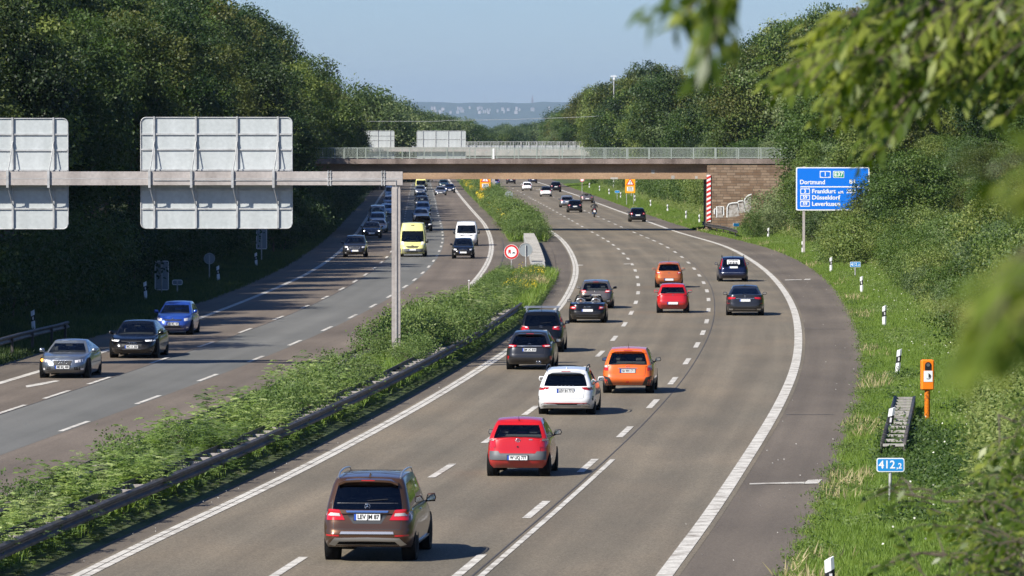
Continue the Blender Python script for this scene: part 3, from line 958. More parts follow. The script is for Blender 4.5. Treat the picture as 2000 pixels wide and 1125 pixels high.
# trees closing in front of the bridge end and around the blue sign
for (u, v, D, kind, sc) in ((1625, 10, 484, 'bank', 1.0), (1660, -20, 478, 'bank', 1.0), (1710, -10, 470, 'bank', 1.0), (1600, 150, 474, 'bank', 1.15), (1640, 110, 466, 'bank', 1.1), (1680, 120, 462, 'bank', 1.1),
                            (1730, 90, 455, 'bank', 1.1), (1575, 300, 478, 'bank', 1.3), (1520, 350, 470, 'shrub', 1.0), (1500, 385, 466, 'shrub', 1.0), (1615, 240, 452, 'bank', 1.2), (1585, 330, 452, 'bank', 1.3),
                            (1468, 405, 462, 'shrub', .9), (1590, 290, 430, 'bank', 1.2), (1640, 250, 425, 'bank', 1.2), (1700, 200, 420, 'bank', 1.1), (1725, 300, 385, 'bank', 1.2), (1700, 345, 372, 'bank', 1.3), (1672, 392, 366, 'shrub', 1.1), (1745, 340, 360, 'bank', 1.3),
                            (1640, 420, 368, 'shrub', 1.0), (1690, 400, 358, 'shrub', 1.2), (1780, 250, 350, 'bank', 1.2)):
    p = P(u, v, D); z0 = TZ(p.x, D); H = max(1.6, p.z - z0)
    s = H / (13.4 if kind == 'bank' else 3.6)
    add_tree(kind, random.randrange(5), p.x, D, z0, s * sc if kind == 'bank' else min(s * sc, 1.6), s, name='bank_tree' if kind == 'bank' else 'bank_shrub', cat='tree' if kind == 'bank' else 'shrub',
             label='leafy tree between the end of the bridge and the big blue sign' if kind == 'bank' else 'leafy shrub near the stone abutment or the foot of the big blue sign', group='trees around the big blue sign' if kind == 'bank' else 'shrubs around the abutment and the blue sign', lo=.3)
# shrubs in front of them
y = 500.0
while y > 112:
    for j in range(2):
        x = float(x_pr(y)) + (6.6, 9.4)[j] + random.uniform(-.7, .7) + (1.0 if y < 205 else -2.3)
        if y > 440: x += 2.0
        if abs(y - 512) < 12 or x / y * FPX + 1000 > 2150: continue
        gp = P(1810, 820, 165)
        if (abs(x - gp.x) < 2.2 and 125 < y < 172): continue
        s = random.uniform(.6, 1.15) * (.85 if j == 0 else 1.1)
        add_tree('shrub', random.randrange(5), x, y + random.uniform(-1, 1), TZ(x, y), s, name='bank_shrub', cat='shrub',
                 label='leafy shrub at the foot of the right bank, next to the mown grass' if j == 0 else 'leafy shrub behind the first row of shrubs on the right bank',
                 group='shrubs at the foot of the right bank' if j == 0 else 'second row shrubs of the right bank', lo=.15)
    y -= 3.2 * (1 + y / 400)

# ---- unseen trees added behind the viewpoint to darken reflections in the cars
for i in range(18):
    x = -85 + i * 10 + random.uniform(-2, 2)
    add_tree('bank', i, x, -70 + random.uniform(-12, 12), 0, 1.2, name='reflection_tree', label='unseen bushy tree added behind the viewpoint for the car reflections', group='trees added behind the viewpoint')
# ---- median shrubs
y = 96.0
i = 0
while y < 335:
    ml, mr = float(x_lr(y)) + 1.1, float(x_el(y)) - 1.5
    gap = 184 < y < 197
    hs = interp([(96, .78), (130, .80), (152, .90), (176, 1.0), (200, .7), (206, 1.25), (226, 1.25), (240, .85), (300, .74), (335, .58)], y)
    for j in range(2 if not gap else 0):
        x = ml + (mr - ml) * (.20, .70)[j] + random.uniform(-.3, .3)
        if (y < 182 and random.random() < .78) or random.random() < .35:
            add_plant('pinnate', random.randrange(4), x, y + random.uniform(-.6, .6), .1, hs * random.choice((.5, .7, .85, 1.0, 1.3)) * random.uniform(.9, 1.1),
                      'light green pinnate leaved plant growing between the median guard rails', 'light green plants of the median', 'median_plant')
        else:
            add_tree('bush', random.randrange(4), x, y, .1, hs * random.uniform(.8, 1.05), name='median_bush', cat='bush',
                     label='leafy bush growing on the near median between the two guard rails', group='bushes of the near median')
    if random.random() < .8:
        x = float(x_el(y)) - 1.12
        add_plant('weed', random.randrange(3), x, y + random.uniform(-.8, .8), .05, random.uniform(.55, .95),
                  'small dark green weed in front of the median guard rail beside the inner shoulder', 'weeds in front of the median guard rail', 'verge_weed')
    y += 1.0 * (1 + (y - 90) / 200); i += 1
y = 452.0
while y < 1000:
    ml, mr = float(x_ml(y)), float(x_mr(y))
    for j in range(3):
        x = ml + (mr - ml) * (.2, .5, .8)[j] + random.uniform(-.3, .3)
        s = random.uniform(.95, 1.45) * (1.15 if j == 1 else .8)
        add_tree('bush', random.randrange(4), x, y + random.uniform(-1, 1), .05, s, name='median_bush', cat='bush',
                 label='leafy bush on the median beyond the paved crossing', group='bushes of the far median')
    y += 3.0 * (1 + (y - 450) / 160)

# ---- grass and flowers as ground cover
def scatter(name, label, cat, xs, ys, zs, h, w, mat, lean=.35, per=5, spread=.12):
    n = len(xs)
    b = np.stack([xs, ys, zs], 1)
    b = np.repeat(b, per, 0) + np.random.normal(size=(n * per, 3)) * np.array([spread, spread, .0])
    hh = np.repeat(np.broadcast_to(h, (n,)), per) * np.random.uniform(.5, 1.25, n * per)
    ax = np.random.normal(size=(n * per, 3)) * lean; ax[:, 2] = 1
    nr = np.random.normal(size=(n * per, 3)); nr[:, 1] -= .8
    lv = np.clip(np.repeat(np.random.rand(n), per) * .6 + np.random.rand(n * per) * .4, 0, 1)
    me = leaf_mesh(name, b, ax, nr, hh, np.maximum(w, hh * .08), mat, lv, kink=.3)
    o = link(name, me)
    return tag(o, label, cat, kind='stuff')

def field(fa, fb, y0, y1, dens, k=1.0):
    """random points between two lines, density falling with distance"""
    X, Y = [], []
    y = y0
    while y < y1:
        st = 4.0
        a, b = float(fa(y)), float(fb(y))
        n = int(abs(b - a) * st * dens * (150.0 / max(y, 100)) ** k)
        X.append(np.random.uniform(a, b, n)); Y.append(np.random.uniform(y, y + st, n)); y += st
    X = np.concatenate(X); Y = np.concatenate(Y)
    return X, Y
np.random.seed(9)
def patchy(X, Y, sc, thr):
    v = np.sin(X * sc * 1.3 + Y * sc * .31 + 1.0) + np.sin(Y * sc * .53 - X * sc * .7) + np.sin(Y * sc * 1.9 + X * .4) * .6
    return v > thr
# right verge
X, Y = field(off(x_pr, -.1), off(x_pr, 6.5), 96, 1000, 85)
hh = .16 + .16 * np.clip((X - x_pr(Y)) / 4, 0, 1) + .05 * np.random.rand(len(X))
scatter('verge_grass', 'bright green grass on the right verge between hard shoulder and shrubs', 'grass', X, Y, terrain(X, Y), hh, .014 * np.repeat(np.maximum(1, Y / 180), 6), M['grass'], per=6, lean=.45)
X, Y = field(off(x_pr, -.2), off(x_pr, .8), 96, 700, 5); k_ = patchy(X, Y, .5, 1.0); X, Y = X[k_], Y[k_]
scatter('verge_dry_grass', 'dry pale grass stalks leaning over the edge of the hard shoulder', 'dry grass', X, Y, terrain(X, Y), .38, .02, M['grass_dry'])
def herb(name, label, X, Y, h, size, mat, per=10, spread=.22):
    """leafy herbs: stems' leaves spread from the ground up"""
    n = len(X); hh = np.repeat(h * np.random.uniform(.5, 1.2, n), per)
    k_ = np.random.rand(n * per) ** .7
    x = np.repeat(X, per) + np.random.normal(size=n * per) * spread * (1.1 - .6 * k_); y_ = np.repeat(Y, per) + np.random.normal(size=n * per) * spread
    pos = np.stack([x, y_, terrain(x, y_) + hh * k_], 1)
    ax = np.random.normal(size=(n * per, 3)); ax[:, 2] = ax[:, 2] * .5 + .5
    nr = np.random.normal(size=(n * per, 3)) * .6; nr[:, 2] += .8; nr[:, 1] -= .4
    ln = size * np.random.uniform(.7, 1.3, n * per)
    me = leaf_mesh(name, pos, ax, nr, ln, ln * .5, mat, np.clip(np.repeat(np.random.rand(n), per) * .6 + np.random.rand(n * per) * .4, 0, 1))
    return tag(link(name, me), label, 'herbs', kind='stuff')
X, Y = field(off(x_pr, 3.4), off(x_pr, 14), 96, 900, 22)
herb('bank_herbs', 'low leafy herbs and weeds covering the right bank between the shrubs', X, Y, .75, .13, M['leaf_bank'])
X, Y = field(off(x_pr, .8), off(x_pr, 5), 96, 600, 16); k_ = patchy(X, Y, .35, .5) | ((Y > 205) & (X > x_pr(Y) + 2.2)); X, Y = X[k_], Y[k_]
herb('verge_herbs', 'patches of low broad leaved herbs in the grass of the right verge', X, Y, .28, .09, M['leaf_shrub'])
X, Y = field(off(x_pr, .9), off(x_pr, 5.5), 118, 205, 30); k_ = (np.hypot((X - 11.0) / 1.5, (Y - 146) / 22) < 1) & (np.random.rand(len(X)) < .75) | patchy(X, Y, .9, 1.7)
herb('verge_brambles', 'dark brambles growing around the overgrown rail end and the large kilometre sign', X[k_], Y[k_], .50, .10, M['leaf_mid'])
X, Y = field(off(x_pr, -.25), off(x_pr, .5), 96, 300, 26); k_ = patchy(X, Y, 1.3, .2); X, Y = X[k_], Y[k_]
herb('edge_weeds', 'ragged weeds creeping over the edge of the hard shoulder', X, Y, .26, .07, M['leaf_bank'])
X, Y = field(off(x_pr, 4.5), off(x_pr, 12), 150, 900, 5); k_ = patchy(X, Y, .22, 1.1); X, Y = X[k_], Y[k_]
scatter('bank_dry_weeds', 'dry straw coloured weeds in patches on the right bank', 'dry weeds', X, Y, terrain(X, Y), .9, .03, M['grass_dry'], lean=.3, per=5, spread=.22)
# median
X, Y = field(off(x_lr, .9), off(x_el, -1.5), 92, 337, 34)
scatter('median_grass', 'long green grass on the near median between the two guard rails', 'grass', X, Y, terrain(X, Y), .5, .02, M['grass'], lean=.25)
X, Y = field(off(x_lr, 1.2), off(x_el, -1.3), 255, 337, 40)
k_ = (X > x_el(Y) - 3.2)
scatter('median_tall_grass', 'tall yellowish grass on the median next to the inner shoulder before the crossing', 'grass', X[k_], Y[k_], terrain(X[k_], Y[k_]), .62, .03, M['grass'], lean=.3)
k2 = k_ & patchy(X, Y, .6, 2.05)
scatter('median_dry_grass', 'pale dry seed stalks on the median next to the inner shoulder', 'dry grass', X[k2], Y[k2], terrain(X[k2], Y[k2]), .85, .03, M['grass_dry'], lean=.15)
X, Y = field(off(x_ml, .1), off(x_mr, -.1), 450, 1000, 34)
scatter('far_median_grass', 'green grass on the median beyond the paved crossing', 'grass', X, Y, terrain(X, Y), .7, .05, M['grass'])
# left verge, its shade put into a dark grass colour
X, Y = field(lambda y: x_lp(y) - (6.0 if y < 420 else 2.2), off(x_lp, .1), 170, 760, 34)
scatter('left_verge_grass', 'grass verge coloured dark for shade along the left hard shoulder', 'grass', X, Y, terrain(X, Y), .3, .03, M['leaf_deep'])

def flowers(name, label, X, Y, z0, z1, size, mat, cat='flowers'):
    n = len(X)
    pos = np.stack([X, Y, terrain(X, Y) + np.random.uniform(z0, z1, n)], 1)
    me = leaf_mesh(name, pos, rnd_dir(n), rnd_dir(n), size, size * .9, mat)
    o = link(name, me); return tag(o, label, cat, kind='stuff')
X, Y = field(off(x_ml, .05), off(x_ml, 1.7), 500, 1000, 120); k_ = patchy(X, Y, .12, -.2)
flowers('yellow_flowers', 'yellow flower heads along the left side of the far median', X[k_], Y[k_], .7, 1.35, .16, M['flower_yellow'])
X, Y = field(off(x_mr, -2.2), off(x_mr, -.4), 262, 337, 40); k_ = patchy(X, Y, .5, .7)
flowers('small_yellow_flowers', 'small yellow flowers in the tall grass beside the inner shoulder', X[k_], Y[k_], .6, .95, .06, M['flower_yellow'])
X, Y = field(off(x_pr, 5.5), off(x_pr, 9), 200, 330, 26); k_ = patchy(X, Y, .25, .6)
flowers('ochre_flower_heads', 'ochre flower heads on the right bank behind the small kilometre sign', X[k_], Y[k_], .7, 1.2, .10, M['flower_ochre'])
X, Y = field(off(x_pr, 1.5), off(x_pr, 9), 110, 450, .5)
flowers('white_verge_flowers', 'tiny white flowers scattered over the right verge', X, Y, .15, .6, .06, M['flower_white'])
# ------------------------------------------------------------------ overhead sign gantries
def ux(u, D): return (u - CU) / FPX * D / (math.cos(PITCH)) * 1.0 if False else P(u, 300, D).x
def vz(v, D): return P(1000, v, D).z

def overhead_sign(D, u0, u1, v0, v1, vb0, vb1, bars, ribs, label, group, detail=True):
    """back of a sign panel hung behind the beam; brackets in front"""
    x0, x1, z0, z1 = ux(u0, D), ux(u1, D), vz(v1, D), vz(v0, D)
    cx, cz = (x0 + x1) / 2, z0
    t = thing('overhead_sign', label, 'overhead sign', (cx, D + .36, cz), 0, group)
    W, H = (x1 - x0) / 2, z1 - z0
    r = .20
    mb = MB(); mb.prism(rrect(-W, W, 0, H, r), .03); mb.build('panel', M['panel_back'], t)
    fb = MB(); fb.prism(rrect(-W + .03, W - .03, .03, H - .03, r), .012, Matrix.Translation((0, .024, 0))); fb.build('sign_face', M['sign_blue'], t)
    fr = MB()
    pr = rrect(-W, W, 0, H, r, 6)
    pr = [Vector((a, -.035, b)) for a, b in pr]; pr.append(pr[0])
    fr.tube(pr, .022 if detail else .03, 5, cap=False); fr.build('panel_frame', M['steel'], t)
    bz0, bz1 = vz(vb1, D) - cz, vz(vb0, D) - cz
    for ub in bars:
        xb = ux(ub, D) - cx
        mb = MB()
        mb.box(xb - .034, xb + .034, -.095, -.020, .02, H + .04)
        if detail:
            # strut from the bar forward over the beam
            mb.tube([(xb, -.10, bz1 + 1.15), (xb - .08, -.34, bz1 + .35), (xb - .14, -.60, bz1 - .02)], .022, 6)
            mb.box(xb - .19, xb - .10, -.645, -.575, bz0 - .10, bz1 + .05)
            mb.tube([(xb - .14, -.60, bz0 - .04), (xb - .06, -.36, bz0 - .42), (xb, -.12, bz0 - .75)], .022, 6)
            mb.box(xb - .10, xb + .02, -.57, -.10, bz1 + .012, bz1 + .06)
        mb.build('bracket', M['steel'], t)
    for vr in ribs:
        zr = vz(vr, D) - cz
        mb = MB(); mb.box(-W + .03, W - .03, -.062, -.018, zr - .03, zr + .03)
        mb.build('rib', M['steel'], t)
    return t

D1 = 204.0
g1 = thing('sign_gantry', 'tall grey steel gantry spanning the left carriageway, its post standing in the median plants', 'gantry', (ux(773.5, D1), D1, 0))
def gantry(t, D, up0, up1, vb0, vb1, u_left, u_right, depth, x_left_post):
    ox = t.location.x
    z0, z1 = vz(vb1, D), vz(vb0, D)
    xa, xb = ux(u_left, D) - ox, ux(u_right, D) - ox
    hw = (ux(up1, D) - ux(up0, D)) / 2
    mb = MB(); mb.box(xa, xb, -depth / 2, depth / 2, z0, z1)
    mb.build('beam', M['gantry'], t)
    mb = MB(); mb.box(xa, xb - .01, -depth / 2 - .006, -depth / 2 + .01, z0 + (z1 - z0) * .46, z0 + (z1 - z0) * .50)
    mb.build('beam_seam', M['steel'], t)
    for n_, xc in (('post', 0.0), ('post', x_left_post - ox)):
        mb = MB(); mb.box(xc - hw, xc + hw, -depth * .42, depth * .42, .42, z0 - .13)
        mb.box(xc - hw * .9, xc + hw * .9, -depth * .38, depth * .38, z0 - .13, z0 - .001)
        o = mb.build(n_, M['gantry'], t)
        mb = MB(); mb.box(xc - hw * 1.7, xc + hw * 1.7, -depth * .8, depth * .8, -.3, .42, bev=.05); mb.build('footing', M['concrete'], t)
for q_, (ua, ub) in enumerate(((640, 642.5), (745, 747))):
    for dd in (0, 5): 
        xa = ux(ua + dd, D1) - g1.location.x; mb = MB(); mb.box(xa, xa + .035, -.245, .245, vz(363, D1), vz(333.5, D1))
        for zz in np.linspace(vz(360, D1), vz(337, D1), 4): mb.tube([(xa - .02, -.232, zz), (xa + .055, -.232, zz)], .016, 6)
        mb.build('joint_flange', M['steel'], g1)
mb = MB(); mb.tube([(ux(300, D1) - g1.location.x, -.23, vz(352, D1)), (.0, -.23, vz(352, D1)), (.0, -.23, .45)], .018, 6); mb.build('cable_pipe', M['steel'], g1)
gantry(g1, D1, 765.5, 782.5, 335, 361.5, -330, 786.5, .42, -25.2)
overhead_sign(D1, 274, 570, 229.5, 446.5, 335, 361.5, (300, 381.5, 462, 542), (262, 292, 332, 371, 408), 'large grey sign back with four brackets, right one on the near gantry', None)
overhead_sign(D1, -190, 131.5, 231.5, 447.5, 335, 361.5, (-135, -56, 23, 103), (262.5, 293.5, 333, 371, 408), 'large grey sign back cut by the left edge, on the near gantry', None)

D2 = 790.0
g2 = thing('sign_gantry', 'distant grey gantry standing behind the bridge with two sign backs on its beam', 'gantry', (ux(963.5, D2), D2, 0))
gantry(g2, D2, 960.5, 967, 287.5, 296, 560, 968, .42, -24.5)
overhead_sign(D2, 679.5, 770, 255.5, 313, 287.5, 296, (689, 713, 738, 762), (265, 274, 288), 'pale sign back, left one on the distant gantry behind the bridge', None, False)
overhead_sign(D2, 814, 909.5, 255.5, 313, 287.5, 296, (826, 850.5, 875.5, 900), (272, 290), 'pale sign back, right one on the distant gantry behind the bridge', None, False)
D3 = 1010.0
t = thing('overhead_sign', 'small pale sign back beyond the second bridge, just right of the left distant sign', 'overhead sign', (ux(777, D3), D3, vz(287, D3)))
mb = MB(); mb.prism(rrect(-1.3, 1.3, 0, 2.3, .1), .05); mb.build('panel', M['panel_back'], t)
mb = MB(); mb.box(-.03, .03, -.06, -.026, 0, 2.3); mb.build('bracket', M['steel'], t)
for xx in (-.8, .8):
    mb = MB(); mb.box(xx - .06, xx + .06, .03, .15, -vz(287, D3), 2.2); mb.build('post', M['steel'], t)

# ------------------------------------------------------------------ bridges
def railing(t, name, x0, x1, y, z0, z1, step, bar, mat, slope=0.0, br=.016):
    n = int((x1 - x0) / step)
    mb = MB()
    for zz, hh in ((z1 - .06, .06), (z0 + .10, .045)):
        mb.box(x0, x1, y - .03, y + .03, zz, zz + hh)
    k = x0
    while k < x1:
        mb.box(k - br, k + br, y - .016, y + .016, z0 + .145, z1 - .06); k += bar
    mb.build(name, mat, t)
    for i in range(n + 1):
        xx = x0 + (x1 - x0) * i / n
        mb = MB(); mb.box(xx - .045, xx + .045, y - .05, y + .05, z0, z1 + .015); mb.build('railing_post', mat, t)

M['stone'] = None
def stone_mat():
    m, nt, b = new_mat('masonry')
    tc = N(nt, 'ShaderNodeTexCoord'); sp = N(nt, 'ShaderNodeSeparateXYZ'); cb = N(nt, 'ShaderNodeCombineXYZ')
    nt.links.new(tc.outputs['Object'], sp.inputs[0])
    ad = N(nt, 'ShaderNodeMath', operation='ADD'); nt.links.new(sp.outputs['X'], ad.inputs[0]); nt.links.new(sp.outputs['Y'], ad.inputs[1])
    nt.links.new(ad.outputs[0], cb.inputs['X']); nt.links.new(sp.outputs['Z'], cb.inputs['Y'])
    br = N(nt, 'ShaderNodeTexBrick'); br.offset = .43; br.squash = 1.3; br.squash_frequency = 3
    br.inputs['Scale'].default_value = 1.0; br.inputs['Brick Width'].default_value = .62; br.inputs['Row Height'].default_value = .25
    br.inputs['Mortar Size'].default_value = .018; br.inputs['Color1'].default_value = (.17, .105, .062, 1); br.inputs['Color2'].default_value = (.31, .225, .155, 1)
    br.inputs['Mortar'].default_value = (.10, .075, .055, 1); br.inputs['Bias'].default_value = -.1
    nt.links.new(cb.outputs[0], br.inputs['Vector'])
    no = N(nt, 'ShaderNodeTexNoise'); no.inputs['Scale'].default_value = 1.1; no.inputs['Detail'].default_value = 6
    nt.links.new(tc.outputs['Object'], no.inputs['Vector'])
    hs = N(nt, 'ShaderNodeHueSaturation')
    mr = N(nt, 'ShaderNodeMapRange'); mr.inputs['To Min'].default_value = .55; mr.inputs['To Max'].default_value = 1.5
    nt.links.new(no.outputs['Fac'], mr.inputs['Value']); nt.links.new(mr.outputs[0], hs.inputs['Value'])
    nt.links.new(br.outputs['Color'], hs.inputs['Color']); nt.links.new(hs.outputs[0], b.inputs['Base Color'])
    b.inputs['Roughness'].default_value = .9
    bp = N(nt, 'ShaderNodeBump'); bp.inputs['Strength'].default_value = .6; bp.inputs['Distance'].default_value = .03
    nt.links.new(br.outputs['Fac'], bp.inputs['Height']); bp.invert = True
    nt.links.new(bp.outputs[0], b.inputs['Normal'])
    return m
M['stone'] = stone_mat()

DB = 502.0
br = thing('road_bridge', 'nearest bridge over the motorway with brown girder, green railing and stone abutment', 'bridge', (0, DB, 0))
XA = ux(1381, DB)
BX0, BX1 = -27.0, 40.0
dz = lambda v: vz(v, DB)
mb = MB(); mb.box(BX0, BX1, 0, 9.0, dz(320), dz(310.5)); mb.build('deck', M['concrete_dirty'], br)
mb = MB()
for yy in (.66, 2.8, 5.2, 7.7):
    mb.box(-20.5, XA - .02, yy, yy + .9, dz(350), dz(320) - .004)
mb.build('girder', M['girder'], br)
for (u0, u1, v0, v1) in ((1192.5, 1207, 346.5, 350), (1272.5, 1279, 332, 339), (1311.5, 1318, 343, 349.5), (1358, 1363, 344, 349.2)):
    mb = MB(); mb.box(ux(u0, DB), ux(u1, DB), .652, .68, dz(v1), dz(v0)); mb.build('repair_patch', M['concrete'], br)
railing(br, 'railing', BX0, BX1, .18, dz(310.5), dz(288.6), 2.06, .125, M['green_rail'], br=.012)
railing(br, 'railing', BX0 + .7, BX1, 8.8, dz(310.5), dz(288.6), 2.06, .125, M['green_rail'], br=.012)
mb = MB(); mb.box(XA, 34, .10, 9.0, -2.0, dz(320) - .06); mb.build('abutment', M['stone'], br)
mb = MB(); mb.box(-34, -20.5, .10, 9.0, -2.0, dz(320) - .06); mb.build('abutment', M['stone'], br)
mb = MB(); mb.box(ux(962, DB), ux(965.5, DB), .02, .12, dz(310.5), dz(290)); mb.build('railing_post', M['post_white'], br)
# hazard marker on the abutment corner
hm_ = thing('hazard_marker', 'tall narrow red and white striped board on the corner of the stone abutment', 'hazard marker', (ux(1384.3, DB), DB + .04, dz(433)))
W_, H_ = .19, dz(341.5) - dz(433)
mb = MB(); mb.box(-W_, W_, -.02, .02, 0, H_); mb.build('board', M['sign_white'], hm_)
mb = MB(); n_ = 10; st = H_ / n_
for i in range(n_):
    z = i * st
    poly = [(-W_, z), (W_, z + st * .42), (W_, z + st * .92), (-W_, z + st * .5)]
    poly = [(a, min(b_, H_)) for a, b_ in poly]
    mb.prism(poly, .006, Matrix.Translation((0, -.026, 0)))
mb.build('red_stripes', M['sign_red'], hm_)
# painted letters on the wall
gr = thing('wall_graffiti', 'white and black painted graffiti low on the stone abutment', 'graffiti', (ux(1430, DB), DB + .10, dz(410)))
def gz(px, pz):
    u, v = 1370 + px / 7.5, 310 + pz / 7.5
    return Vector((ux(u, DB) - gr.location.x, 0, dz(v) - gr.location.z))
def ribbon(mb, pts, w, y):
    pts = [gz(*p) for p in pts]
    L, Rr_ = [], []
    for i, p in enumerate(pts):
        d = pts[min(i + 1, len(pts) - 1)] - pts[max(i - 1, 0)]; d.normalize()
        nn = Vector((-d.z, 0, d.x)) * w / 2
        L.append(p + nn + Vector((0, y, 0))); Rr_.append(p - nn + Vector((0, y, 0)))
    mb.add(L + Rr_, [(i, i + 1, len(pts) + i + 1, len(pts) + i) for i in range(len(pts) - 1)])
M['graf_silver'] = ramp_mat('graffiti_silver', [(.16, .12, .09), (.36, .33, .30), (.50, .48, .46)], (3.5, 12), .7, speck=.2)
mb = MB()
for poly in ([(225, 860), (225, 712), (305, 712), (320, 860)], [(390, 860), (400, 690), (430, 668), (530, 662), (545, 770), (560, 840)],
             [(555, 800), (550, 650), (620, 640), (650, 780)], [(640, 780), (632, 620), (680, 570), (730, 550), (730, 790)]):
    p = [gz(a, b_) for a, b_ in poly]; mb.add([q + Vector((0, -.006, 0)) for q in p], [tuple(range(len(p)))])
mb.build('fill', M['graf_silver'], gr)
mb = MB()
for pts in ([(190, 810), (188, 740), (205, 732)], [(222, 860), (222, 705), (325, 702), (327, 830)], [(375, 860), (378, 710), (400, 665), (440, 650), (530, 642), (545, 622), (625, 612), (650, 570), (690, 535), (735, 520)],
            [(545, 770), (538, 655)], [(625, 620), (640, 780)]):
    ribbon(mb, pts, .10, -.010)
mb.build('white_outline', M['sign_white'], gr)
mb = MB()
for pts in ([(212, 850), (208, 745)], [(312, 815), (310, 715)], [(390, 820), (396, 700), (420, 672), (530, 660)], [(530, 660), (548, 765)], [(548, 640), (622, 632), (642, 770)], [(648, 610), (675, 575), (720, 548)]):
    ribbon(mb, pts, .07, -.014)
mb.build('black_outline', M['ink'], gr)

DC = 950.0
b2 = thing('road_bridge', 'second, more distant bridge with pale railing seen just above the nearest bridge', 'bridge', (0, DC, 0))
cz_ = lambda v: vz(v, DC)
mb = MB(); mb.box(-32, 34, 0, 10, cz_(304), cz_(292)); mb.build('deck', M['concrete'], b2)
mb = MB(); mb.box(-28, 22, .6, 9.2, cz_(312), cz_(304) - .004); mb.build('girder', M['concrete_dirty'], b2)
railing(b2, 'railing', -31, ux(1183, DC), .3, cz_(292), cz_(276.5), 1.35, .28, M['steel'], br=.02)
railing(b2, 'railing', -31, ux(1183, DC), 9.6, cz_(292), cz_(276.5), 2.7, .28, M['steel'], br=.02)
mb = MB(); mb.box(-31, ux(1183, DC), .5, .56, cz_(292), cz_(284)); mb.build('guard_plate', M['panel_back'], b2)
mb = MB(); mb.box(-36, -24, .1, 10, -2, cz_(312)); mb.build('abutment', M['concrete'], b2)
mb = MB(); mb.box(19, 34, .1, 10, -2, cz_(312)); mb.build('abutment', M['concrete'], b2)
for i in range(22):
    xx = -26 + i * 1.95
    mb = MB(); mb.box(xx - .10, xx + .10, -.03, -.004, cz_(297.5), cz_(295.6)); mb.build('bolt_plate', M['panel_back'], b2)

# ------------------------------------------------------------------ guard rails
WB = [(-.02, -.155), (.06, -.125), (.06, -.065), (-.005, -.02), (-.005, .02), (.06, .065), (.06, .125), (-.02, .155), (-.035, .155), (-.035, -.155)]
def guard_rail(label, fn, y0, y1, h=.60, face=1, second=None, spacer=1.33, post=4.0, group=None):
    t = thing('guard_rail', label, 'guard rail', (float(fn(y0)), y0, 0), 0, group)
    o = t.location
    ys = np.arange(y0, y1 + .1, 2.0)
    path = [Vector((float(fn(y)) - o.x, y - o.y, h)) for y in ys]
    prof = [(a * face, b) for a, b in WB]
    if face < 0: prof = prof[::-1]
    mb = MB(); mb.sweep(prof, path, False); mb.build('beam', M['rail'], t)
    if second:
        prof2 = [(-a * face, b) for a, b in WB]
        if face > 0: prof2 = prof2[::-1]
        mb = MB(); mb.sweep(prof2, [p + Vector((second, 0, 0)) for p in path], False); mb.build('beam', M['rail'], t)
        y = y0 + .3; c = 0
        while y < y1 and c < 98:
            x = float(fn(y)) - o.x
            xs = sorted((x, x + second))
            mb = MB(); mb.box(xs[0] + .02, xs[1] - .02, y - o.y - .07, y - o.y + .07, h - .02, h + .06); mb.build('spacer', M['gantry'] if int(y * 7) % 3 else M['rail'], t)
            y += spacer; c += 1
    y = y0 + 1
    while y < y1:
        x = float(fn(y)) - o.x + (second / 2 if second else -.08 * face)
        mb = MB(); mb.box(x - .05, x + .05, y - o.y - .06, y - o.y + .06, -.4, h + .05); mb.build('post', M['rail'], t)
        y += post
    return t
guard_rail('long grey double guard rail along the right side of the median, above the inner shoulder', off(x_el, -1.38), 90, 262, face=1, second=-.62, spacer=1.78)
guard_rail('long grey double guard rail along the left side of the median, half hidden by plants', off(x_lr, .9), 100, 290, face=-1, second=.62, spacer=1.95)
# broad steel barrier on the crossing
_bx = curve([(1066, 540), (1062, 522), (1056, 505), (1050, 488), (1041, 470), (1032, 457)], 8)
cb_ = thing('crossing_barrier', 'pale grey broad steel barrier with cross plates on the paved median crossing', 'crash barrier', (float(_bx(352)), 352, 0))
ys = np.arange(346, 447, 2.0)
pth = [Vector((float(_bx(y)) - cb_.location.x - .45, y - 352, 0)) for y in ys]
mb = MB(); mb.sweep([(.40, .05), (.45, .55), (.40, .78), (-.40, .78), (-.45, .55), (-.40, .05)][::-1], pth, False); mb.build('barrier_body', M['steel'], cb_)
for i, y in enumerate(np.arange(347, 446, 2.6)):
    x = float(_bx(y)) - cb_.location.x - .45
    mb = MB(); mb.box(x - .44, x + .44, y - 352 - .45, y - 352 + .45, .783, .83); mb.build('cross_plate', M['concrete'], cb_)
# short rail pieces on the right
_rx = curve([(1441, 458), (1425, 451.5), (1408, 447), (1393, 444.5), (1376, 441), (1370, 438.5)], 6)
def rail_pts(label, pts, h=.62, group=None):
    pts = [G(u, v, h) for u, v in pts]
    o = pts[0].copy(); o.z = 0
    t = thing('guard_rail', label, 'guard rail', o, 0, group)
    path = [p - o for p in pts]
    mb = MB(); mb.sweep(WB, path[::1], True); mb.build('beam', M['rail'], t)
    for a, b_ in zip(path[:-1], path[1:]):
        m_ = (a + b_) / 2
        mb = MB(); mb.box(m_.x + .02, m_.x + .12, m_.y - .06, m_.y + .06, -.5, h + .04); mb.build('post', M['rail'], t)
    return t
rail_pts('short rusty grey guard rail curving away at the foot of the stone abutment', [(1372, 436), (1380, 439), (1392, 441.5), (1405, 443.5), (1418, 446), (1430, 449.5), (1440, 452.5)])
rail_pts('dark guard rail in the shade at the left edge of the motorway', [(-60, 684), (0, 668), (40, 657), (80, 647), (115, 639), (133, 634)], .75)
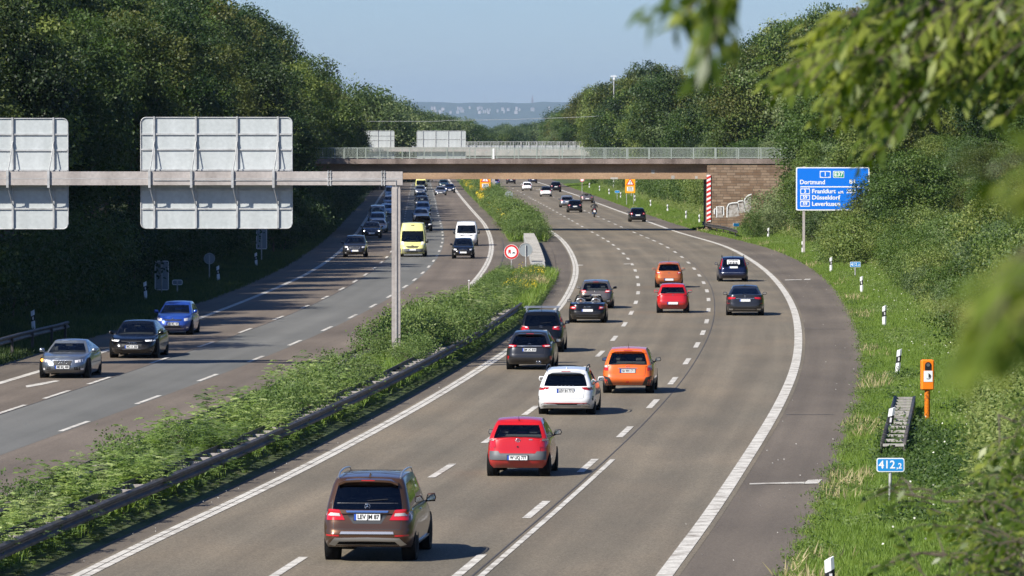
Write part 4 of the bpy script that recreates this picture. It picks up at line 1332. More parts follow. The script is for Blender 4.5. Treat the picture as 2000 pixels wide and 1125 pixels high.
# ladder-like double rail on the right verge
lg = thing('guard_rail_end', 'overgrown end of a double guard rail with close cross bars beside the white marker post', 'guard rail', GT(1735, 900))
pa = [GT(1722, 905), GT(1733, 862), GT(1741, 835), GT(1748, 808)]
ox = lg.location
for side_ in (0, .62):
    path = [p - ox + Vector((side_, 0, .42)) for p in pa]
    mb = MB(); mb.sweep(WB if side_ == 0 else [(-a, b_) for a, b_ in WB][::-1], path, True); mb.build('beam', M['rail'], lg)
for i in range(15):
    f_ = i / 14 * 2.999; k = int(f_)
    p = pa[k].lerp(pa[k + 1], f_ - k) - ox
    mb = MB(); mb.box(p.x + .03, p.x + .60, p.y - .05, p.y + .05, p.z + .46, p.z + .53); mb.build('cross_bar', M['concrete'], lg)
for p_ in pa:
    p = p_ - ox; mb = MB(); mb.box(p.x + .26, p.x + .36, p.y - .05, p.y + .05, p.z - .4, p.z + .5); mb.build('post', M['rail'], lg)

# ------------------------------------------------------------------ delineator posts
def delineator_proto():
    t = thing('delineator_post', '', 'marker post')
    mb = MB()
    w = .075
    prof = [(-w, -.06), (w * .2, -.075), (w, -.04), (w, .04), (w * .2, .075), (-w, .06)]
    vs, fs = [], []
    for z in (0, .55): vs += [(x, y, z) for x, y in prof]
    fs += [(i, (i + 1) % 6, (i + 1) % 6 + 6, i + 6) for i in range(6)]
    mb.add(vs, fs)
    vs = [(x, y, .78 + x * .5) for x, y in prof] + [(x, y, 1.02 + x * .55) for x, y in prof]
    mb.add(vs, [(i, (i + 1) % 6, (i + 1) % 6 + 6, i + 6) for i in range(6)] + [(6, 7, 8, 9, 10, 11)])
    mb.build('post_body', M['post_white'], t)
    mb = MB()
    vs = [(x * 1.02, y * 1.02, .545 + x * .5) for x, y in prof] + [(x * 1.02, y * 1.02, .79 + x * .5) for x, y in prof]
    mb.add(vs, [(i, (i + 1) % 6, (i + 1) % 6 + 6, i + 6) for i in range(6)] + [(5, 4, 3, 2, 1, 0), (6, 7, 8, 9, 10, 11)])
    mb.build('black_band', M['black'], t)
    mb = MB(); mb.box(-.025, .025, -.085, -.076, .60, .74); mb.build('reflector', M['lamp_white'], t)
    return t
dp = delineator_proto()
right_posts = [(1625, 1196), (1733, 864), (1752, 736), (1727, 640), (1683, 575), (1623, 533), (1568, 497), (1500, 468), (1366, 438), (1340, 430), (1304, 416),
               (1271, 406), (1240.5, 396), (1212, 389), (1190, 382), (1171, 375), (1151, 369)]
names = ['white marker post at the bottom edge of the picture, right of the hard shoulder', 'tilted white marker post standing at the overgrown ladder-like rail', 'white marker post on the grass left of the orange telephone',
         'white marker post on the verge above the telephone, third from the front', 'white marker post just below the small blue kilometre sign', 'white marker post left of the small blue kilometre sign',
         'white marker post at the foot of the big blue direction sign', 'white marker post between the stone abutment and the big blue sign', 'white marker post right in front of the abutment corner']
for i, (u, v) in enumerate(right_posts):
    t = dp if i == 0 else copy_tree(dp)
    p = GT(u, v) if i else G(u, v)
    t.location = p; t.rotation_euler = (R(random.uniform(-2, 2)), R((-3, 8, 5)[i] if i < 3 else random.uniform(-3, 3)), R(random.uniform(-8, 8)))
    t.scale = (1.12, 1.12, .98)
    if i < len(names): tag(t, names[i], 'marker post')
    else: tag(t, 'small distant white marker post on the right verge beyond the bridge', 'marker post', 'distant marker posts on the right verge')
for (u, v), lb in zip([(66, 650), (285, 587), (427, 552), (501, 523), (597, 460), (655, 417)],
                      ['white marker post behind the dark rail at the left edge', 'white marker post in the dark verge above the blue hatchback', 'white marker post in the dark verge right of the round sign back',
                       'white marker post below the tall sign back under the right gantry sign', 'white marker post in the dark verge right of the upper sign back', 'small white marker post furthest along the left verge']):
    t = copy_tree(dp); t.location = GT(u, v); tag(t, lb, 'marker post')

# ------------------------------------------------------------------ roadside signs
def post_of(t, h, r=.038, x=0, y=.04, mat='steel', z0=-.5):
    mb = MB(); mb.tube([(x, y, z0), (x, y, h)], r, 8); mb.build('post', M[mat], t)

def km_sign(u, v, D, vb, w, h, txt, label, zs=None):
    b = P(u, vb, D)
    z0 = TZ(b.x, D)
    t = thing('kilometre_sign', label, 'kilometre sign', (b.x, D, z0), R(2))
    zc = P(u, v, D).z - z0
    post_of(t, zc + h / 2 - .02)
    mb = MB(); mb.prism(rrect(-w / 2, w / 2, zc - h / 2, zc + h / 2, h * .16), .02); mb.build('border', M['sign_white'], t)
    mb = MB(); mb.prism(rrect(-w / 2 + h * .07, w / 2 - h * .07, zc - h * .43, zc + h * .43, h * .12), .004, Matrix.Translation((0, -.013, 0))); mb.build('panel', M['sign_blue2'], t)
    a, b_ = txt
    text('number', a, h * .80, M['sign_white'], t, (-w * .13, -.018, zc + .00), bold=h * .012)
    text('number', b_, h * .55, M['sign_white'], t, (w * .31, -.018, zc - h * .09), bold=h * .010)
    return t
M['sign_blue2'] = simple('kilometre_blue', (.015, .25, .60), .45)
km_sign(1739, 908, GT(1740, 993).y, 993, .66, .33, ('412', ',2'), 'large blue kilometre sign reading 412,2 on a thin brown post')
km_sign(1670.5, 516.5, GT(1670.5, 545).y, 545, .66, .33, ('412', ',0'), 'small blue kilometre sign reading 412,0 in the weeds below the big blue sign')
for (u, v, D, rz, lb) in ((1438, 439, 497, .5, 'bent blue kilometre sign next to the rail at the stone abutment'), (1205.5, 374.5, 745, 0, 'tiny blue kilometre sign on the right verge beyond the bridge')):
    b = P(u, v, D); z0 = TZ(b.x, D)
    t = thing('kilometre_sign', lb, 'kilometre sign', (b.x, D, z0), rz)
    zc = max(.5, b.z - z0); post_of(t, zc)
    mb = MB(); mb.prism(rrect(-.33, .33, zc - .16, zc + .16, .05), .02); mb.build('border', M['sign_white'], t)
    mb = MB(); mb.prism(rrect(-.31, .31, zc - .14, zc + .14, .04), .004, Matrix.Translation((0, -.013, 0))); mb.build('panel', M['sign_blue2'], t)

# big blue direction sign
DS = 402.0
S = FPX / DS
bs = thing('direction_sign', 'big blue motorway direction sign listing Dortmund and Frankfurt, half covered by foliage', 'direction sign', (P(1624, 400, DS).x, DS, TZ(P(1624, 400, DS).x, DS)), 0)
o_ = bs.location
def sx(u): return P(u, 400, DS).x - o_.x
def sz(v): return P(1624, v, DS).z - o_.z
mb = MB(); mb.prism(rrect(sx(1554.5), sx(1698), sz(411), sz(326.5), .12), .04); mb.build('border', M['sign_white'], bs)
mb = MB(); mb.prism(rrect(sx(1556.8), sx(1695.7), sz(408.9), sz(328.6), .09), .004, Matrix.Translation((0, -.023, 0))); mb.build('panel', M['sign_blue'], bs)
for u in (1570, 1675):
    mb = MB(); mb.box(sx(u) - .09, sx(u) + .09, .03, .19, -1, sz(325)); mb.build('post', M['gantry'], bs)
YT = -.030
def autobahn_box(u0, u1, v0, v1, num):
    x0, x1, z0, z1 = sx(u0), sx(u1), sz(v1), sz(v0)
    b = MB(); b.prism(rrect(x0, x1, z0, z1, .03), .003, Matrix.Translation((0, YT, 0))); b.build('route_frame', M['sign_white'], bs)
    e = .055; h = (z1 - z0)
    poly = [(x0 + e, z0 + h * .18), (x0 + (x1 - x0) * .3, z0 + e), (x1 - (x1 - x0) * .3, z0 + e), (x1 - e, z0 + h * .18),
            (x1 - e, z1 - h * .18), (x1 - (x1 - x0) * .3, z1 - e), (x0 + (x1 - x0) * .3, z1 - e), (x0 + e, z1 - h * .18)]
    b = MB(); b.prism(poly, .003, Matrix.Translation((0, YT - .004, 0))); b.build('route_symbol', M['sign_blue'], bs)
    text('route_number', num, h * .82, M['sign_white'], bs, ((x0 + x1) / 2, YT - .008, (z0 + z1) / 2), bold=.012)
autobahn_box(1601, 1622.3, 334, 347.3, '1')
x0, x1, z0, z1 = sx(1627), sx(1648.6), sz(347.3), sz(334)
mb = MB(); mb.prism(rrect(x0, x1, z0, z1, .05), .003, Matrix.Translation((0, YT, 0))); mb.build('route_frame', M['sign_white'], bs)
mb = MB(); mb.prism(rrect(x0 + .04, x1 - .04, z0 + .04, z1 - .04, .04), .003, Matrix.Translation((0, YT - .004, 0))); mb.build('route_symbol', M['sign_green'], bs)
text('route_number', 'E37', .44, M['sign_white'], bs, ((x0 + x1) / 2, YT - .008, (z0 + z1) / 2), bold=.012)
mb = MB(); mb.box(sx(1563), sx(1690), YT - .003, YT, sz(366), sz(363.8)); mb.build('divider', M['sign_white'], bs)
def stext(s, u, v, size, fit=None):
    me = text_mesh(s, size, .012)
    xs = [q.co.x for q in me.vertices]
    k = 1.0 if fit is None else (fit / S) / (max(xs) - min(xs))
    o = text('place_name' if s[0].isalpha() else 'distance', s, size, M['sign_white'], bs, (sx(u), YT - .004, sz(v)), sx=k, bold=.012, left=True)
stext('Dortmund', 1562.5, 356, .46, 48.5)
stext('84', 1658.5, 355.5, .44, 12)
for n_, v0, nm, fit in (('3', 368, 'Frankfurt', 46.5), ('59', 380.2, 'Düsseldorf', 55), ('59', 392.6, 'Leverkusen', 55)):
    autobahn_box(1563, 1581.6, v0, v0 + 11, n_)
    stext(nm, 1586, v0 + 5.8, .44, fit)
stext('a.M.', 1637, 375.5, .26, 11)
stext('202', 1653, 373.8, .42, 18)

# orange warning boards with triangle
def warning_board(u0, u1, v0, D, label, face=True, extra=None):
    cx = P((u0 + u1) / 2, v0, D).x; z0 = TZ(cx, D); zb = P(1000, v0, D).z - z0
    w = (u1 - u0) / (FPX / D) / 2; H = w * 3.3
    t = thing('warning_board', label, 'warning sign', (cx, D, z0), 0)
    for xx in (-w * .7, w * .7): post_of(t, zb + H * .9, .035, xx, .06)
    mb = MB(); mb.prism(rrect(-w, w, zb, zb + H, .05), .03); mb.build('panel', M['sign_orange'], t)
    tr = lambda s_, dzz: [(-w * s_, zb + H * .47 + dzz), (w * s_, zb + H * .47 + dzz), (0, zb + H * .47 + dzz + w * s_ * 1.74)]
    mb = MB(); mb.prism(tr(.86, 0), .004, Matrix.Translation((0, -.02, 0))); mb.build('triangle_border', M['sign_red'], t)
    mb = MB(); mb.prism(tr(.56, w * .17), .004, Matrix.Translation((0, -.026, 0))); mb.build('triangle', M['sign_white'], t)
    text('exclamation_mark', '!', w * .85, M['ink'], t, (0, -.032, zb + H * .47 + w * .5), bold=.02)
    mb = MB(); mb.prism(rrect(-w * .62, w * .62, zb + H * .12, zb + H * .38, .03), .004, Matrix.Translation((0, -.02, 0))); mb.build('plate', M['sign_white'], t)
    mb = MB()
    for k in range(3): mb.box(-w * .45, w * .45, -.028, -.023, zb + H * (.16 + .075 * k), zb + H * (.19 + .075 * k))
    mb.build('plate_lines', M['ink'], t)
    return t
warning_board(1221, 1240.5, 377, 690, 'orange warning board with red triangle on the right verge, below the bridge girder')
warning_board(937.5, 958, 371.5, 720, 'orange warning board with red triangle on the median, beside the distant gantry post')
cx = P(1247, 350, 760).x; z0 = TZ(cx, 760)
t = thing('exit_sign', 'white sign reading Niehl, partly hidden by the girder and the orange board', 'direction sign', (cx, 760, z0))
zc = P(1000, 349.5, 760).z - z0
for xx in (-1, 1): post_of(t, zc + .3, .05, xx, .06)
mb = MB(); mb.prism(rrect(-1.35, 1.15, zc - .55, zc + .85, .06), .03); mb.build('panel', M['sign_white'], t)
text('place_name', 'Niehl', .70, M['ink'], t, (.05, -.02, zc + .0), bold=.01)

def round_sign(u, v, rpx, D, label, front=None, vb=None, mat='sign_grey', rz=0):
    c = P(u, v, D); z0 = TZ(c.x, D)
    t = thing('round_sign', label, 'traffic sign', (c.x, D, z0), rz)
    zc = c.z - z0; r = rpx / (FPX / D)
    post_of(t, zc + (r * .7 if not front else r * .5), .035, 0, -.035 if not front else .05)
    def disc(rr, y, th, name, m_, n=28):
        b = MB(); b.prism([(rr * math.cos(2 * PI * k / n), zc + rr * math.sin(2 * PI * k / n)) for k in range(n)], th, Matrix.Translation((0, y, 0))); b.build(name, M[m_], t)
    if not front:
        disc(r, 0.02, .02, 'panel', mat)
        b = MB(); b.tube([(r * math.cos(2 * PI * k / 24), .005, zc + r * math.sin(2 * PI * k / 24)) for k in range(25)], .018, 5, cap=False); b.build('rim', M['steel'], t)
    else:
        disc(r, 0, .02, 'panel', 'sign_white')
        disc(r * .955, -.014, .004, 'red_ring', 'sign_red')
        disc(r * .70, -.020, .004, 'white_disc', 'sign_white')
        if front == 'truck':
            q = r
            b = MB(); b.box(-q * .42, -q * .10, -.030, -.024, zc - q * .12, zc + q * .30); b.build('red_lorry', M['sign_red'], t)
            b = MB(); b.box(q * .10, q * .50, -.030, -.024, zc - q * .20, zc - q * .10); b.box(q * .2, q * .4, -.030, -.024, zc - q * .10, zc - q * .02)
            b.box(-q * .42, -q * .34, -.030, -.024, zc - q * .24, zc - q * .13); b.box(-q * .18, -q * .10, -.030, -.024, zc - q * .24, zc - q * .13); b.build('black_car', M['ink'], t)
    return t
round_sign(999, 492, 14.6, 352, 'red and white round no overtaking sign for lorries on the median', 'truck')
round_sign(1027, 488, 13, 346, 'grey back of a round sign beside the steel barrier on the median')
round_sign(994, 381, 7.8, 600, 'grey back of a round sign standing among the far median bushes')
round_sign(409, 505, 10.5, GT(409, 548).y, 'grey back of a round sign in the dark left verge')
round_sign(1137, 351, 4.5, 800, 'tiny red round sign just below the girder on the right verge', 'x')

def rect_back(u0, u1, v0, v1, vb, label, halves=False):
    D = GT((u0 + u1) / 2, vb).y
    c = P((u0 + u1) / 2, v1, D); z0 = TZ(c.x, D)
    t = thing('verge_sign', label, 'traffic sign', (c.x, D, z0), R(-4))
    s = D / FPX; w = (u1 - u0) * s / 2; za = P(1000, v1, D).z - z0; zb = P(1000, v0, D).z - z0
    post_of(t, zb - .03, .04, 0, -.05)
    mb = MB(); mb.prism(rrect(-w, w, za, zb, .07), .02); mb.build('panel', M['sign_grey'], t)
    mb = MB(); q = [Vector((a, -.015, b_)) for a, b_ in rrect(-w, w, za, zb, .07)]; q.append(q[0]); mb.tube(q, .022, 5, cap=False); mb.build('rim', M['post_white'], t)
rect_back(303, 329, 510, 566, 577, 'tall dark rectangular sign back in the left verge above the black saloon')
rect_back(501, 521, 446, 486, 512, 'dark rectangular sign back under the right edge of the gantry sign')
rect_back(571.5, 587.5, 406, 443.5, 466, 'dark rectangular sign back touching the right corner of the gantry sign')
rect_back(337, 356, 547, 556, 576, 'small dark sign back beside the tall rectangular one')
rect_back(593, 605, 438, 444, 458, 'small dark sign back furthest along the left verge')
# slim brown marker on the median
t = thing('slim_post', 'slim pale wooden post in the bushes beside the left carriageway edge line', 'post', (P(916, 600, 262).x, 262, 0))
mb = MB(); mb.box(-.035, .035, -.03, .03, -.3, P(916, 549, 262).z, bev=.008); mb.build('post_shaft', M['gantry'], t)
mb = MB(); mb.box(-.045, .045, -.04, .04, P(916, 549, 262).z, P(916, 547, 262).z, bev=.008); mb.build('cap', M['post_white'], t)

# ------------------------------------------------------------------ emergency telephone
b = GT(1811, 829)
et = thing('emergency_telephone', 'orange emergency telephone on a rusty orange post in the grass', 'emergency telephone', b, R(6))
s = b.y / FPX
zt, zm = (829 - 702) * s, (829 - 762) * s
mb = MB(); mb.tube([(0, 0, -.4), (0, 0, zm)], .085, 14); mb.build('post', M['rust_orange'], et)
mb = MB(); mb.box(-.20, .20, -.13, .13, zm, zt, bev=.04); mb.build('housing', M['orange_box'], et)
mb = MB(); h = zt - zm
mb.prism([(-.10, zm + h * .66)] + [(-.10 * math.cos(a), zm + h * .82 + .10 * math.sin(a)) for a in np.linspace(0, PI, 10)] + [(.10, zm + h * .66)], .012, Matrix.Translation((0, -.134, 0))); mb.build('niche', M['black'], et)
mb = MB(); mb.prism([(.055 * math.cos(a), zm + h * .83 + .055 * math.sin(a)) for a in np.linspace(0, 2 * PI, 14, endpoint=False)], .02, Matrix.Translation((0, -.146, 0))); mb.build('speaker_disc', M['grey_trim'], et)
mb = MB(); mb.prism(rrect(-.135, .135, zm + h * .28, zm + h * .64, .01), .006, Matrix.Translation((0, -.134, 0))); mb.build('label_plate', M['sign_white'], et)
mb = MB(); mb.tube([(.08 * math.cos(a), -.140, zm + h * .46 + .08 * math.sin(a)) for a in np.linspace(-2.2, 1.6, 12)], .008, 5); mb.box(.01, .06, -.144, -.138, zm + h * .42, zm + h * .52); mb.build('receiver_symbol', M['ink'], et)

# ------------------------------------------------------------------ mast and wire, distant hills, town
DM = 860
mt = thing('lamp_mast', 'tall thin lamp mast rising from the trees right of centre', 'lamp mast', (P(1199, 200, DM).x, DM, 0))
zt = vz(150, DM)
mb = MB(); mb.tube([(0, 0, 0), (0, 0, zt)], [.16, .08], 8); mb.build('mast_pole', M['steel'], mt)
mb = MB(); mb.box(-.5, .5, -.12, .12, zt, zt + .16, bev=.03); mb.box(-.12, .12, -.2, .2, zt - .5, zt - .1); mb.build('lamp_head', M['post_white'], mt)
wr = MB(); pts = []
for i in range(25):
    f_ = i / 24; u = 1199 + (650 - 1199) * f_
    v = 226 + 9 * math.sin(min(1, f_ * 1.6) * PI / 2) + (2 if f_ > .6 else 0)
    pts.append(P(u, v, DM))
wr.tube(pts, .028, 5); tag(wr.build('overhead_wire', M['steel']), 'thin pale wire spanning the valley from the lamp mast to the left wood', 'cable')

def ridge(name, D0, D1, prof, u0, u1, mat):
    nu, nd = 220, 14
    vs = []
    for j in range(nd):
        fd = j / (nd - 1); D = D0 + (D1 - D0) * fd
        for i in range(nu):
            u = u0 + (u1 - u0) * i / (nu - 1)
            top = float(np.interp(u, [a for a, b in prof], [b for a, b in prof]))
            x = (u - CU) / FPX * D1
            zt = vz(top, D1) + 2.2 * math.sin(u * .37) + 1.6 * math.sin(u * .91 + 1) + 1.2 * math.sin(u * 2.3)
            s_ = math.sin(fd * PI / 2) ** 1.3
            vs.append((x, D, -2 + (zt + 2) * s_ + 1.5 * math.sin(x * .013 + D * .01) * (1 - s_)))
    fs = [(j * nu + i, j * nu + i + 1, (j + 1) * nu + i + 1, (j + 1) * nu + i) for j in range(nd - 1) for i in range(nu - 1)]
    mb = MB(); mb.add(vs, fs, True); return struct(mb.build(name, mat))
M['hill'] = ramp_mat('hill_woods', [(.035, .055, .025), (.055, .080, .035), (.09, .11, .05)], (.01, .06), .95, speck=.3)
M['plain'] = ramp_mat('plain_fields', [(.06, .09, .04), (.12, .14, .07), (.20, .20, .12)], (.006, .03), .95, speck=.2)
ridge('hills', 24000, 30000, [(-2000, 206), (600, 202), (800, 199), (870, 200), (900, 202), (960, 200), (1000, 202), (1060, 200), (1110, 199), (1400, 204), (3000, 208)], -1500, 3500, M['hill'])
random.seed(31)
M['wall_white'] = simple('white_render', (.38, .36, .33), .7)
M['roof_grey'] = simple('grey_roof', (.22, .17, .15), .8)
for i in range(44):
    u = random.choice([random.uniform(838, 880), random.uniform(890, 940), random.uniform(935, 990), random.uniform(990, 1085)])
    v = random.uniform(207, 217)
    D = 26500 + random.uniform(-400, 400)
    p = P(u, v, D)
    wd, hh = random.choice((6, 7, 8, 10, 16)) * random.uniform(.8, 1.2), random.uniform(1, 5)
    t = thing('town_house', 'tiny white building of the hazy town on the distant hillside', 'building', (p.x, D, p.z - 3), random.uniform(-.3, .3), 'buildings of the distant town')
    mb = MB(); mb.box(-wd / 2, wd / 2, 0, 7, -12, hh); mb.build('wall', M['wall_white'], t)
    mb = MB(); mb.add([(-wd / 2 - .3, -.3, hh), (wd / 2 + .3, -.3, hh), (wd / 2 + .3, 7.3, hh), (-wd / 2 - .3, 7.3, hh), (-wd / 2 + 1, 3.5, hh + 2), (wd / 2 - 1, 3.5, hh + 2)], [(0, 1, 5, 4), (2, 3, 4, 5), (1, 2, 5), (3, 0, 4), (3, 2, 1, 0)]); mb.build('roof', M['roof_grey'], t)
p = P(1040, 201, 29800)
t = thing('church_tower', 'thin church spire rising above the hazy skyline', 'church', (p.x, 29800, p.z - 42)); t.scale = (2.1, 2.1, 2.1)
mb = MB(); mb.box(-2.6, 2.6, -2, 2, 0, 26); mb.build('tower', M['roof_grey'], t)
mb = MB(); mb.add([(-3.2, -3.2, 26), (3.2, -3.2, 26), (3.2, 3.2, 26), (-3.2, 3.2, 26), (0, 0, 42)], [(0, 1, 4), (1, 2, 4), (2, 3, 4), (3, 0, 4), (3, 2, 1, 0)]); mb.build('spire', M['roof_grey'], t)
for u, h in ((946, 24), (968, 18), (978, 15)):
    p = P(u, 202, 29700)
    t = thing('power_pylon', 'faint lattice power pylon on the hazy ridge', 'pylon', (p.x, 29700, p.z - 8), 0, 'pylons on the ridge'); t.scale = (2.1, 2.1, 2.1)
    H = h + 4
    mb = MB()
    for sx_ in (-1, 1): mb.tube([(sx_ * 1.2, 0, -6), (0, 0, H)], .22, 4)
    for q in range(6): mb.tube([(-1.2 + q * .2, 0, q * H / 6), (1.2 - q * .2 - .2, 0, (q + 1) * H / 6)], .14, 4)
    mb.build('lattice', M['steel'], t)
    for zz, ww in ((.62, 4.5), (.8, 3.4)):
        mb = MB(); mb.tube([(-ww, 0, H * zz), (0, 0, H * zz + .7), (ww, 0, H * zz)], .2, 4); mb.build('cross_arm', M['steel'], t)

# grit and litter on the shoulder
random.seed(4)
mb = MB()
for i in range(170):
    y = 100 * (1 + random.random() ** 2 * 3.5)
    x = float(x_pr(y)) - random.random() ** 1.6 * 3.2 if i % 3 else float(x_el(y)) - random.uniform(.3, .8)
    r_ = random.uniform(.008, .02)
    a = random.uniform(0, 3)
    mb.add([(x + r_ * math.cos(a + k * PI / 2) * (1.6 if k % 2 else 1), y + r_ * 1.5 * math.sin(a + k * PI / 2), .024 + (.012 if k == 1 else 0)) for k in range(4)] + [(x, y, .05)], [(0, 1, 4), (1, 2, 4), (2, 3, 4), (3, 0, 4)])
tag(mb.build('grit', M['concrete']), 'small pale stones and litter scattered along the shoulders', 'grit', kind='stuff')
# ------------------------------------------------------------------ cars
def quarter(n, N_=17):
    """superellipse quarter from (1,0) to (0,1), even arc length"""
    t = np.linspace(0, PI / 2, 400)
    x, y = np.cos(t) ** (2 / n), np.sin(t) ** (2 / n)
    s = np.concatenate([[0], np.cumsum(np.hypot(np.diff(x), np.diff(y)))])
    q = np.linspace(0, s[-1], N_)
    return np.interp(q, s, x), np.interp(q, s, y)


BASE = dict(L=4.3, W=1.8, H=1.48, wb=2.6, wr=.32, gc=.20, oh=.88, nr=8.0, nf=4.2, deck=[(-1, .92), (-.8, .95), (0, .95), (.35, .95), (.6, .92), (.85, .80), (1, .68)],
            gh=(-2.02, -1.45, .25, 1.15), wb_f=.90, wr_f=.70, glo=.07, ghi=.80, roofdrop=.06, rear_in=[(0, .18), (.12, .08), (.28, 0), (.45, .0), (.55, .03), (.8, .07), (1, .12)],
            front_in=[(0, .22), (.15, .08), (.35, 0), (.6, .02), (.85, .10), (1, .22)], wid=[(0, .93), (.12, .965), (.3, .985), (.5, 1), (.75, .985), (.92, .95), (1, .925)],
            pil=(-.80, -.10, -.04, .60), glass='glass', side_glass=None, roofpaint=None, seats=True, rearglass=True)


def make_car(name, label, cat, sp_in, paintm, group=None):
    sp = dict(BASE); sp.update(sp_in)
    L, W, H = sp['L'], sp['W'], sp['H']
    root = thing(name, label, cat, group=group)
    hw = W / 2
    dk_y = np.array([a * L / 2 for a, b in sp['deck']]); dk_z = np.array([b for a, b in sp['deck']])
    zt = lambda y: float(np.interp(y, dk_y, dk_z))
    zb = lambda y: sp['gc'] + .07 * min(1, abs(y) / (L / 2)) ** 6
    pf = lambda key, t: float(np.interp(t, [a for a, b in sp[key]], [b for a, b in sp[key]]))
    mb = MB()
    qx_r, qy_r = quarter(sp['nr'] * 1.7); qx_f, qy_f = quarter(sp['nf'] * 1.25)
    ts = [0, .05, .12, .2, .28, .37, .46, .55, .64, .73, .82, .9, .96, 1]
    half = [(x, -y, -1) for x, y in zip(qx_r[::-1], qy_r[::-1])] + [(x, y, 1) for x, y in zip(qx_f[1:], qy_f[1:])]   # rear centre -> side -> front centre
    nh = len(half)
    ring = half + [(-x, y, s) for x, y, s in half[-2:0:-1]]
    nr_ = len(ring)
    rows = []
    for t in ts:
        wf = pf('wid', t) * hw
        er = .015 * (1 if t > .94 else 0)
        rr, ff = L / 2 - pf('rear_in', t), L / 2 - pf('front_in', t)
        row = []
        for x, y, s in ring:
            yy = y * (rr if s < 0 else ff)
            taper = 1 - sp.get('taper', .012) * abs(y) ** 2
            row.append((x * wf * taper, yy, zb(yy) + t * (zt(yy) - zb(yy)) - (er * .4 if t == 1 else 0)))
        rows.append(row)
    vs = [p for r_ in rows for p in r_]
    fs = []
    for j in range(len(ts) - 1):
        for k in range(nr_):
            k2 = (k + 1) % nr_
            fs.append((j * nr_ + k, j * nr_ + k2, (j + 1) * nr_ + k2, (j + 1) * nr_ + k))
    mb.cur = 0; mb.add(vs, fs, True)
    # caps across
    gr0, gr1, gf1, gf0 = sp['gh']
    def cap(row, crown, mat_in, mat_out, flip=False):
        fl = [1, .9, .7, .4, 0, -.4, -.7, -.9, -1]
        vv = []
        for i in range(nh):
            x, y, z = row[i]
            for f in fl: vv.append((x * f, y, z + crown * (1 - f * f)))
        m = len(fl)
        for i in range(nh - 1):
            yc = (row[i][1] + row[i + 1][1]) / 2
            inside = gr0 + .12 < yc < gf0 - .12
            for k in range(m - 1):
                mb.cur = mat_in if (inside and mat_in is not None) else mat_out
                q = i * m + k
                b0 = len(mb.v)
                pass
            fs_ = [(i * m + k, i * m + k + 1, (i + 1) * m + k + 1, (i + 1) * m + k) for k in range(m - 1)]
            used = sorted({a for f_ in fs_ for a in f_}); mp = {a: c for c, a in enumerate(used)}
            mb.add([vv[a] for a in used], [tuple(mp[a] for a in (f_[::-1] if not flip else f_)) for f_ in fs_], True)
    cap(rows[-1], .035, 1, 0)
    cap(rows[0], 0, None, 2, True)
    # greenhouse
    glo, ghi = sp['glo'], sp['ghi']
    sl = [0, glo] + [glo + (ghi - glo) * k / 4 for k in (1, 2, 3)] + [ghi, (ghi + 1) / 2 + .02, .965, 1.0]
    p0, p1, p2, p3 = sp['pil']
    per = [(0, -1), (.35, -1), (.66, -.994), (.84, -.982), (.93, -.955), (.985, -.915), (1, -.86), (1, p0), (1, (p0 + p1) / 2), (1, p1), (1, p2), (1, (p2 + p3) / 2), (1, p3),
           (1, p3 + .12), (.97, .88), (.925, .93), (.86, .955), (.66, .985), (.35, 1), (0, 1)]
    npz = len(per)
    ringp = per + [(-x, y) for x, y in per[-2:0:-1]]
    ng = len(ringp)
    def zroof(y): return H - sp['roofdrop'] * ((y - (gr1 + gf1) / 2) / ((gf1 - gr1) / 2)) ** 2
    grows = []
    for s in sl:
        k = s ** 1.25
        wg = hw * (sp['wb_f'] * (1 - k) + sp['wr_f'] * k)
        yr = gr0 + (gr1 - gr0) * s ** sp.get('rp', 1.15); yf = gf0 + (gf1 - gf0) * s ** .95
        ins = 0 if s <= ghi + 1e-6 else (.012 if s < .95 else (.03 if s < .99 else .075))
        wg *= 1 - ins * 1.3; 
        mid, hf = (yr + yf) / 2, (yf - yr) / 2 - ins * 1.2
        zf = s if s < .95 else (.985 if s < .99 else 1.0)
        if s > ghi + 1e-6 and s < .95: zf = s
        row = []
        for fx, fy in ringp:
            y = mid + fy * hf
            z0, z1 = zt(min(max(y, -L / 2), L / 2)) - .03, zroof(min(max(y, gr1), gf1)) - .028
            row.append((fx * wg, y, z0 * (1 - zf) + z1 * zf))
        grows.append(row)
    segs = {'rear_window': [(0, 3)], 'windscreen': [(npz - 4, npz - 1)]}
    def is_glass(k, j):
        kk = k if k < npz - 1 else (ng - 1 - k)
        if not (1 <= j < 5): return None
        if kk < 3: return 'rear_window' if sp['rearglass'] else None
        if kk >= npz - 4: return 'windscreen'
        if sp.get('noside'): return None
        sd = 'R' if k < npz - 1 else 'L'
        if 7 <= kk < 9: return 'side_window_rear' + sd if not sp.get('vanside') else None
        if 10 <= kk < 12: return 'side_window_front' + sd
        return None
    gl = {}
    body_f = []
    open_top = sp.get('open')
    for j in range(len(sl) - 1):
        for k in range(ng):
            k2 = (k + 1) % ng
            quad_ = (grows[j][k], grows[j][k2], grows[j + 1][k2], grows[j + 1][k])
            g_ = is_glass(k, j)
            if open_top:
                kk = k if k < npz - 1 else (ng - 1 - k)
                if kk < npz - 5: continue
                if g_ != 'windscreen' and j > 5: continue
            if g_: gl.setdefault(g_, []).append(quad_)
            else: body_f.append((quad_, 3 if (sp['roofpaint'] and j >= 5) else (4 if sp.get('blackpillars') and 1 <= j < 5 else 0)))
    def add_quads(m_, quads, smooth=True):
        idx = {}; vv = []; ff = []
        for q in quads:
            f = []
            for p in q:
                key = (round(p[0], 5), round(p[1], 5), round(p[2], 5))
                if key not in idx: idx[key] = len(vv); vv.append(p)
                f.append(idx[key])
            if len(set(f)) >= 3: ff.append(tuple(dict.fromkeys(f)))
        m_.add(vv, ff, smooth)
    for mi in (0, 3, 4):
        q = [a for a, b in body_f if b == mi]
        if q: mb.cur = mi; add_quads(mb, q)
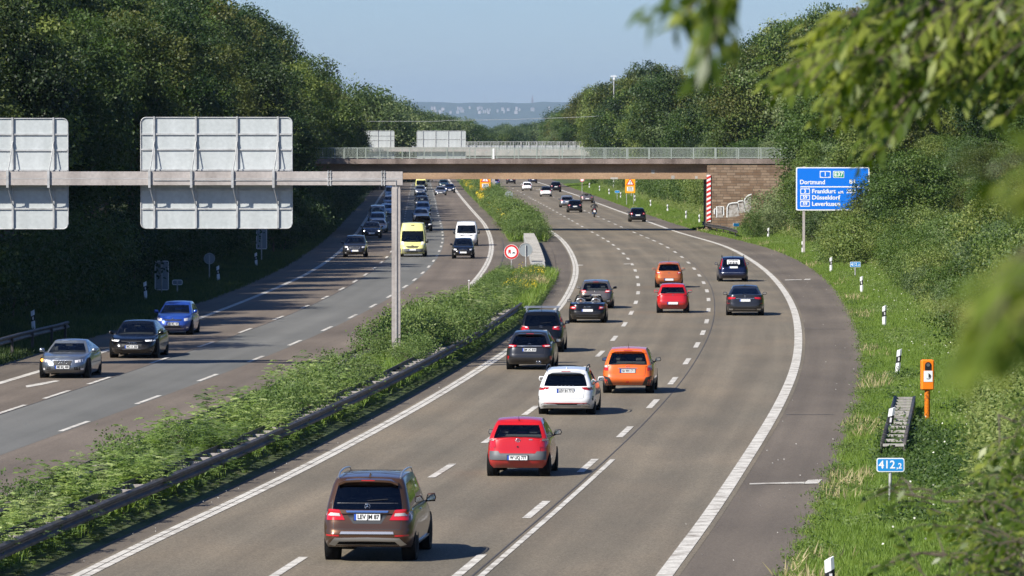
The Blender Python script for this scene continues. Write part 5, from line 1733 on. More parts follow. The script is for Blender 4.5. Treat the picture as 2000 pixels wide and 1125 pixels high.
    if not open_top:
        fl = [1, .9, .6, .25, -.25, -.6, -.9, -1]; row = grows[-1]; quads = []
        vv = [[(row[i][0] * f, row[i][1], row[i][2] + .03 * (1 - f * f)) for f in fl] for i in range(npz)]
        for i in range(npz - 1):
            for k in range(len(fl) - 1): quads.append((vv[i][k], vv[i + 1][k], vv[i + 1][k + 1], vv[i][k + 1]))
        mb.cur = 3 if sp['roofpaint'] else 0
        add_quads(mb, [q[::-1] for q in quads])
    rp = sp['roofpaint'] or paintm
    body = mb.build('body', [paintm, M['interior'], M['under'], rp, M['trim']], root)
    bm = bmesh.new(); bm.from_mesh(body.data)
    bmesh.ops.remove_doubles(bm, verts=bm.verts, dist=1e-4)
    bmesh.ops.recalc_face_normals(bm, faces=bm.faces)
    bm.to_mesh(body.data); bm.free()
    body.data.set_sharp_from_angle(angle=R(38))
    bvh_m = MB(); bvh_m.add([tuple(v.co) for v in body.data.vertices], [tuple(p.vertices) for p in body.data.polygons])
    for g_, quads in gl.items():
        gm = MB(); add_quads(gm, quads)
        nm = 'side_window' if g_.startswith('side') else g_
        mt = M[sp['glass']] if nm != 'side_window' and not (nm == 'rear_window' and sp.get('tint')) else M[sp['side_glass'] or sp['glass']]
        o = gm.build(nm, mt, root); recalc(o.data)
        bvh_m.add([p for q in quads for p in q], [tuple(range(4 * i, 4 * i + 4)) for i in range(len(quads))])
    bvh = BVHTree.FromPolygons([Vector(v) for v in bvh_m.v], bvh_m.f)
    # wheels
    wr = sp['wr']; tw = sp.get('tw', .215)
    yr_w, yf_w = -L / 2 + sp['oh'] + sp.get('ohr', 0), -L / 2 + sp['oh'] + sp.get('ohr', 0) + sp['wb']
    for yy in (yr_w, yf_w):
        for sd in (-1, 1):
            am = MB(); am.lathe([(0, sd * (hw - .3)), (wr + .055, sd * (hw - .3)), (wr + .055, sd * (hw * .97)), (wr + .045, sd * (hw * .978)), (0, sd * (hw * .978))], 28, Matrix.Translation((0, yy, wr)))
            am.build('wheel_arch', M['under'], root)
            xo = hw * .985
            tm = MB(); a0 = xo - tw
            tm.lathe([(wr * .62, sd * (xo - .012)), (wr * .70, sd * xo), (wr * .93, sd * xo), (wr * .99, sd * (xo - .025)), (wr, sd * (xo - .05)), (wr, sd * (a0 + .05)), (wr * .97, sd * (a0 + .01)), (wr * .6, sd * a0), (0, sd * a0)], 28, Matrix.Translation((0, yy, wr)))
            w_ = tm.build('wheel', M['tyre'], root); recalc(w_.data)
            rm = MB(); rm.lathe([(wr * .62, sd * (xo - .012)), (wr * .60, sd * (xo - .06)), (wr * .1, sd * (xo - .075)), (0, sd * (xo - .075))], 20, Matrix.Translation((0, yy, wr)))
            for q in range(5):
                a = 2 * PI * q / 5
                X_ = Matrix.Translation((0, yy, wr)) @ Matrix.Rotation(a, 4, 'X')
                rm.box(min(sd * (xo - .03), sd * (xo - .012)), max(sd * (xo - .03), sd * (xo - .012)), -wr * .08, wr * .08, 0, wr * .62, X_)
            rm.build('rim', M['rim'], w_); 
    # mirrors
    my, mz = (gf0 * .62 + gf1 * .38) - sp.get('mback', .05), zt(gf0) + .10 + sp.get('mup', 0)
    for sd in (-1, 1):
        m_ = MB(); x0 = sd * hw * .90; x1 = sd * (hw + .20 if W < 2 else hw + .26)
        m_.tube([(x0, my + .02, mz - .09), (sd * (hw - .01), my, mz - .05)], .026, 6)
        o = m_.build('door_mirror', sp.get('mirrormat') or (paintm if not sp.get('blackmirror') else M['trim']), root)
        h_ = sp.get('mh', .075)
        m_ = MB(); c_ = [(-.115, -h_), (.10, -h_ * .9), (.125, 0), (.09, h_), (-.09, h_ * .85), (-.125, -h_ * .2)]
        def rg(y_, k_): return [(sd * (hw + .035 + px * k_ * .85), my + y_, mz + pz * k_) for px, pz in c_]
        rings = [rg(-.035, .96), rg(.0, 1.0), rg(.06, .86), rg(.10, .5)]
        vv = [p for r_ in rings for p in r_]
        m_.add(vv, [(j * 6 + i, j * 6 + (i + 1) % 6, (j + 1) * 6 + (i + 1) % 6, (j + 1) * 6 + i) for j in range(3) for i in range(6)] + [tuple(range(18, 24)), (5, 4, 3, 2, 1, 0)], True)
        o2 = m_.build('mirror_housing', sp.get('mirrormat') or (paintm if not sp.get('blackmirror') else M['trim']), o); recalc(o2.data)
        m_ = MB(); m_.add([(p[0], p[1] - .006, mz + (p[2] - mz) * .82) for p in rg(-.035, .80)], [tuple(range(6))]); m_.build('mirror_glass', M['mirror'], o)
    # seats
    if sp['seats']:
        zs = zt(0)
        for sd in (-1, 1):
            m_ = MB(); y0 = gf1 - .35 if gf1 - .35 > gr0 + 1.2 else gr0 + 1.2
            m_.box(sd * .36 - .23, sd * .36 + .23, y0 - .09, y0 + .05, zs - .05, zs + .16, bev=.04); m_.box(sd * .36 - .13, sd * .36 + .13, y0 - .08, y0, zs + .18, zs + .34, bev=.035)
            m_.build('front_seat', M['seat'], root)
        if gr0 < -1.2 and not sp.get('open'):
            m_ = MB(); y0 = gr0 + .55
            m_.box(-.6, .6, y0 - .08, y0 + .06, zs - .04, zs + .08, bev=.03)
            for xx in (-.38, .38): m_.box(xx - .12, xx + .12, y0 - .06, y0 + .03, zs + .09, zs + .22, bev=.03)
            m_.build('rear_seat', M['seat'], root)
        m_ = MB(); zz = zroof(gf1) - .16; m_.box(-.12, .12, gf1 + .05, gf1 + .09, zz - .035, zz + .035, bev=.01); m_.build('inside_mirror', M['interior'], root)
    return root, bvh, sp, dict(hw=hw, L=L, zt=zt, zroof=zroof, paint=paintm, yr=yr_w, yf=yf_w)


def hit(bvh, side, a, z, L=6, W=2):
    if side == 'r': o, d = Vector((a, -9, z)), Vector((0, 1, 0))
    elif side == 'f': o, d = Vector((a, 9, z)), Vector((0, -1, 0))
    elif side == 'R': o, d = Vector((4, a, z)), Vector((-1, 0, 0))
    else: o, d = Vector((-4, a, z)), Vector((1, 0, 0))
    h = bvh.ray_cast(o, d)
    return (h[0], d) if h[0] is not None else (None, d)


def patch(car, side, name, mat, top, bot, off_=.006, nu=8, nv=3, mirror=True, depth=.02, parent=None, lab=None):
    """a panel laid over the body: top and bottom edges as (across, z) points projected onto it"""
    root, bvh, sp, inf = car
    outs = []
    for sg in ((1, -1) if (mirror and side in 'rf') else (1,)):
        sides = [side] if side != 's' else ['R', 'L']
        for sd in sides:
            def ev(pts, u):
                q = np.linspace(0, 1, len(pts))
                return float(np.interp(u, q, [p[0] for p in pts])), float(np.interp(u, q, [p[1] for p in pts]))
            grid = []; last = None
            for i in range(nu + 1):
                u = i / nu; a0, z0 = ev(top, u); a1, z1 = ev(bot, u)
                for j in range(nv + 1):
                    v = j / nv; a, z = a0 + (a1 - a0) * v, z0 + (z1 - z0) * v
                    a *= sg if side in 'rf' else 1
                    h, d = hit(bvh, sd, a, z)
                    if h is None and side in 'rf':
                        for q_ in range(14):
                            a *= .985; h, d = hit(bvh, sd, a, z)
                            if h is not None: break
                    elif h is not None and side in 'rf' and abs(h.y) < inf['L'] / 2 - .75:
                        for q_ in range(14):
                            a *= .985; h2, d = hit(bvh, sd, a, z)
                            if h2 is not None and abs(h2.y) > inf['L'] / 2 - .75: h = h2; break
                    if h is None:
                        h = Vector((a, last.y, z)) if (last is not None and side in 'rf') else (Vector((last.x, a, z)) if last is not None else Vector((a, (-1 if side == 'r' else 1) * inf['L'] / 2, z)))
                    last = h
                    grid.append((h - d * off_, h + d * depth))
            n1 = nv + 1
            mb = MB()
            vs = [g[0] for g in grid]; fs = [(i * n1 + j, (i + 1) * n1 + j, (i + 1) * n1 + j + 1, i * n1 + j + 1) for i in range(nu) for j in range(nv)]
            mb.add(vs, fs, True)
            bd = [i * n1 for i in range(nu + 1)] + [nu * n1 + j for j in range(1, n1)] + [i * n1 + nv for i in range(nu - 1, -1, -1)] + [j for j in range(nv - 1, 0, -1)]
            vv = [grid[i][0] for i in bd] + [grid[i][1] for i in bd]; nb = len(bd)
            mb.add(vv, [(i, (i + 1) % nb, (i + 1) % nb + nb, i + nb) for i in range(nb)])
            o = mb.build(name, M[mat] if isinstance(mat, str) else mat, parent or root); recalc(o.data)
            outs.append(o)
    return outs


def plate(car, side, z, txt, x=0, w=.52, h=.115, recess=True, ylift=.0):
    root, bvh, sp, inf = car
    p, d = hit(bvh, side, x, z)
    if p is None: p = Vector((x, (-1 if side == 'r' else 1) * inf['L'] / 2, z))
    q = (p - d * (.022 + ylift)); sgn = 1 if side == 'r' else -1
    t = MB(); t.box(x - w / 2 - .015, x + w / 2 + .015, min(q.y, q.y + sgn * .05), max(q.y, q.y + sgn * .05), z - h / 2 - .015, z + h / 2 + .015); hold = t.build('plate_holder', M['trim'], root)
    Y = q.y - sgn * .004
    t = MB(); t.box(x - w / 2, x + w / 2, min(Y, Y + sgn * .003), max(Y, Y + sgn * .003), z - h / 2, z + h / 2); o = t.build('licence_plate', M['plate'], root)
    Yb = Y - sgn * .002
    bx = x - w / 2 if side == 'r' else x + w / 2 - .045
    t = MB(); t.box(bx, bx + .045, min(Yb, Yb + sgn * .001), max(Yb, Yb + sgn * .001), z - h / 2, z + h / 2); t.build('blue_band', M['plate_blue'], o)
    if txt:
        me = text_mesh(txt, h * 1.02, .004); xs = [v.co.x for v in me.vertices]; k = (w - .09) / (max(xs) - min(xs)); k = min(k, 1.1)
        tt = text('plate_text', txt, h * 1.02, M['ink'], o, (x + sgn * .022, Yb - sgn * .002, z), sx=k, bold=.004, rz=0 if side == 'r' else PI)
    return o


def glyph_torus(car, side, name, x, z, r, th=.008, mat='chrome', ex=1.0, parent=None, out=.012):
    root, bvh, sp, inf = car
    p, d = hit(bvh, side, x, z)
    q = p - d * out
    mb = MB(); mb.tube([(x + ex * r * math.cos(a), q.y, z + r * math.sin(a)) for a in np.linspace(0, 2 * PI, 21)], th, 5, cap=False)
    return mb.build(name, M[mat], parent or root)


def bar(car, name, mat, pts, r, n=6):
    mb = MB(); mb.tube(pts, r, n); return mb.build(name, M[mat] if isinstance(mat, str) else mat, car[0])


def roof_rails(car, y0, y1, xf=.62, mat='silver'):
    root, bvh, sp, inf = car
    for sd in (-1, 1):
        x = sd * inf['hw'] * xf
        pts = []
        for f in np.linspace(0, 1, 9):
            y = y0 + (y1 - y0) * f
            zz = inf['zroof'](y) - .02 + .075 * min(1, math.sin(f * PI) * 2.6)
            pts.append((x * (1 - .03 * abs(f - .5)), y, zz))
        bar(car, 'roof_rail', mat, pts, .019)


def antenna(car, y, h=.22, lean=-.12, x=0):
    z = car[3]['zroof'](y)
    bar(car, 'antenna', 'black', [(x, y, z - .02), (x, y + lean, z + h)], [.012, .004], 5)
def shark(car, y):
    z = car[3]['zroof'](y) - .005
    mb = MB(); mb.add([(-.03, y + .10, z), (.03, y + .10, z), (.022, y - .08, z), (-.022, y - .08, z), (0, y - .06, z + .075), (0, y - .03, z + .07)], [(0, 1, 5), (1, 2, 4, 5), (2, 3, 4), (3, 0, 5, 4)]); mb.build('roof_fin', car[3]['paint'], car[0])
def spoiler(car, y, w, th=.035, d=.18, dz=-.02, mat=None):
    z = car[3]['zroof'](y) + dz
    mb = MB()
    vs = []
    for f in np.linspace(-1, 1, 9):
        x = f * w; zz = z - .03 * f * f - (.05 if abs(f) > .99 else 0); yy = y + .04 * f * f
        vs += [(x, yy, zz), (x, yy - d, zz - .02), (x, yy - d, zz - .02 - th), (x, yy, zz - th)]
    fs = [(i * 4 + a, i * 4 + (a + 1) % 4, i * 4 + 4 + (a + 1) % 4, i * 4 + 4 + a) for i in range(8) for a in range(4)] + [(0, 1, 2, 3), (32, 35, 34, 33)]
    mb.add(vs, fs, False); o = mb.build('roof_spoiler', mat or car[3]['paint'], car[0]); recalc(o.data)
    b_ = MB(); b_.box(-.14, .14, y - d - .006, y - d, z - th, z - th + .018); b_.build('brake_light', M['lamp_red'], o)
def wiper(car, z, y=None, L=.38, x0=0.0):
    h, d = hit(car[1], 'r', x0, z); 
    if h is None: return
    h2, _ = hit(car[1], 'r', x0 + L, z + .03)
    bar(car, 'wiper', 'black', [h - d * .02, (h2 or h + Vector((L, 0, .03))) - d * .02], .010, 5)


def shutline(car, xf, z0, z1):
    """tailgate gaps: thin dark lines"""
    hw = car[3]['hw']
    patch(car, 'r', 'tailgate_gap', 'trim', [(xf * hw, z1), (xf * hw + .010, z1)], [(xf * hw * .94, z0), (xf * hw * .94 + .010, z0)], .0025, 1, 8, depth=.0)
    patch(car, 'r', 'tailgate_gap', 'trim', [(-xf * hw * .94, z0), (xf * hw * .94, z0)], [(-xf * hw * .94, z0 - .010), (xf * hw * .94, z0 - .010)], .0025, 14, 1, mirror=False, depth=.0)


def rear_std(car, lamp_z=(.98, .78), lamp_x=(.55, .985), lamp_taper=.0, plate_z=.72, txt='', bump=None, diff=.36, lampmat='lamp_red', white=True, reflect=None, emblem=None, shut=True, bumper_line=True):
    hw = car[3]['hw']
    a, b_ = lamp_x[0] * hw, lamp_x[1] * hw
    z1, z0 = lamp_z
    patch(car, 'r', 'tail_lamp', lampmat, [(a + lamp_taper, z1), (b_, z1 - .01)], [(a, z0), (b_, z0)], .010, 6, 3, depth=.05)
    if white:
        zz = (z1 + z0) / 2
        patch(car, 'r', 'reversing_lamp', 'lamp_white', [(a + .05, zz + .022), (a + .05 + (b_ - a) * .45, zz + .022)], [(a + .05, zz - .022), (a + .05 + (b_ - a) * .45, zz - .022)], .016, 3, 1, depth=.01)
    if diff: patch(car, 'r', 'lower_bumper', 'trim', [(-hw * .78, diff), (hw * .78, diff)], [(-hw * .70, diff - .12), (hw * .70, diff - .12)], .006, 12, 2, mirror=False)
    if reflect: patch(car, 'r', 'reflector', 'lamp_red', [(hw * .70, reflect), (hw * .88, reflect + .005)], [(hw * .70, reflect - .035), (hw * .88, reflect - .03)], .008, 3, 1, depth=.01)
    plate(car, 'r', plate_z, txt)
    if emblem: glyph_torus(car, 'r', 'emblem', 0, emblem[0], emblem[1], .008, 'chrome', emblem[2] if len(emblem) > 2 else 1.0)
    if shut: shutline(car, .70, plate_z - .12 if plate_z < .8 else .55, lamp_z[0] - .02)
    if bumper_line: patch(car, 'r', 'bumper_gap', 'trim', [(-hw * .93, .56), (hw * .93, .56)], [(-hw * .93, .548), (hw * .93, .548)], .0025, 14, 1, mirror=False, depth=0)


def front_std(car, lamp=((.52, .70), (.93, .74), (.93, .62), (.55, .58)), lmat='lamp_white', grille=(.42, .60, .50), gm='black', intake=(.75, .36, .24), plate_z=.46, txt='', rings=False, lit=False, amber=None, chrome_g=False, fog=True, emblem=True):
    hw = car[3]['hw']
    (x0, zA), (x1, zB), (x2, zC), (x3, zD) = [(a * hw, b_) for a, b_ in lamp]
    patch(car, 'f', 'headlamp', lmat, [(x0, zA), (x1, zB)], [(x3, zD), (x2, zC)], .008, 5, 3, depth=.05)
    if lit:
        for sg in (1, -1):
            cx, cz = sg * (x0 + x1) / 2, (zA + zD) / 2
            p, d = hit(car[1], 'f', cx, cz)
            if p: b = MB(); b.tube([p - d * .012, p - d * .03], .055, 10); b.build('lit_bulb', M['lamp_lit'], car[0])
    if grille:
        gx, gt, gb = grille
        if chrome_g: patch(car, 'f', 'grille_frame', 'silver', [(-gx * hw - .025, gt + .02), (gx * hw + .025, gt + .02)], [(-gx * hw * .85 - .025, gb - .02), (gx * hw * .85 + .025, gb - .02)], .006, 8, 2, mirror=False)
        patch(car, 'f', 'grille', gm, [(-gx * hw, gt), (gx * hw, gt)], [(-gx * hw * .85, gb), (gx * hw * .85, gb)], .012, 8, 2, mirror=False)
    if intake:
        ix, it, ib = intake
        patch(car, 'f', 'air_intake', 'black', [(-ix * hw, it), (ix * hw, it)], [(-ix * hw * .85, ib), (ix * hw * .85, ib)], .006, 8, 2, mirror=False)
    if fog:
        patch(car, 'f', 'fog_lamp', 'lamp_white', [(hw * .70, .37), (hw * .80, .37)], [(hw * .70, .31), (hw * .80, .31)], .012, 2, 1, depth=.02)
    plate(car, 'f', plate_z, txt)
    if emblem and not rings and grille: glyph_torus(car, 'f', 'emblem', 0, (grille[1] + grille[2]) / 2 + .03, .055, .010, out=.02)
    if rings:
        for k in range(4): glyph_torus(car, 'f', 'ring', -.135 + .09 * k, rings, .052, .007, out=.025)
    # dark gap around the bonnet
    zc = car[3]['zt'](car[3]['L'] / 2 - .45)
    return


M['glass_w'] = glass_mat('windscreen_glass', (.40, .43, .43))

def place(car, u, v, fn, near='rear', dx=0.0, yaw=0.0):
    """stand the car so that its near axle touches the road at this pixel, heading along its lane"""
    root, bvh, sp, inf = car
    p = G(u, v, .022)
    if near == 'rear':
        h = hd(fn, p.y + 1.5) + yaw
        d = Vector((-math.sin(h), math.cos(h), 0))
        loc = p - d * inf['yr']
        root.rotation_euler = (0, 0, h)
    else:
        h = hd(fn, p.y + 1.5) + yaw
        d = Vector((-math.sin(h), math.cos(h), 0))
        loc = p + d * inf['yf']
        root.rotation_euler = (0, 0, h + PI)
    root.location = (loc.x + dx, loc.y, .022)
    return root
# ------------------------------------------------------------------ the traffic
hatch_deck = [(-1, .86), (-.9, .92), (-.5, .95), (.3, .95), (.55, .92), (.8, .82), (.95, .72), (1, .62)]
sedan_deck = [(-1, .84), (-.94, .98), (-.6, .99), (-.2, .96), (.25, .95), (.45, .93), (.8, .80), (.95, .71), (1, .60)]
suv_deck = [(-1, 1.0), (-.9, 1.08), (-.4, 1.10), (.3, 1.08), (.5, 1.06), (.8, .97), (.95, .86), (1, .72)]
GR = 'cars driving away in the right carriageway'
GL = 'cars coming towards the viewer in the left carriageway'

# --- brown metallic SUV in front
P_brown = paint('brown', (.092, .048, .027), .5, .32, .7)
c = make_car('brown_suv', 'brown metallic SUV with silver roof rails, plate LEV JM 87, nearest vehicle', 'car',
             dict(L=4.8, W=1.93, H=1.79, wb=2.92, wr=.375, gc=.27, oh=.95, nr=6.0, deck=suv_deck, gh=(-2.30, -1.95, .55, 1.42), wb_f=.905, wr_f=.74, glo=.10, ghi=.80, tint=True, glass='glass_w', side_glass='glass_dark',
                  rear_in=[(0, .22), (.1, .10), (.2, .02), (.4, .0), (.46, .05), (.7, .08), (.85, .12), (1, .16)], mh=.095, tw=.26, blackmirror=False), P_brown)
hw = .965
patch(c, 'r', 'tail_lamp', 'lamp_red', [(hw * .60, 1.085), (hw * .80, 1.10), (hw * .985, 1.07)], [(hw * .48, .875), (hw * .75, .875), (hw * .985, .865)], .014, 8, 4, depth=.06)
patch(c, 'r', 'reversing_lamp', 'lamp_white', [(hw * .60, 1.015), (hw * .90, 1.03)], [(hw * .58, .955), (hw * .90, .965)], .020, 5, 1, depth=.01)
patch(c, 'r', 'chrome_strip', 'chrome', [(-hw * .46, 1.070), (hw * .46, 1.070)], [(-hw * .44, 1.030), (hw * .44, 1.030)], .022, 8, 1, mirror=False)
patch(c, 'r', 'handle_recess', 'trim', [(-hw * .46, 1.026), (hw * .46, 1.026)], [(-hw * .30, .80), (hw * .30, .80)], .004, 10, 4, mirror=False)
patch(c, 'r', 'loading_edge', 'silver', [(-hw * .56, .640), (hw * .56, .640)], [(-hw * .58, .590), (hw * .58, .590)], .020, 10, 1, mirror=False)
patch(c, 'r', 'reflector', 'lamp_red', [(hw * .60, .570), (hw * .96, .580)], [(hw * .60, .540), (hw * .96, .548)], .010, 5, 1, depth=.01)
patch(c, 'r', 'bumper_trim', 'silver', [(-hw * .84, .36), (-hw * .70, .505), (0, .52), (hw * .70, .505), (hw * .84, .36)], [(-hw * .70, .33), (-hw * .60, .430), (0, .44), (hw * .60, .430), (hw * .70, .33)], .022, 16, 2, mirror=False)
patch(c, 'r', 'exhaust_slot', 'under', [(-hw * .68, .425), (hw * .68, .425)], [(-hw * .66, .37), (hw * .66, .37)], .008, 12, 1, mirror=False)
patch(c, 'r', 'skid_plate', 'silver', [(-hw * .66, .365), (hw * .66, .365)], [(-hw * .62, .30), (hw * .62, .30)], .016, 12, 1, mirror=False)
shutline(c, .76, .69, 1.28)
patch(c, 'r', 'tailgate_edge', 'trim', [(-hw * .80, 1.225), (hw * .80, 1.225)], [(-hw * .80, 1.215), (hw * .80, 1.215)], .003, 10, 1, mirror=False, depth=0)
plate(c, 'r', .935, 'LEV JM 87', w=.54, h=.125, ylift=.01)
glyph_torus(c, 'r', 'star_emblem', 0, 1.155, .055, .006)
p_, d_ = hit(c[1], 'r', 0, 1.155)
for k in range(3):
    a = PI / 2 + k * 2 * PI / 3
    bar(c, 'star_arm', 'chrome', [p_ - d_ * .012, (p_ + Vector((.055 * math.cos(a), 0, .055 * math.sin(a)))) - d_ * .012], [.008, .003], 5)
roof_rails(c, -1.85, .55, .68); shark(c, -1.65); spoiler(c, -1.93, .62, .045, .20, -.015); wiper(c, 1.27, L=.42)
for k in range(1, 4):
    y = -1.7 + k * .52; mb = MB()
    mb.box(-.60, .60, y, y + .012, c[3]['zroof'](y) - .002, c[3]['zroof'](y) + .006); mb.build('roof_seam', M['trim'], c[0])
patch(c, 's', 'side_step', 'silver', [(-1.0, .36), (1.1, .36)], [(-1.0, .32), (1.1, .32)], .03, 10, 1)
patch(c, 's', 'door_handle', 'silver', [(-.62, 1.02), (-.42, 1.02)], [(-.62, .99), (-.42, .99)], .03, 2, 1)
place(c, 726, 1092, x_d1, dx=0.0)

# --- red small hatchback
P_red = paint('red', (.50, .008, .007), .05, .3)
c = make_car('red_hatchback', 'small red hatchback with grey bumper strip and plate W UQ 777, behind the white estate', 'car',
             dict(L=3.62, W=1.66, H=1.50, wb=2.37, wr=.29, gc=.19, oh=.56, nr=4.4, nf=3.0, deck=[(-1, .95), (-.9, 1.0), (-.4, 1.0), (.3, .98), (.55, .95), (.8, .84), (1, .66)], gh=(-1.70, -1.28, .05, 1.05), wb_f=.91, wr_f=.70,
                  glo=.06, ghi=.80, blackmirror=True, rear_in=[(0, .15), (.12, .05), (.25, 0), (.42, .0), (.5, .04), (.8, .08), (1, .12)]), P_red)
hw = .83
patch(c, 'r', 'tail_lamp', 'lamp_red', [(hw * .72, 1.00), (hw * .96, 1.00)], [(hw * .68, .765), (hw * .985, .765)], .014, 5, 5, depth=.05)
patch(c, 'r', 'reversing_lamp', 'lamp_white', [(hw * .76, .985), (hw * .94, .985)], [(hw * .75, .93), (hw * .95, .93)], .020, 3, 1, depth=.01)
patch(c, 'r', 'bumper_strip', 'grey_trim', [(-hw * .985, .665), (-hw * .6, .665), (-hw * .55, .60), (hw * .55, .60), (hw * .6, .665), (hw * .985, .665)], [(-hw * .985, .44), (hw * .985, .44)], .016, 20, 3, mirror=False)
patch(c, 'r', 'under_panel', 'under', [(-hw * .86, .27), (hw * .86, .27)], [(-hw * .8, .20), (hw * .8, .20)], .006, 12, 1, mirror=False)
shutline(c, .74, .61, 1.0)
plate(c, 'r', .50, 'W UQ 777', ylift=.016)
glyph_torus(c, 'r', 'oval_emblem', 0, .945, .045, .007, ex=1.45); glyph_torus(c, 'r', 'emblem', 0, .950, .028, .005, ex=1.2); glyph_torus(c, 'r', 'emblem', 0, .935, .040, .005, ex=.45)
mb = MB(); p_, d_ = hit(c[1], 'r', .33, .96); mb.box(.29, .38, p_.y - .012, p_.y, .95, .975); mb.build('badge', M['silver'], c[0])
p_, d_ = hit(c[1], 'r', .0, .78); mb = MB(); mb.tube([p_, p_ - d_ * .02], .022, 8); mb.build('lock', M['black'], c[0])
wiper(c, 1.03, L=-.32, x0=.12); antenna(c, -1.25, .10)
bar(c, 'air_freshener', 'black', [(.0, .1, 1.28), (.0, .1, 1.20)], [.015, .03], 5)
place(c, 1014, 929, x_d1)

# --- white estate
P_white = paint('white', (.80, .80, .79), .0, .35)
c = make_car('white_estate', 'white estate car with black roof rails and dark red lamps, plate LEV IH 771', 'car',
             dict(L=4.69, W=1.83, H=1.48, wb=2.68, wr=.325, gc=.17, oh=1.05, nr=5.0, deck=hatch_deck, gh=(-2.26, -1.82, .35, 1.25), wb_f=.90, wr_f=.68, glo=.10, ghi=.80, tint=True, glass='glass_w', side_glass='glass_dark', blackmirror=False,
                  rear_in=[(0, .16), (.12, .05), (.25, .0), (.45, .0), (.55, .03), (.75, .05), (1, .12)]), P_white)
hw = .915
patch(c, 'r', 'tail_lamp', 'lamp_red', [(hw * .56, .885), (hw * .985, .90)], [(hw * .62, .82), (hw * .985, .77)], .012, 7, 3, depth=.05)
patch(c, 'r', 'lamp_inner', 'lamp_dark', [(hw * .62, .870), (hw * .97, .880)], [(hw * .66, .840), (hw * .97, .825)], .018, 5, 1, depth=.01)
patch(c, 'r', 'lower_bumper', 'under', [(-hw * .84, .33), (-hw * .78, .385), (hw * .78, .385), (hw * .84, .33)], [(-hw * .80, .20), (hw * .80, .20)], .008, 14, 2, mirror=False)
patch(c, 'r', 'red_strip', 'lamp_red', [(-hw * .74, .395), (hw * .74, .395)], [(-hw * .74, .375), (hw * .74, .375)], .014, 12, 1, mirror=False)
patch(c, 'r', 'exhaust_trim', 'silver', [(hw * .52, .345), (hw * .78, .345)], [(hw * .54, .285), (hw * .76, .285)], .018, 3, 1, depth=.02)
patch(c, 'r', 'bumper_vent', 'under', [(hw * .90, .60), (hw * .955, .60)], [(hw * .92, .46), (hw * .95, .46)], .006, 2, 2)
shutline(c, .66, .55, .88)
plate(c, 'r', .77, 'LEV IH 771', ylift=.004)
for k, s_ in enumerate('SKODA'):
    text('badge_letter', s_, .055, M['silver'], c[0], (-.24 + .12 * k, hit(c[1], 'r', 0, .92)[0].y - .012, .925), bold=.003)
roof_rails(c, -1.85, .15, .70, 'black'); shark(c, -1.6); spoiler(c, -1.84, .58, .03, .16, -.02, P_white)
place(c, 1108, 808, x_d1, dx=.0)

# --- orange crossover
P_or = paint('orange', (.80, .13, .004), .0, .35)
c = make_car('orange_crossover', 'bright orange crossover with black bumper corners, beside the white estate', 'car',
             dict(L=4.45, W=1.78, H=1.57, wb=2.63, wr=.345, gc=.25, oh=.92, nr=5.0, deck=[(-1, .93), (-.9, 1.0), (-.4, 1.02), (.3, 1.0), (.55, .97), (.8, .86), (1, .68)], gh=(-2.12, -1.66, .25, 1.15), wb_f=.90, wr_f=.69, glo=.08, ghi=.80, blackmirror=True, tint=False,
                  rear_in=[(0, .16), (.12, .05), (.25, .0), (.42, .0), (.5, .04), (.75, .07), (1, .12)]), P_or)
hw = .89
patch(c, 'r', 'tail_lamp', 'lamp_red', [(hw * .76, .985), (hw * .975, .985)], [(hw * .75, .80), (hw * .985, .80)], .014, 5, 4, depth=.05)
patch(c, 'r', 'reversing_lamp', 'lamp_white', [(hw * .79, .975), (hw * .94, .975)], [(hw * .78, .905), (hw * .92, .905)], .020, 3, 1, depth=.01)
patch(c, 'r', 'bumper_corner', 'trim', [(hw * .70, .57), (hw * .965, .62)], [(hw * .56, .30), (hw * .975, .30)], .012, 5, 4)
patch(c, 'r', 'fog_lamp', 'lamp_red', [(hw * .78, .475), (hw * .90, .475)], [(hw * .78, .43), (hw * .90, .43)], .020, 2, 1, depth=.01)
patch(c, 'r', 'lower_bumper', 'trim', [(-hw * .66, .36), (hw * .66, .36)], [(-hw * .6, .26), (hw * .6, .26)], .010, 12, 1, mirror=False)
patch(c, 'r', 'tow_cover', 'lamp_red', [(-.045, .43), (.045, .43)], [(-.045, .385), (.045, .385)], .010, 2, 1, mirror=False)
patch(c, 'r', 'chrome_strip', 'silver', [(-.34, .885), (.34, .885)], [(-.33, .870), (.33, .870)], .018, 8, 1, mirror=False)
patch(c, 's', 'side_cladding', 'trim', [(-2.0, .46), (2.0, .46)], [(-2.0, .28), (2.0, .28)], .012, 20, 2)
shutline(c, .70, .62, .95)
plate(c, 'r', .785, 'HA WH 1711'); glyph_torus(c, 'r', 'oval_emblem', 0, .935, .035, .006, ex=1.6)
antenna(c, -1.35, .16); spoiler(c, -1.67, .60, .03, .14, -.02, P_or); wiper(c, 1.04, L=.34, x0=-.05)
place(c, 1228, 767, x_d1, dx=.0)

# --- dark grey hatchback
P_dg = paint('dark_grey', (.034, .035, .039), .5, .3, .6)
c = make_car('dark_grey_hatchback', 'dark grey hatchback with wide red lamps and twin exhaust, overlapping the black SUV', 'car',
             dict(L=4.38, W=1.82, H=1.46, wb=2.70, wr=.33, gc=.18, oh=.82, nr=4.4, deck=hatch_deck, gh=(-2.10, -1.40, .35, 1.25), wb_f=.90, wr_f=.67, glo=.10, ghi=.80, tint=True, glass='glass_w', side_glass='glass_dark'), P_dg)
hw = .91
patch(c, 'r', 'tail_lamp', 'lamp_red', [(hw * .52, .93), (hw * .75, .96), (hw * .985, .94)], [(hw * .58, .875), (hw * .8, .84), (hw * .985, .80)], .014, 7, 3, depth=.05)
patch(c, 'r', 'reversing_lamp', 'lamp_white', [(hw * .62, .915), (hw * .85, .925)], [(hw * .66, .892), (hw * .85, .895)], .020, 3, 1, depth=.01)
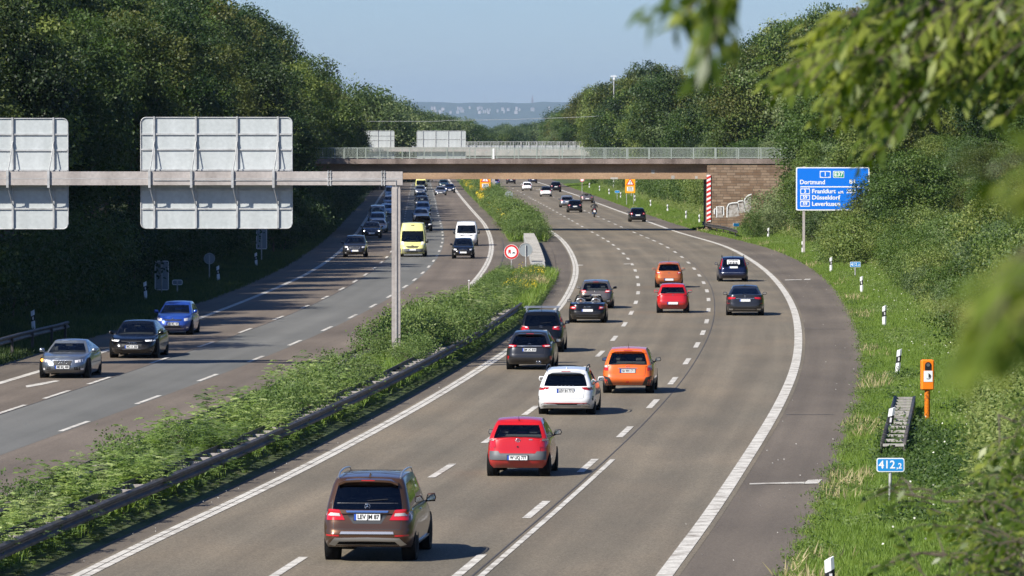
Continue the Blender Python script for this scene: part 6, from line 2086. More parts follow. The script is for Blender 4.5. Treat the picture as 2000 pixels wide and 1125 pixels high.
patch(c, 'r', 'chrome_strip', 'silver', [(-hw * .52, .915), (hw * .52, .915)], [(-hw * .5, .895), (hw * .5, .895)], .010, 10, 1, mirror=False)
patch(c, 'r', 'reflector', 'lamp_red', [(hw * .84, .52), (hw * .94, .54)], [(hw * .86, .40), (hw * .92, .38)], .012, 2, 2, depth=.01)
patch(c, 'r', 'lower_bumper', 'under', [(-hw * .72, .31), (hw * .72, .31)], [(-hw * .65, .2), (hw * .65, .2)], .008, 10, 1, mirror=False)
for xx in (.30, .40):
    p_, d_ = hit(c[1], 'r', xx, .30); mb = MB(); mb.lathe([(.045, 0), (.045, -.08), (.036, -.08), (.034, 0)], 12, Matrix.Translation((xx, p_.y - .01, .29)) @ Matrix.Rotation(PI / 2, 4, 'Z')); mb.build('exhaust', M['chrome'], c[0])
shutline(c, .66, .58, .90); plate(c, 'r', .765, 'BM UC 818'); glyph_torus(c, 'r', 'oval_emblem', 0, .965, .03, .006, ex=1.7)
antenna(c, -1.0, .15); spoiler(c, -1.42, .58, .035, .18, -.02, P_dg)
place(c, 1036, 721, x_d1, dx=0)

# --- black SUV with roof bars
P_bk = paint('black', (.0045, .0045, .005), .0, .25, .45)
c = make_car('black_suv', 'black SUV with silver roof bars, half hidden behind the dark grey hatchback', 'car',
             dict(L=4.5, W=1.84, H=1.70, wb=2.69, wr=.35, gc=.22, oh=.88, nr=5.2, deck=suv_deck, gh=(-2.15, -1.80, .35, 1.25), wb_f=.90, wr_f=.72, glo=.09, ghi=.80, tint=True, glass='glass_w', side_glass='glass_dark'), P_bk)
hw = .92
patch(c, 'r', 'tail_lamp', 'lamp_red', [(hw * .55, 1.06), (hw * .985, 1.10)], [(hw * .52, .95), (hw * .985, .90)], .014, 7, 3, depth=.05)
patch(c, 'r', 'reversing_lamp', 'lamp_white', [(hw * .60, 1.06), (hw * .93, 1.09)], [(hw * .58, 1.01), (hw * .9, 1.02)], .020, 4, 1, depth=.01)
plate(c, 'r', .86, ''); glyph_torus(c, 'r', 'oval_emblem', 0, 1.06, .035, .006, ex=1.7); antenna(c, -1.5, .2, -.05); wiper(c, 1.2, L=.4)
roof_rails(c, -1.7, .2, .66)
for y in (-1.35, -.45):
    z = c[3]['zroof'](y) + .13
    bar(c, 'roof_bar', 'silver', [(-.74, y, z), (.74, y, z)], .022)
    for sd in (-1, 1): bar(c, 'bar_foot', 'silver', [(sd * .62, y, z), (sd * .64, y, z - .12)], .025)
patch(c, 'r', 'bumper_gap', 'trim', [(-hw * .93, .60), (hw * .93, .60)], [(-hw * .93, .585), (hw * .93, .585)], .004, 14, 1, mirror=False, depth=0)
place(c, 1058, 687, x_d1)

# --- black roadster, open
c = make_car('black_roadster', 'black open roadster with silver roll bars and two people inside', 'car',
             dict(L=4.04, W=1.80, H=1.34, wb=2.43, wr=.33, gc=.15, oh=.78, nr=3.4, nf=3.0, deck=[(-1, .78), (-.9, .90), (-.55, .95), (-.2, .92), (.25, .90), (.5, .88), (.8, .76), (1, .60)], gh=(-.95, -.35, .28, .80), wb_f=.86, wr_f=.68, glo=.08, ghi=.88, open=True, seats=True), P_bk)
hw = .90
rear_std(c, (.80, .66), (.60, .975), .03, .60, '', emblem=None, reflect=None, diff=.36, shut=False)
for k in range(4): glyph_torus(c, 'r', 'ring', -.12 + .08 * k, .735, .045, .006)
patch(c, 'r', 'diffuser_trim', 'grey_trim', [(-hw * .6, .34), (hw * .6, .34)], [(-hw * .55, .29), (hw * .55, .29)], .02, 10, 1, mirror=False)
for sd in (-1, 1):
    bar(c, 'roll_bar', 'silver', [(sd * .36 + .22 * math.cos(a), -.62, .93 + .20 * math.sin(a)) for a in np.linspace(0, PI, 9)], .022)
mb = MB(); mb.box(-.62, .62, -1.05, -.72, .90, .985, bev=.035); mb.build('folded_roof', M['seat'], c[0])
place(c, 1148, 630, x_d1)
roadster = c

# --- grey-brown hatchback
P_gb = paint('grey_brown', (.17, .145, .125), .6, .3)
c = make_car('grey_brown_hatchback', 'grey brown hatchback driving just ahead of the open roadster', 'car',
             dict(L=4.25, W=1.80, H=1.46, wb=2.63, wr=.32, oh=.80, nr=4.6, deck=hatch_deck, gh=(-2.02, -1.50, .30, 1.2), wb_f=.90, wr_f=.69, glo=.08, ghi=.80), P_gb)
rear_std(c, (.96, .83), (.52, .985), .06, .66, '', emblem=(.88, .05), reflect=.40); spoiler(c, -1.5, .6, .03, .14, -.02); antenna(c, -1.2, .05)
place(c, 1162, 602, x_d1, dx=.05)

# --- copper orange small car and red mini car
P_cop = paint('copper', (.62, .16, .04), .5, .35)
c = make_car('copper_hatchback', 'copper orange small hatchback right behind the red one in the middle lane ahead', 'car',
             dict(L=3.8, W=1.665, H=1.51, wb=2.45, wr=.29, gc=.19, oh=.62, nr=4.2, nf=3, deck=[(-1, .92), (-.9, .98), (-.4, .98), (.3, .96), (.55, .93), (.8, .84), (1, .66)], gh=(-1.80, -1.35, .15, 1.05), wb_f=.90, wr_f=.69, glo=.09, ghi=.80, tint=True, glass='glass_w', side_glass='glass_dark'), P_cop)
c[0]['label'] = 'copper orange small hatchback in the middle lane, partly behind the small bright red car'
rear_std(c, (.96, .80), (.58, .985), .04, .48, '', emblem=(.85, .05), diff=.33, reflect=None); spoiler(c, -1.36, .58, .03, .16, -.02, P_cop); antenna(c, -.8, .28, -.03)
place(c, 1306.5, 561.5, x_d2, yaw=0)
c = make_car('red_mini_car', 'bright red mini car without bumper trim in front of the copper hatchback, far middle lane', 'car',
             dict(L=3.56, W=1.645, H=1.48, wb=2.42, wr=.285, gc=.18, oh=.55, nr=4.4, nf=3, deck=[(-1, .93), (-.9, .97), (-.4, .97), (.3, .95), (.55, .93), (.8, .84), (1, .66)], gh=(-1.70, -1.35, .05, 1.0), wb_f=.90, wr_f=.69, glo=.10, ghi=.78), P_red)
rear_std(c, (.98, .78), (.80, .93), .0, .50, '', emblem=(.90, .04), lampmat='lamp_red', diff=None, white=True); antenna(c, -1.0, .12)
place(c, 1314, 611, x_d2)

# --- dark blue estate
P_nb = paint('navy', (.006, .011, .042), .3, .3, .6)
c = make_car('navy_estate', 'dark navy estate with tall red lamps and a white sticker on its rear window', 'car',
             dict(L=4.75, W=1.84, H=1.52, wb=2.70, wr=.32, gc=.17, oh=1.05, nr=5.0, deck=hatch_deck, gh=(-2.28, -2.02, .2, 1.2), wb_f=.89, wr_f=.72, glo=.06, ghi=.82, tint=True, glass='glass_w', side_glass='glass_dark'), P_nb)
hw = .92
patch(c, 'r', 'tail_lamp', 'lamp_red', [(hw * .70, 1.40), (hw * .76, 1.40)], [(hw * .84, .78), (hw * .97, .78)], .014, 3, 8, depth=.05)
patch(c, 'r', 'reversing_lamp', 'lamp_white', [(hw * .83, .95), (hw * .93, .95)], [(hw * .85, .88), (hw * .95, .88)], .020, 2, 1, depth=.01)
mb = MB(); p_, d_ = hit(c[1], 'r', 0, 1.2)
def stq(x0, x1, z0, z1):
    y0, y1 = hit(c[1], 'r', (x0 + x1) / 2, z0)[0].y - .008, hit(c[1], 'r', (x0 + x1) / 2, z1)[0].y - .008
    mb.add([(x0, y0, z0), (x1, y0, z0), (x1, y1, z1), (x0, y1, z1)], [(0, 1, 2, 3)])
stq(-.38, .38, 1.30, 1.33); stq(-.38, -.30, 1.06, 1.30); stq(.30, .38, 1.06, 1.30); stq(-.30, .30, 1.22, 1.26)
for k in range(6): stq(-.25 + .095 * k, -.215 + .095 * k, 1.09, 1.22)
mb.build('window_sticker', M['post_white'], c[0])
plate(c, 'r', .88, ''); roof_rails(c, -1.9, .1, .72, 'black'); antenna(c, -1.2, .25, -.05)
patch(c, 'r', 'bumper_edge', 'silver', [(-hw * .9, .565), (hw * .9, .565)], [(-hw * .9, .553), (hw * .9, .553)], .006, 12, 1, mirror=False, depth=0)
patch(c, 'r', 'lower_bumper', 'under', [(-hw * .8, .30), (hw * .8, .30)], [(-hw * .75, .2), (hw * .75, .2)], .006, 10, 1, mirror=False)
place(c, 1431.5, 549.5, x_d2, yaw=.01)

# --- big dark saloon
c = make_car('dark_saloon', 'large dark grey saloon with slim red lamps, behind the navy estate in the right lane', 'car',
             dict(L=5.1, W=1.90, H=1.47, wb=3.07, wr=.35, gc=.17, oh=1.1, nr=4.2, deck=[(-1, .86), (-.95, 1.03), (-.7, 1.04), (-.3, 1.0), (.25, .97), (.45, .95), (.8, .82), (1, .62)], gh=(-1.85, -.85, .55, 1.45), wb_f=.87, wr_f=.63, glo=.06, ghi=.82, tint=True, glass='glass_w', side_glass='glass_dark'), P_dg)
hw = .95
patch(c, 'r', 'tail_lamp', 'lamp_red', [(hw * .48, .91), (hw * .985, .93)], [(hw * .52, .84), (hw * .985, .79)], .014, 7, 3, depth=.05)
patch(c, 'r', 'chrome_strip', 'silver', [(-hw * .48, .86), (hw * .48, .86)], [(-hw * .48, .845), (hw * .48, .845)], .012, 10, 1, mirror=False)
patch(c, 'r', 'bumper_trim', 'silver', [(-hw * .55, .33), (hw * .55, .33)], [(-hw * .55, .31), (hw * .55, .31)], .014, 10, 1, mirror=False)
patch(c, 'r', 'exhaust_trim', 'silver', [(hw * .60, .35), (hw * .84, .35)], [(hw * .62, .28), (hw * .82, .28)], .016, 3, 1, depth=.02)
patch(c, 'r', 'reflector', 'lamp_red', [(hw * .78, .62), (hw * .95, .63)], [(hw * .78, .60), (hw * .95, .61)], .010, 3, 1, depth=.01)
plate(c, 'r', .76, ''); glyph_torus(c, 'r', 'round_emblem', 0, .95, .04, .012); shark(c, -.7)
place(c, 1455, 615.5, x_d2, yaw=.0)

# --- farther cars of the right carriageway
def far_rear(name, label, u, v, W, P_, kind='hatch', fn=x_d1, lamp=(.95, .80), **kw):
    base = dict(hatch=dict(L=4.2, W=W, H=1.48, wb=2.6, nr=4.6, deck=hatch_deck, gh=(-2.0, -1.45, .25, 1.15)),
                suv=dict(L=4.5, W=W, H=1.66, wb=2.7, wr=.35, gc=.22, nr=5, deck=suv_deck, gh=(-2.15, -1.75, .3, 1.2)),
                coupe=dict(L=4.5, W=W, H=1.38, wb=2.6, nr=4, oh=.95, deck=sedan_deck, gh=(-1.75, -.75, .3, 1.1), wr_f=.62),
                open=dict(L=4.3, W=W, H=1.30, wb=2.5, nr=3.6, deck=[(-1, .78), (-.9, .92), (-.55, .95), (-.2, .92), (.25, .90), (.5, .88), (.8, .76), (1, .60)], gh=(-.95, -.35, .28, .80), open=True, wr_f=.68, wb_f=.86, glo=.08, ghi=.88))[kind]
    base.update(tint=True, glass='glass_w', side_glass='glass_dark', seats=kind != 'suv'); base.update(kw)
    c = make_car(name, label, 'car', base, P_)
    pz = .72 if kind != 'suv' else .86
    if kind == 'suv': lamp = (1.08, .92)
    if kind == 'open' or kind == 'coupe': lamp = (.86, .72); pz = .60
    rear_std(c, lamp, (.58, .985), .03, pz, '', shut=False, white=True)
    place(c, u, v, fn)
    return c
P_sg = paint('silver_grey', (.30, .31, .33), .7, .3)
P_bl = paint('blue', (.02, .07, .36), .3, .3)
P_tp = paint('taupe', (.19, .16, .14), .6, .3)
far_rear('black_hatchback', 'black hatchback right of the motorcycle in the right lane before the bridge shadow', 1245, 433.5, 1.78, P_bk, fn=x_er)
far_rear('black_hatchback', 'black hatchback left of the motorcycle, overlapping a grey car', 1122.5, 415, 1.80, P_bk, fn=x_d2, lamp=(.93, .80))
far_rear('grey_hatchback', 'silver grey hatchback partly hidden by the black hatchback left of the motorcycle', 1107, 405, 1.80, P_sg, fn=x_d2)
far_rear('taupe_convertible', 'taupe open convertible at the right edge line, right behind the motorcycle', 1146.5, 396.5, 1.85, P_tp, 'open', fn=x_er)
far_rear('white_coupe', 'white car with black rear window in the middle lane beyond the bridge', 1066.5, 384, 1.78, P_white, fn=x_d2, blackpillars=True, roofpaint=P_bk)
far_rear('white_hatchback', 'small all white hatchback in the inner lane beyond the bridge', 1029.5, 372.5, 1.68, P_white, fn=x_d1)
far_rear('black_van', 'black boxy car next to the white one beyond the bridge, right lane', 1085.5, 375, 1.80, P_bk, 'suv', fn=x_d2)
far_rear('blue_hatchback', 'blue hatchback just under the girder beside the distant gantry post', 967, 363.3, 1.72, P_bl, fn=x_d1)
far_rear('black_saloon', 'dark car under the girder in the inner lane, left of the white hatchback', 998, 359, 1.78, P_bk, fn=x_d1)
far_rear('navy_hatchback', 'dark blue car just below the girder, right of the white hatchback', 1040.5, 358, 1.78, P_nb, fn=x_d2)

# --- oncoming, near ones
P_si = paint('silver_blue', (.22, .25, .29), .7, .28)
c = make_car('silver_coupe', 'silver grey coupe with wide grille and lit amber indicator, foremost oncoming car at left', 'car',
             dict(L=4.63, W=1.85, H=1.37, wb=2.75, wr=.345, gc=.15, oh=1.02, nf=3.3, nr=4, deck=[(-1, .84), (-.9, .97), (-.6, .97), (-.2, .93), (.25, .92), (.45, .90), (.8, .80), (.94, .72), (1, .60)], gh=(-1.95, -.80, .35, 1.15), wb_f=.87, wr_f=.62, glo=.07, ghi=.84,
                  front_in=[(0, .18), (.15, .05), (.35, 0), (.6, .0), (.85, .06), (1, .16)]), P_si)
front_std(c, ((.48, .665), (.93, .715), (.955, .62), (.50, .575)), 'lamp_white', (.37, .655, .36), 'black', None, .42, 'ME BQ 400', rings=.605, chrome_g=True)
patch(c, 'f', 'side_intake', 'black', [(.46 * .925, .42), (.88 * .925, .43)], [(.48 * .925, .31), (.84 * .925, .31)], .006, 4, 2)
patch(c, 'f', 'front_lip', 'under', [(-.75, .235), (.75, .235)], [(-.72, .17), (.72, .17)], .006, 8, 1, mirror=False)
mb = MB(); p_, d_ = hit(c[1], 'f', .80, .655)
if p_: mb.tube([p_ - d_ * .02, p_ - d_ * .035], .06, 10); mb.build('indicator', M['lamp_amber'], c[0])
place(c, 128, 737.5, x_la, 'front', yaw=.0)
P_bk2 = paint('deep_black', (.003, .003, .0035), .0, .2, .4)
c = make_car('black_limousine', 'long black saloon with slim bright headlights, between the silver coupe and the blue hatchback', 'car',
             dict(L=5.17, W=1.95, H=1.47, wb=3.0, wr=.36, gc=.16, oh=1.15, nf=3.6, nr=4, deck=sedan_deck, gh=(-1.95, -.95, .55, 1.45), wb_f=.88, wr_f=.64, glo=.07, ghi=.84), P_bk2)
front_std(c, ((.52, .735), (.95, .76), (.95, .69), (.55, .675)), 'lamp_white', (.44, .70, .36), 'black', (.80, .30, .20), .47, 'MO A 360', rings=.60, fog=False)
patch(c, 'f', 'daytime_light', 'lamp_day', [(.56 * .975, .700), (.93 * .975, .712)], [(.56 * .975, .683), (.93 * .975, .690)], .014, 4, 1, depth=.01)
place(c, 263, 698.5, x_la, 'front')
c = make_car('blue_hatchback', 'bright blue hatchback following the black saloon in the left carriageway', 'car',
             dict(L=3.97, W=1.68, H=1.47, wb=2.47, wr=.31, gc=.17, oh=.68, nf=3.2, nr=4, deck=[(-1, .90), (-.9, .95), (-.4, .96), (.3, .95), (.5, .94), (.8, .85), (.95, .76), (1, .62)], gh=(-1.85, -1.35, .1, 1.1), wb_f=.90, wr_f=.68), P_bl)
front_std(c, ((.58, .735), (.93, .785), (.95, .66), (.60, .62)), 'lamp_white', (.50, .70, .645), 'black', (.52, .44, .33), .50, 'LEV MQ 109')
patch(c, 'f', 'chrome_line', 'chrome', [(-.50 * .84, .707), (.50 * .84, .707)], [(-.50 * .84, .699), (.50 * .84, .699)], .018, 6, 1, mirror=False)
patch(c, 'f', 'lower_lip', 'silver', [(-.62, .295), (.62, .295)], [(-.60, .275), (.60, .275)], .010, 8, 1, mirror=False)
place(c, 341, 653.5, x_la, 'front')

def oncoming(name, label, u, v, W, P_, kind='hatch', fn=x_la, lit=False, lmat='lamp_white', **kw):
    base = dict(hatch=dict(L=4.2, W=W, H=1.48, wb=2.6, nf=3.2, deck=hatch_deck, gh=(-2.0, -1.45, .2, 1.15)),
                suv=dict(L=4.4, W=W, H=1.60, wb=2.65, wr=.35, gc=.2, nf=3.4, deck=[(a, b - .06) for a, b in suv_deck], gh=(-2.05, -1.65, .25, 1.2)),
                sedan=dict(L=4.6, W=W, H=1.43, wb=2.7, oh=1.0, nf=3.4, deck=sedan_deck, gh=(-1.75, -.85, .35, 1.2), wr_f=.65),
                mpv=dict(L=4.7, W=W, H=1.85, wb=2.9, wr=.33, nf=3.6, deck=[(-1, 1.0), (-.3, 1.05), (.4, 1.05), (.7, 1.02), (.9, .92), (1, .72)], gh=(-2.2, -2.1, .75, 1.65), wr_f=.78, wb_f=.92),
                low=dict(L=4.4, W=W, H=1.30, wb=2.4, nf=2.9, deck=[(-1, .7), (-.8, .85), (-.3, .86), (.25, .86), (.45, .84), (.8, .70), (1, .50)], gh=(-1.5, -.6, .25, 1.0), wr_f=.6))[kind]
    base.update(kw)
    c = make_car(name, label, 'car', base, P_)
    dz_ = dict(hatch=0, suv=.10, sedan=0, mpv=.14, low=-.10)[kind]
    front_std(c, ((.55, .70 + dz_), (.93, .75 + dz_), (.95, .64 + dz_), (.58, .60 + dz_)), lmat, (.42, .66 + dz_, .58 + dz_), 'black', (.55, .38, .27), .46 + dz_ * .4, '', lit=lit, chrome_g=kind in ('suv', 'sedan'))
    place(c, u, v, fn, 'front')
    return c
P_wh2 = paint('pearl', (.62, .63, .64), .3, .3)
oncoming('grey_crossover', 'dark grey crossover with chrome grille and pale headlamps, left of the yellow van', 693.5, 502.5, 1.80, P_dg, 'suv', x_la)
oncoming('dark_estate', 'old dark saloon with its headlights switched on, left carriageway', 726, 465.5, 1.72, P_bk, 'sedan', x_la, lit=True)
oncoming('pearl_sports_car', 'low pearl white sports car behind the dark saloon with headlights on', 737.5, 454.5, 1.85, P_wh2, 'low', x_la)
oncoming('silver_hatchback', 'silver hatchback roof between the grey people carrier and the pearl sports car', 737, 444, 1.74, P_sg, 'hatch', x_la)
oncoming('grey_people_carrier', 'tall blue grey people carrier with wide dark windscreen, left lane', 737, 436, 1.88, P_si, 'mpv', x_la)
oncoming('pearl_saloon', 'pale saloon half hidden by the gantry post, left lane', 755, 423, 1.76, P_wh2, 'sedan', x_la)
oncoming('grey_blue_hatchback', 'grey blue car mostly hidden by the gantry post, above the pale saloon', 761, 405, 1.76, P_si, 'hatch', x_la)
oncoming('white_van', 'white small van peeping out left of the gantry post below the beam', 763, 388, 1.78, P_white, 'mpv', x_la)
# middle lane queue
oncoming('black_compact', 'black compact car with one bright headlamp right behind the yellow van', 826, 452, 1.80, P_bk, 'hatch', x_lb, lmat='lamp_day')
oncoming('silver_saloon', 'silver blue saloon behind the black compact in the middle lane', 822.5, 434, 1.80, P_si, 'sedan', x_lb)
oncoming('silver_estate', 'silver car third in the middle lane queue behind the yellow van', 826, 420, 1.80, P_sg, 'hatch', x_lb)
oncoming('dark_compact', 'dark grey car with two bright windscreen reflections in the middle lane queue', 824.5, 408, 1.84, P_dg, 'suv', x_lb)
oncoming('grey_saloon', 'grey saloon directly below the distant silver one in the middle lane queue', 823, 396, 1.74, P_dg, 'sedan', x_lb)
oncoming('light_blue_compact', 'light blue grey car beside the distant oncoming motorcycle', 820.5, 381, 1.76, P_si, 'hatch', x_lb)
# right group
oncoming('silver_coupe', 'rounded silver car in the inner lane, beside a dark one near the bridge', 860.5, 381.5, 1.82, P_sg, 'low', x_lr, H=1.40)
oncoming('navy_saloon', 'dark car with white headlamps beside the rounded silver one near the bridge', 878, 376.5, 1.80, P_nb, 'sedan', x_lr, lmat='lamp_day')
oncoming('teal_estate', 'dark green car furthest back in the inner lane, just below the girder', 866.5, 367, 1.78, paint('teal', (.02, .05, .05), .4, .3), 'hatch', x_lr)

# --- vans
P_ye = paint('pale_yellow', (.80, .76, .26), .0, .4)
def van(name, label, P_, L, W, H, u, v, fn, txt='', hood=1.05, bump='grey_trim', lampw=1.0, low=False):
    c = make_car(name, label, 'van', dict(L=L, W=W, H=H, wb=L * .62, wr=.34, gc=.20, oh=L * .19, nf=3.8, nr=7, deck=[(-1, hood + .12), (.30, hood + .12), (.62, hood + .05), (.86, hood - .12), (.97, hood - .28), (1, hood - .42)],
                 gh=(-L / 2 + .03, -L / 2 + .08, L * .235, L * .385), wb_f=.955, wr_f=.80, glo=.07, ghi=.60 if H > 2.2 else .72, roofdrop=.03, vanside=True, rearglass=False, tw=.23, blackmirror=True, mh=.15, seats=True, mback=.15, mup=.06,
                 front_in=[(0, .12), (.15, .03), (.4, 0), (.6, .02), (.85, .10), (1, .2)]), P_)
    return c
c = van('yellow_van', 'tall pale yellow delivery van with grey bumper beside the gantry post', P_ye, 5.4, 2.05, 2.50, 0, 0, x_lb)
hw = 1.025
patch(c, 'f', 'headlamp', 'lamp_white', [(hw * .62, 1.10), (hw * .90, 1.16)], [(hw * .60, .88), (hw * .92, .88)], .010, 4, 5, depth=.05)
patch(c, 'f', 'grille', 'black', [(-hw * .48, .80), (hw * .48, .80)], [(-hw * .36, .68), (hw * .36, .68)], .012, 8, 2, mirror=False)
patch(c, 'f', 'bumper', 'grey_trim', [(-hw * .97, .62), (hw * .97, .62)], [(-hw * .95, .24), (hw * .95, .24)], .020, 16, 3, mirror=False)
patch(c, 'f', 'air_intake', 'black', [(-hw * .4, .42), (hw * .4, .42)], [(-hw * .4, .32), (hw * .4, .32)], .030, 6, 1, mirror=False)
plate(c, 'f', .54, '', ylift=.03); glyph_torus(c, 'f', 'emblem', 0, .80, .07, .018, out=.02)
place(c, 806, 501.5, x_lb, 'front')
c = van('white_van', 'white compact van behind the small black car in the inner lane', P_white, 4.8, 1.90, 1.96, 0, 0, x_lr, hood=1.0)
hw = .95
patch(c, 'f', 'headlamp', 'lamp_white', [(hw * .58, .98), (hw * .90, 1.02)], [(hw * .62, .86), (hw * .93, .84)], .010, 4, 3, depth=.05)
patch(c, 'f', 'grille', 'black', [(-hw * .55, .86), (hw * .55, .86)], [(-hw * .5, .80), (hw * .5, .80)], .012, 8, 1, mirror=False)
patch(c, 'f', 'air_intake', 'trim', [(-hw * .6, .5), (hw * .6, .5)], [(-hw * .55, .34), (hw * .55, .34)], .010, 8, 1, mirror=False)
plate(c, 'f', .6, '')
place(c, 911, 480, x_lr, 'front')
c = oncoming('black_small_car', 'small black car with chrome grille right in front of the white van', 904.5, 505, 1.65, P_bk, 'hatch', x_lr)
hw = .825
patch(c, 'f', 'chrome_grille', 'chrome', [(-hw * .40, .72), (hw * .40, .72)], [(-hw * .36, .69), (hw * .36, .69)], .022, 8, 1, mirror=False)
c = van('yellow_van', 'distant yellow van just below the girder at the end of the middle lane queue', P_ye, 5.0, 1.95, 2.2, 0, 0, x_lb)
plate(c, 'f', .54, '')
patch(c, 'f', 'bumper', 'grey_trim', [(-.9, .6), (.9, .6)], [(-.9, .26), (.9, .26)], .020, 12, 2, mirror=False)
place(c, 822.5, 374.5, x_lb, 'front')

# ------------------------------------------------------------------ people and motorcycles
def skin_body(name, joints, edges, mat, parent=None, sub=2):
    """joints: list of (x,y,z,r)"""
    me = bpy.data.meshes.new(name)
    me.from_pydata([j[:3] for j in joints], edges, [])
    o = link(name, me, None)
    o.modifiers.new('skin', 'SKIN')
    sk_ = me.skin_vertices[0].data
    for i, j in enumerate(joints): sk_[i].radius = (j[3], j[3] * (j[4] if len(j) > 4 else 1)); sk_[i].use_root = (i == 0)
    s_ = o.modifiers.new('sub', 'SUBSURF'); s_.levels = sub; s_.render_levels = sub
    dg = bpy.context.evaluated_depsgraph_get()
    m2 = bpy.data.meshes.new_from_object(o.evaluated_get(dg))
    for p in m2.polygons: p.use_smooth = True
    m2.materials.clear(); m2.materials.append(mat)
    o.modifiers.clear(); o.data = m2; o.parent = parent
    return o

def head(parent, c, r, hair=True, helmet=None, face=1):
    mb = MB(); n, m = 14, 10; vs = []
    for i in range(m + 1):
        f = i / m * PI
        for k in range(n):
            a = 2 * PI * k / n
            jaw = 1 - .18 * max(0, -math.cos(f))
            vs.append((c[0] + r * .82 * math.sin(f) * math.cos(a) * jaw, c[1] + r * .95 * math.sin(f) * math.sin(a) * jaw, c[2] + r * 1.15 * math.cos(f)))
    fs = [(i * n + k, i * n + (k + 1) % n, (i + 1) * n + (k + 1) % n, (i + 1) * n + k) for i in range(m) for k in range(n)]
    mb.add(vs, fs, True)
    o = mb.build('helmet' if helmet else 'head', helmet or M['skin'], parent); recalc(o.data)
    return o

def occupant(car, x, y, z, hairm, shirt, label, gender=0):
    root = thing('person', label, 'person')
    Mx = car[0].matrix_basis
    bpy.context.view_layer.update()
    root.location = car[0].matrix_world @ Vector((x, y, z)); root.rotation_euler = car[0].rotation_euler
    J = [(0, 0, 0, .15, .7), (0, -.02, .22, .17, .7), (0, -.03, .40, .17, .6), (0, -.02, .50, .06), (0, 0, .60, .055), (.20, 0, .40, .06), (.27, .16, .22, .045), (.18, .40, .26, .035), (-.20, 0, .40, .06), (-.27, .16, .22, .045), (-.18, .40, .26, .035)]
    E = [(0, 1), (1, 2), (2, 3), (3, 4), (2, 5), (5, 6), (6, 7), (2, 8), (8, 9), (9, 10)]
    skin_body('body', J, E, shirt, root)
    h_ = head(root, (0, .01, .70), .105)
    mb = MB(); vs = []; n, m = 14, 6
    for i in range(m + 1):
        f = i / m * PI * .62
        for k in range(n):
            a = 2 * PI * k / n
            vs.append((.097 * math.sin(f) * math.cos(a), -.012 + .112 * math.sin(f) * math.sin(a), .705 + .135 * math.cos(f)))
    mb.add(vs, [(i * n + k, i * n + (k + 1) % n, (i + 1) * n + (k + 1) % n, (i + 1) * n + k) for i in range(m) for k in range(n)], True)
    mb.build('hair', hairm, root)
    return root
M['shirt_tan'] = simple('shirt_tan', (.42, .22, .14), .8)
M['shirt_dark'] = simple('shirt_dark', (.05, .05, .06), .8)
M['leather'] = simple('black_leather', (.010, .010, .011), .55)
M['helmet'] = simple('helmet_dark', (.02, .02, .022), .25, coat=1)
occupant(roadster, -.36, -.10, .42, M['hair'], M['shirt_tan'], 'person in a tan top at the left seat of the open roadster')
occupant(roadster, .36, -.10, .42, M['hair'], M['shirt_dark'], 'person in dark clothing at the right seat of the open roadster')

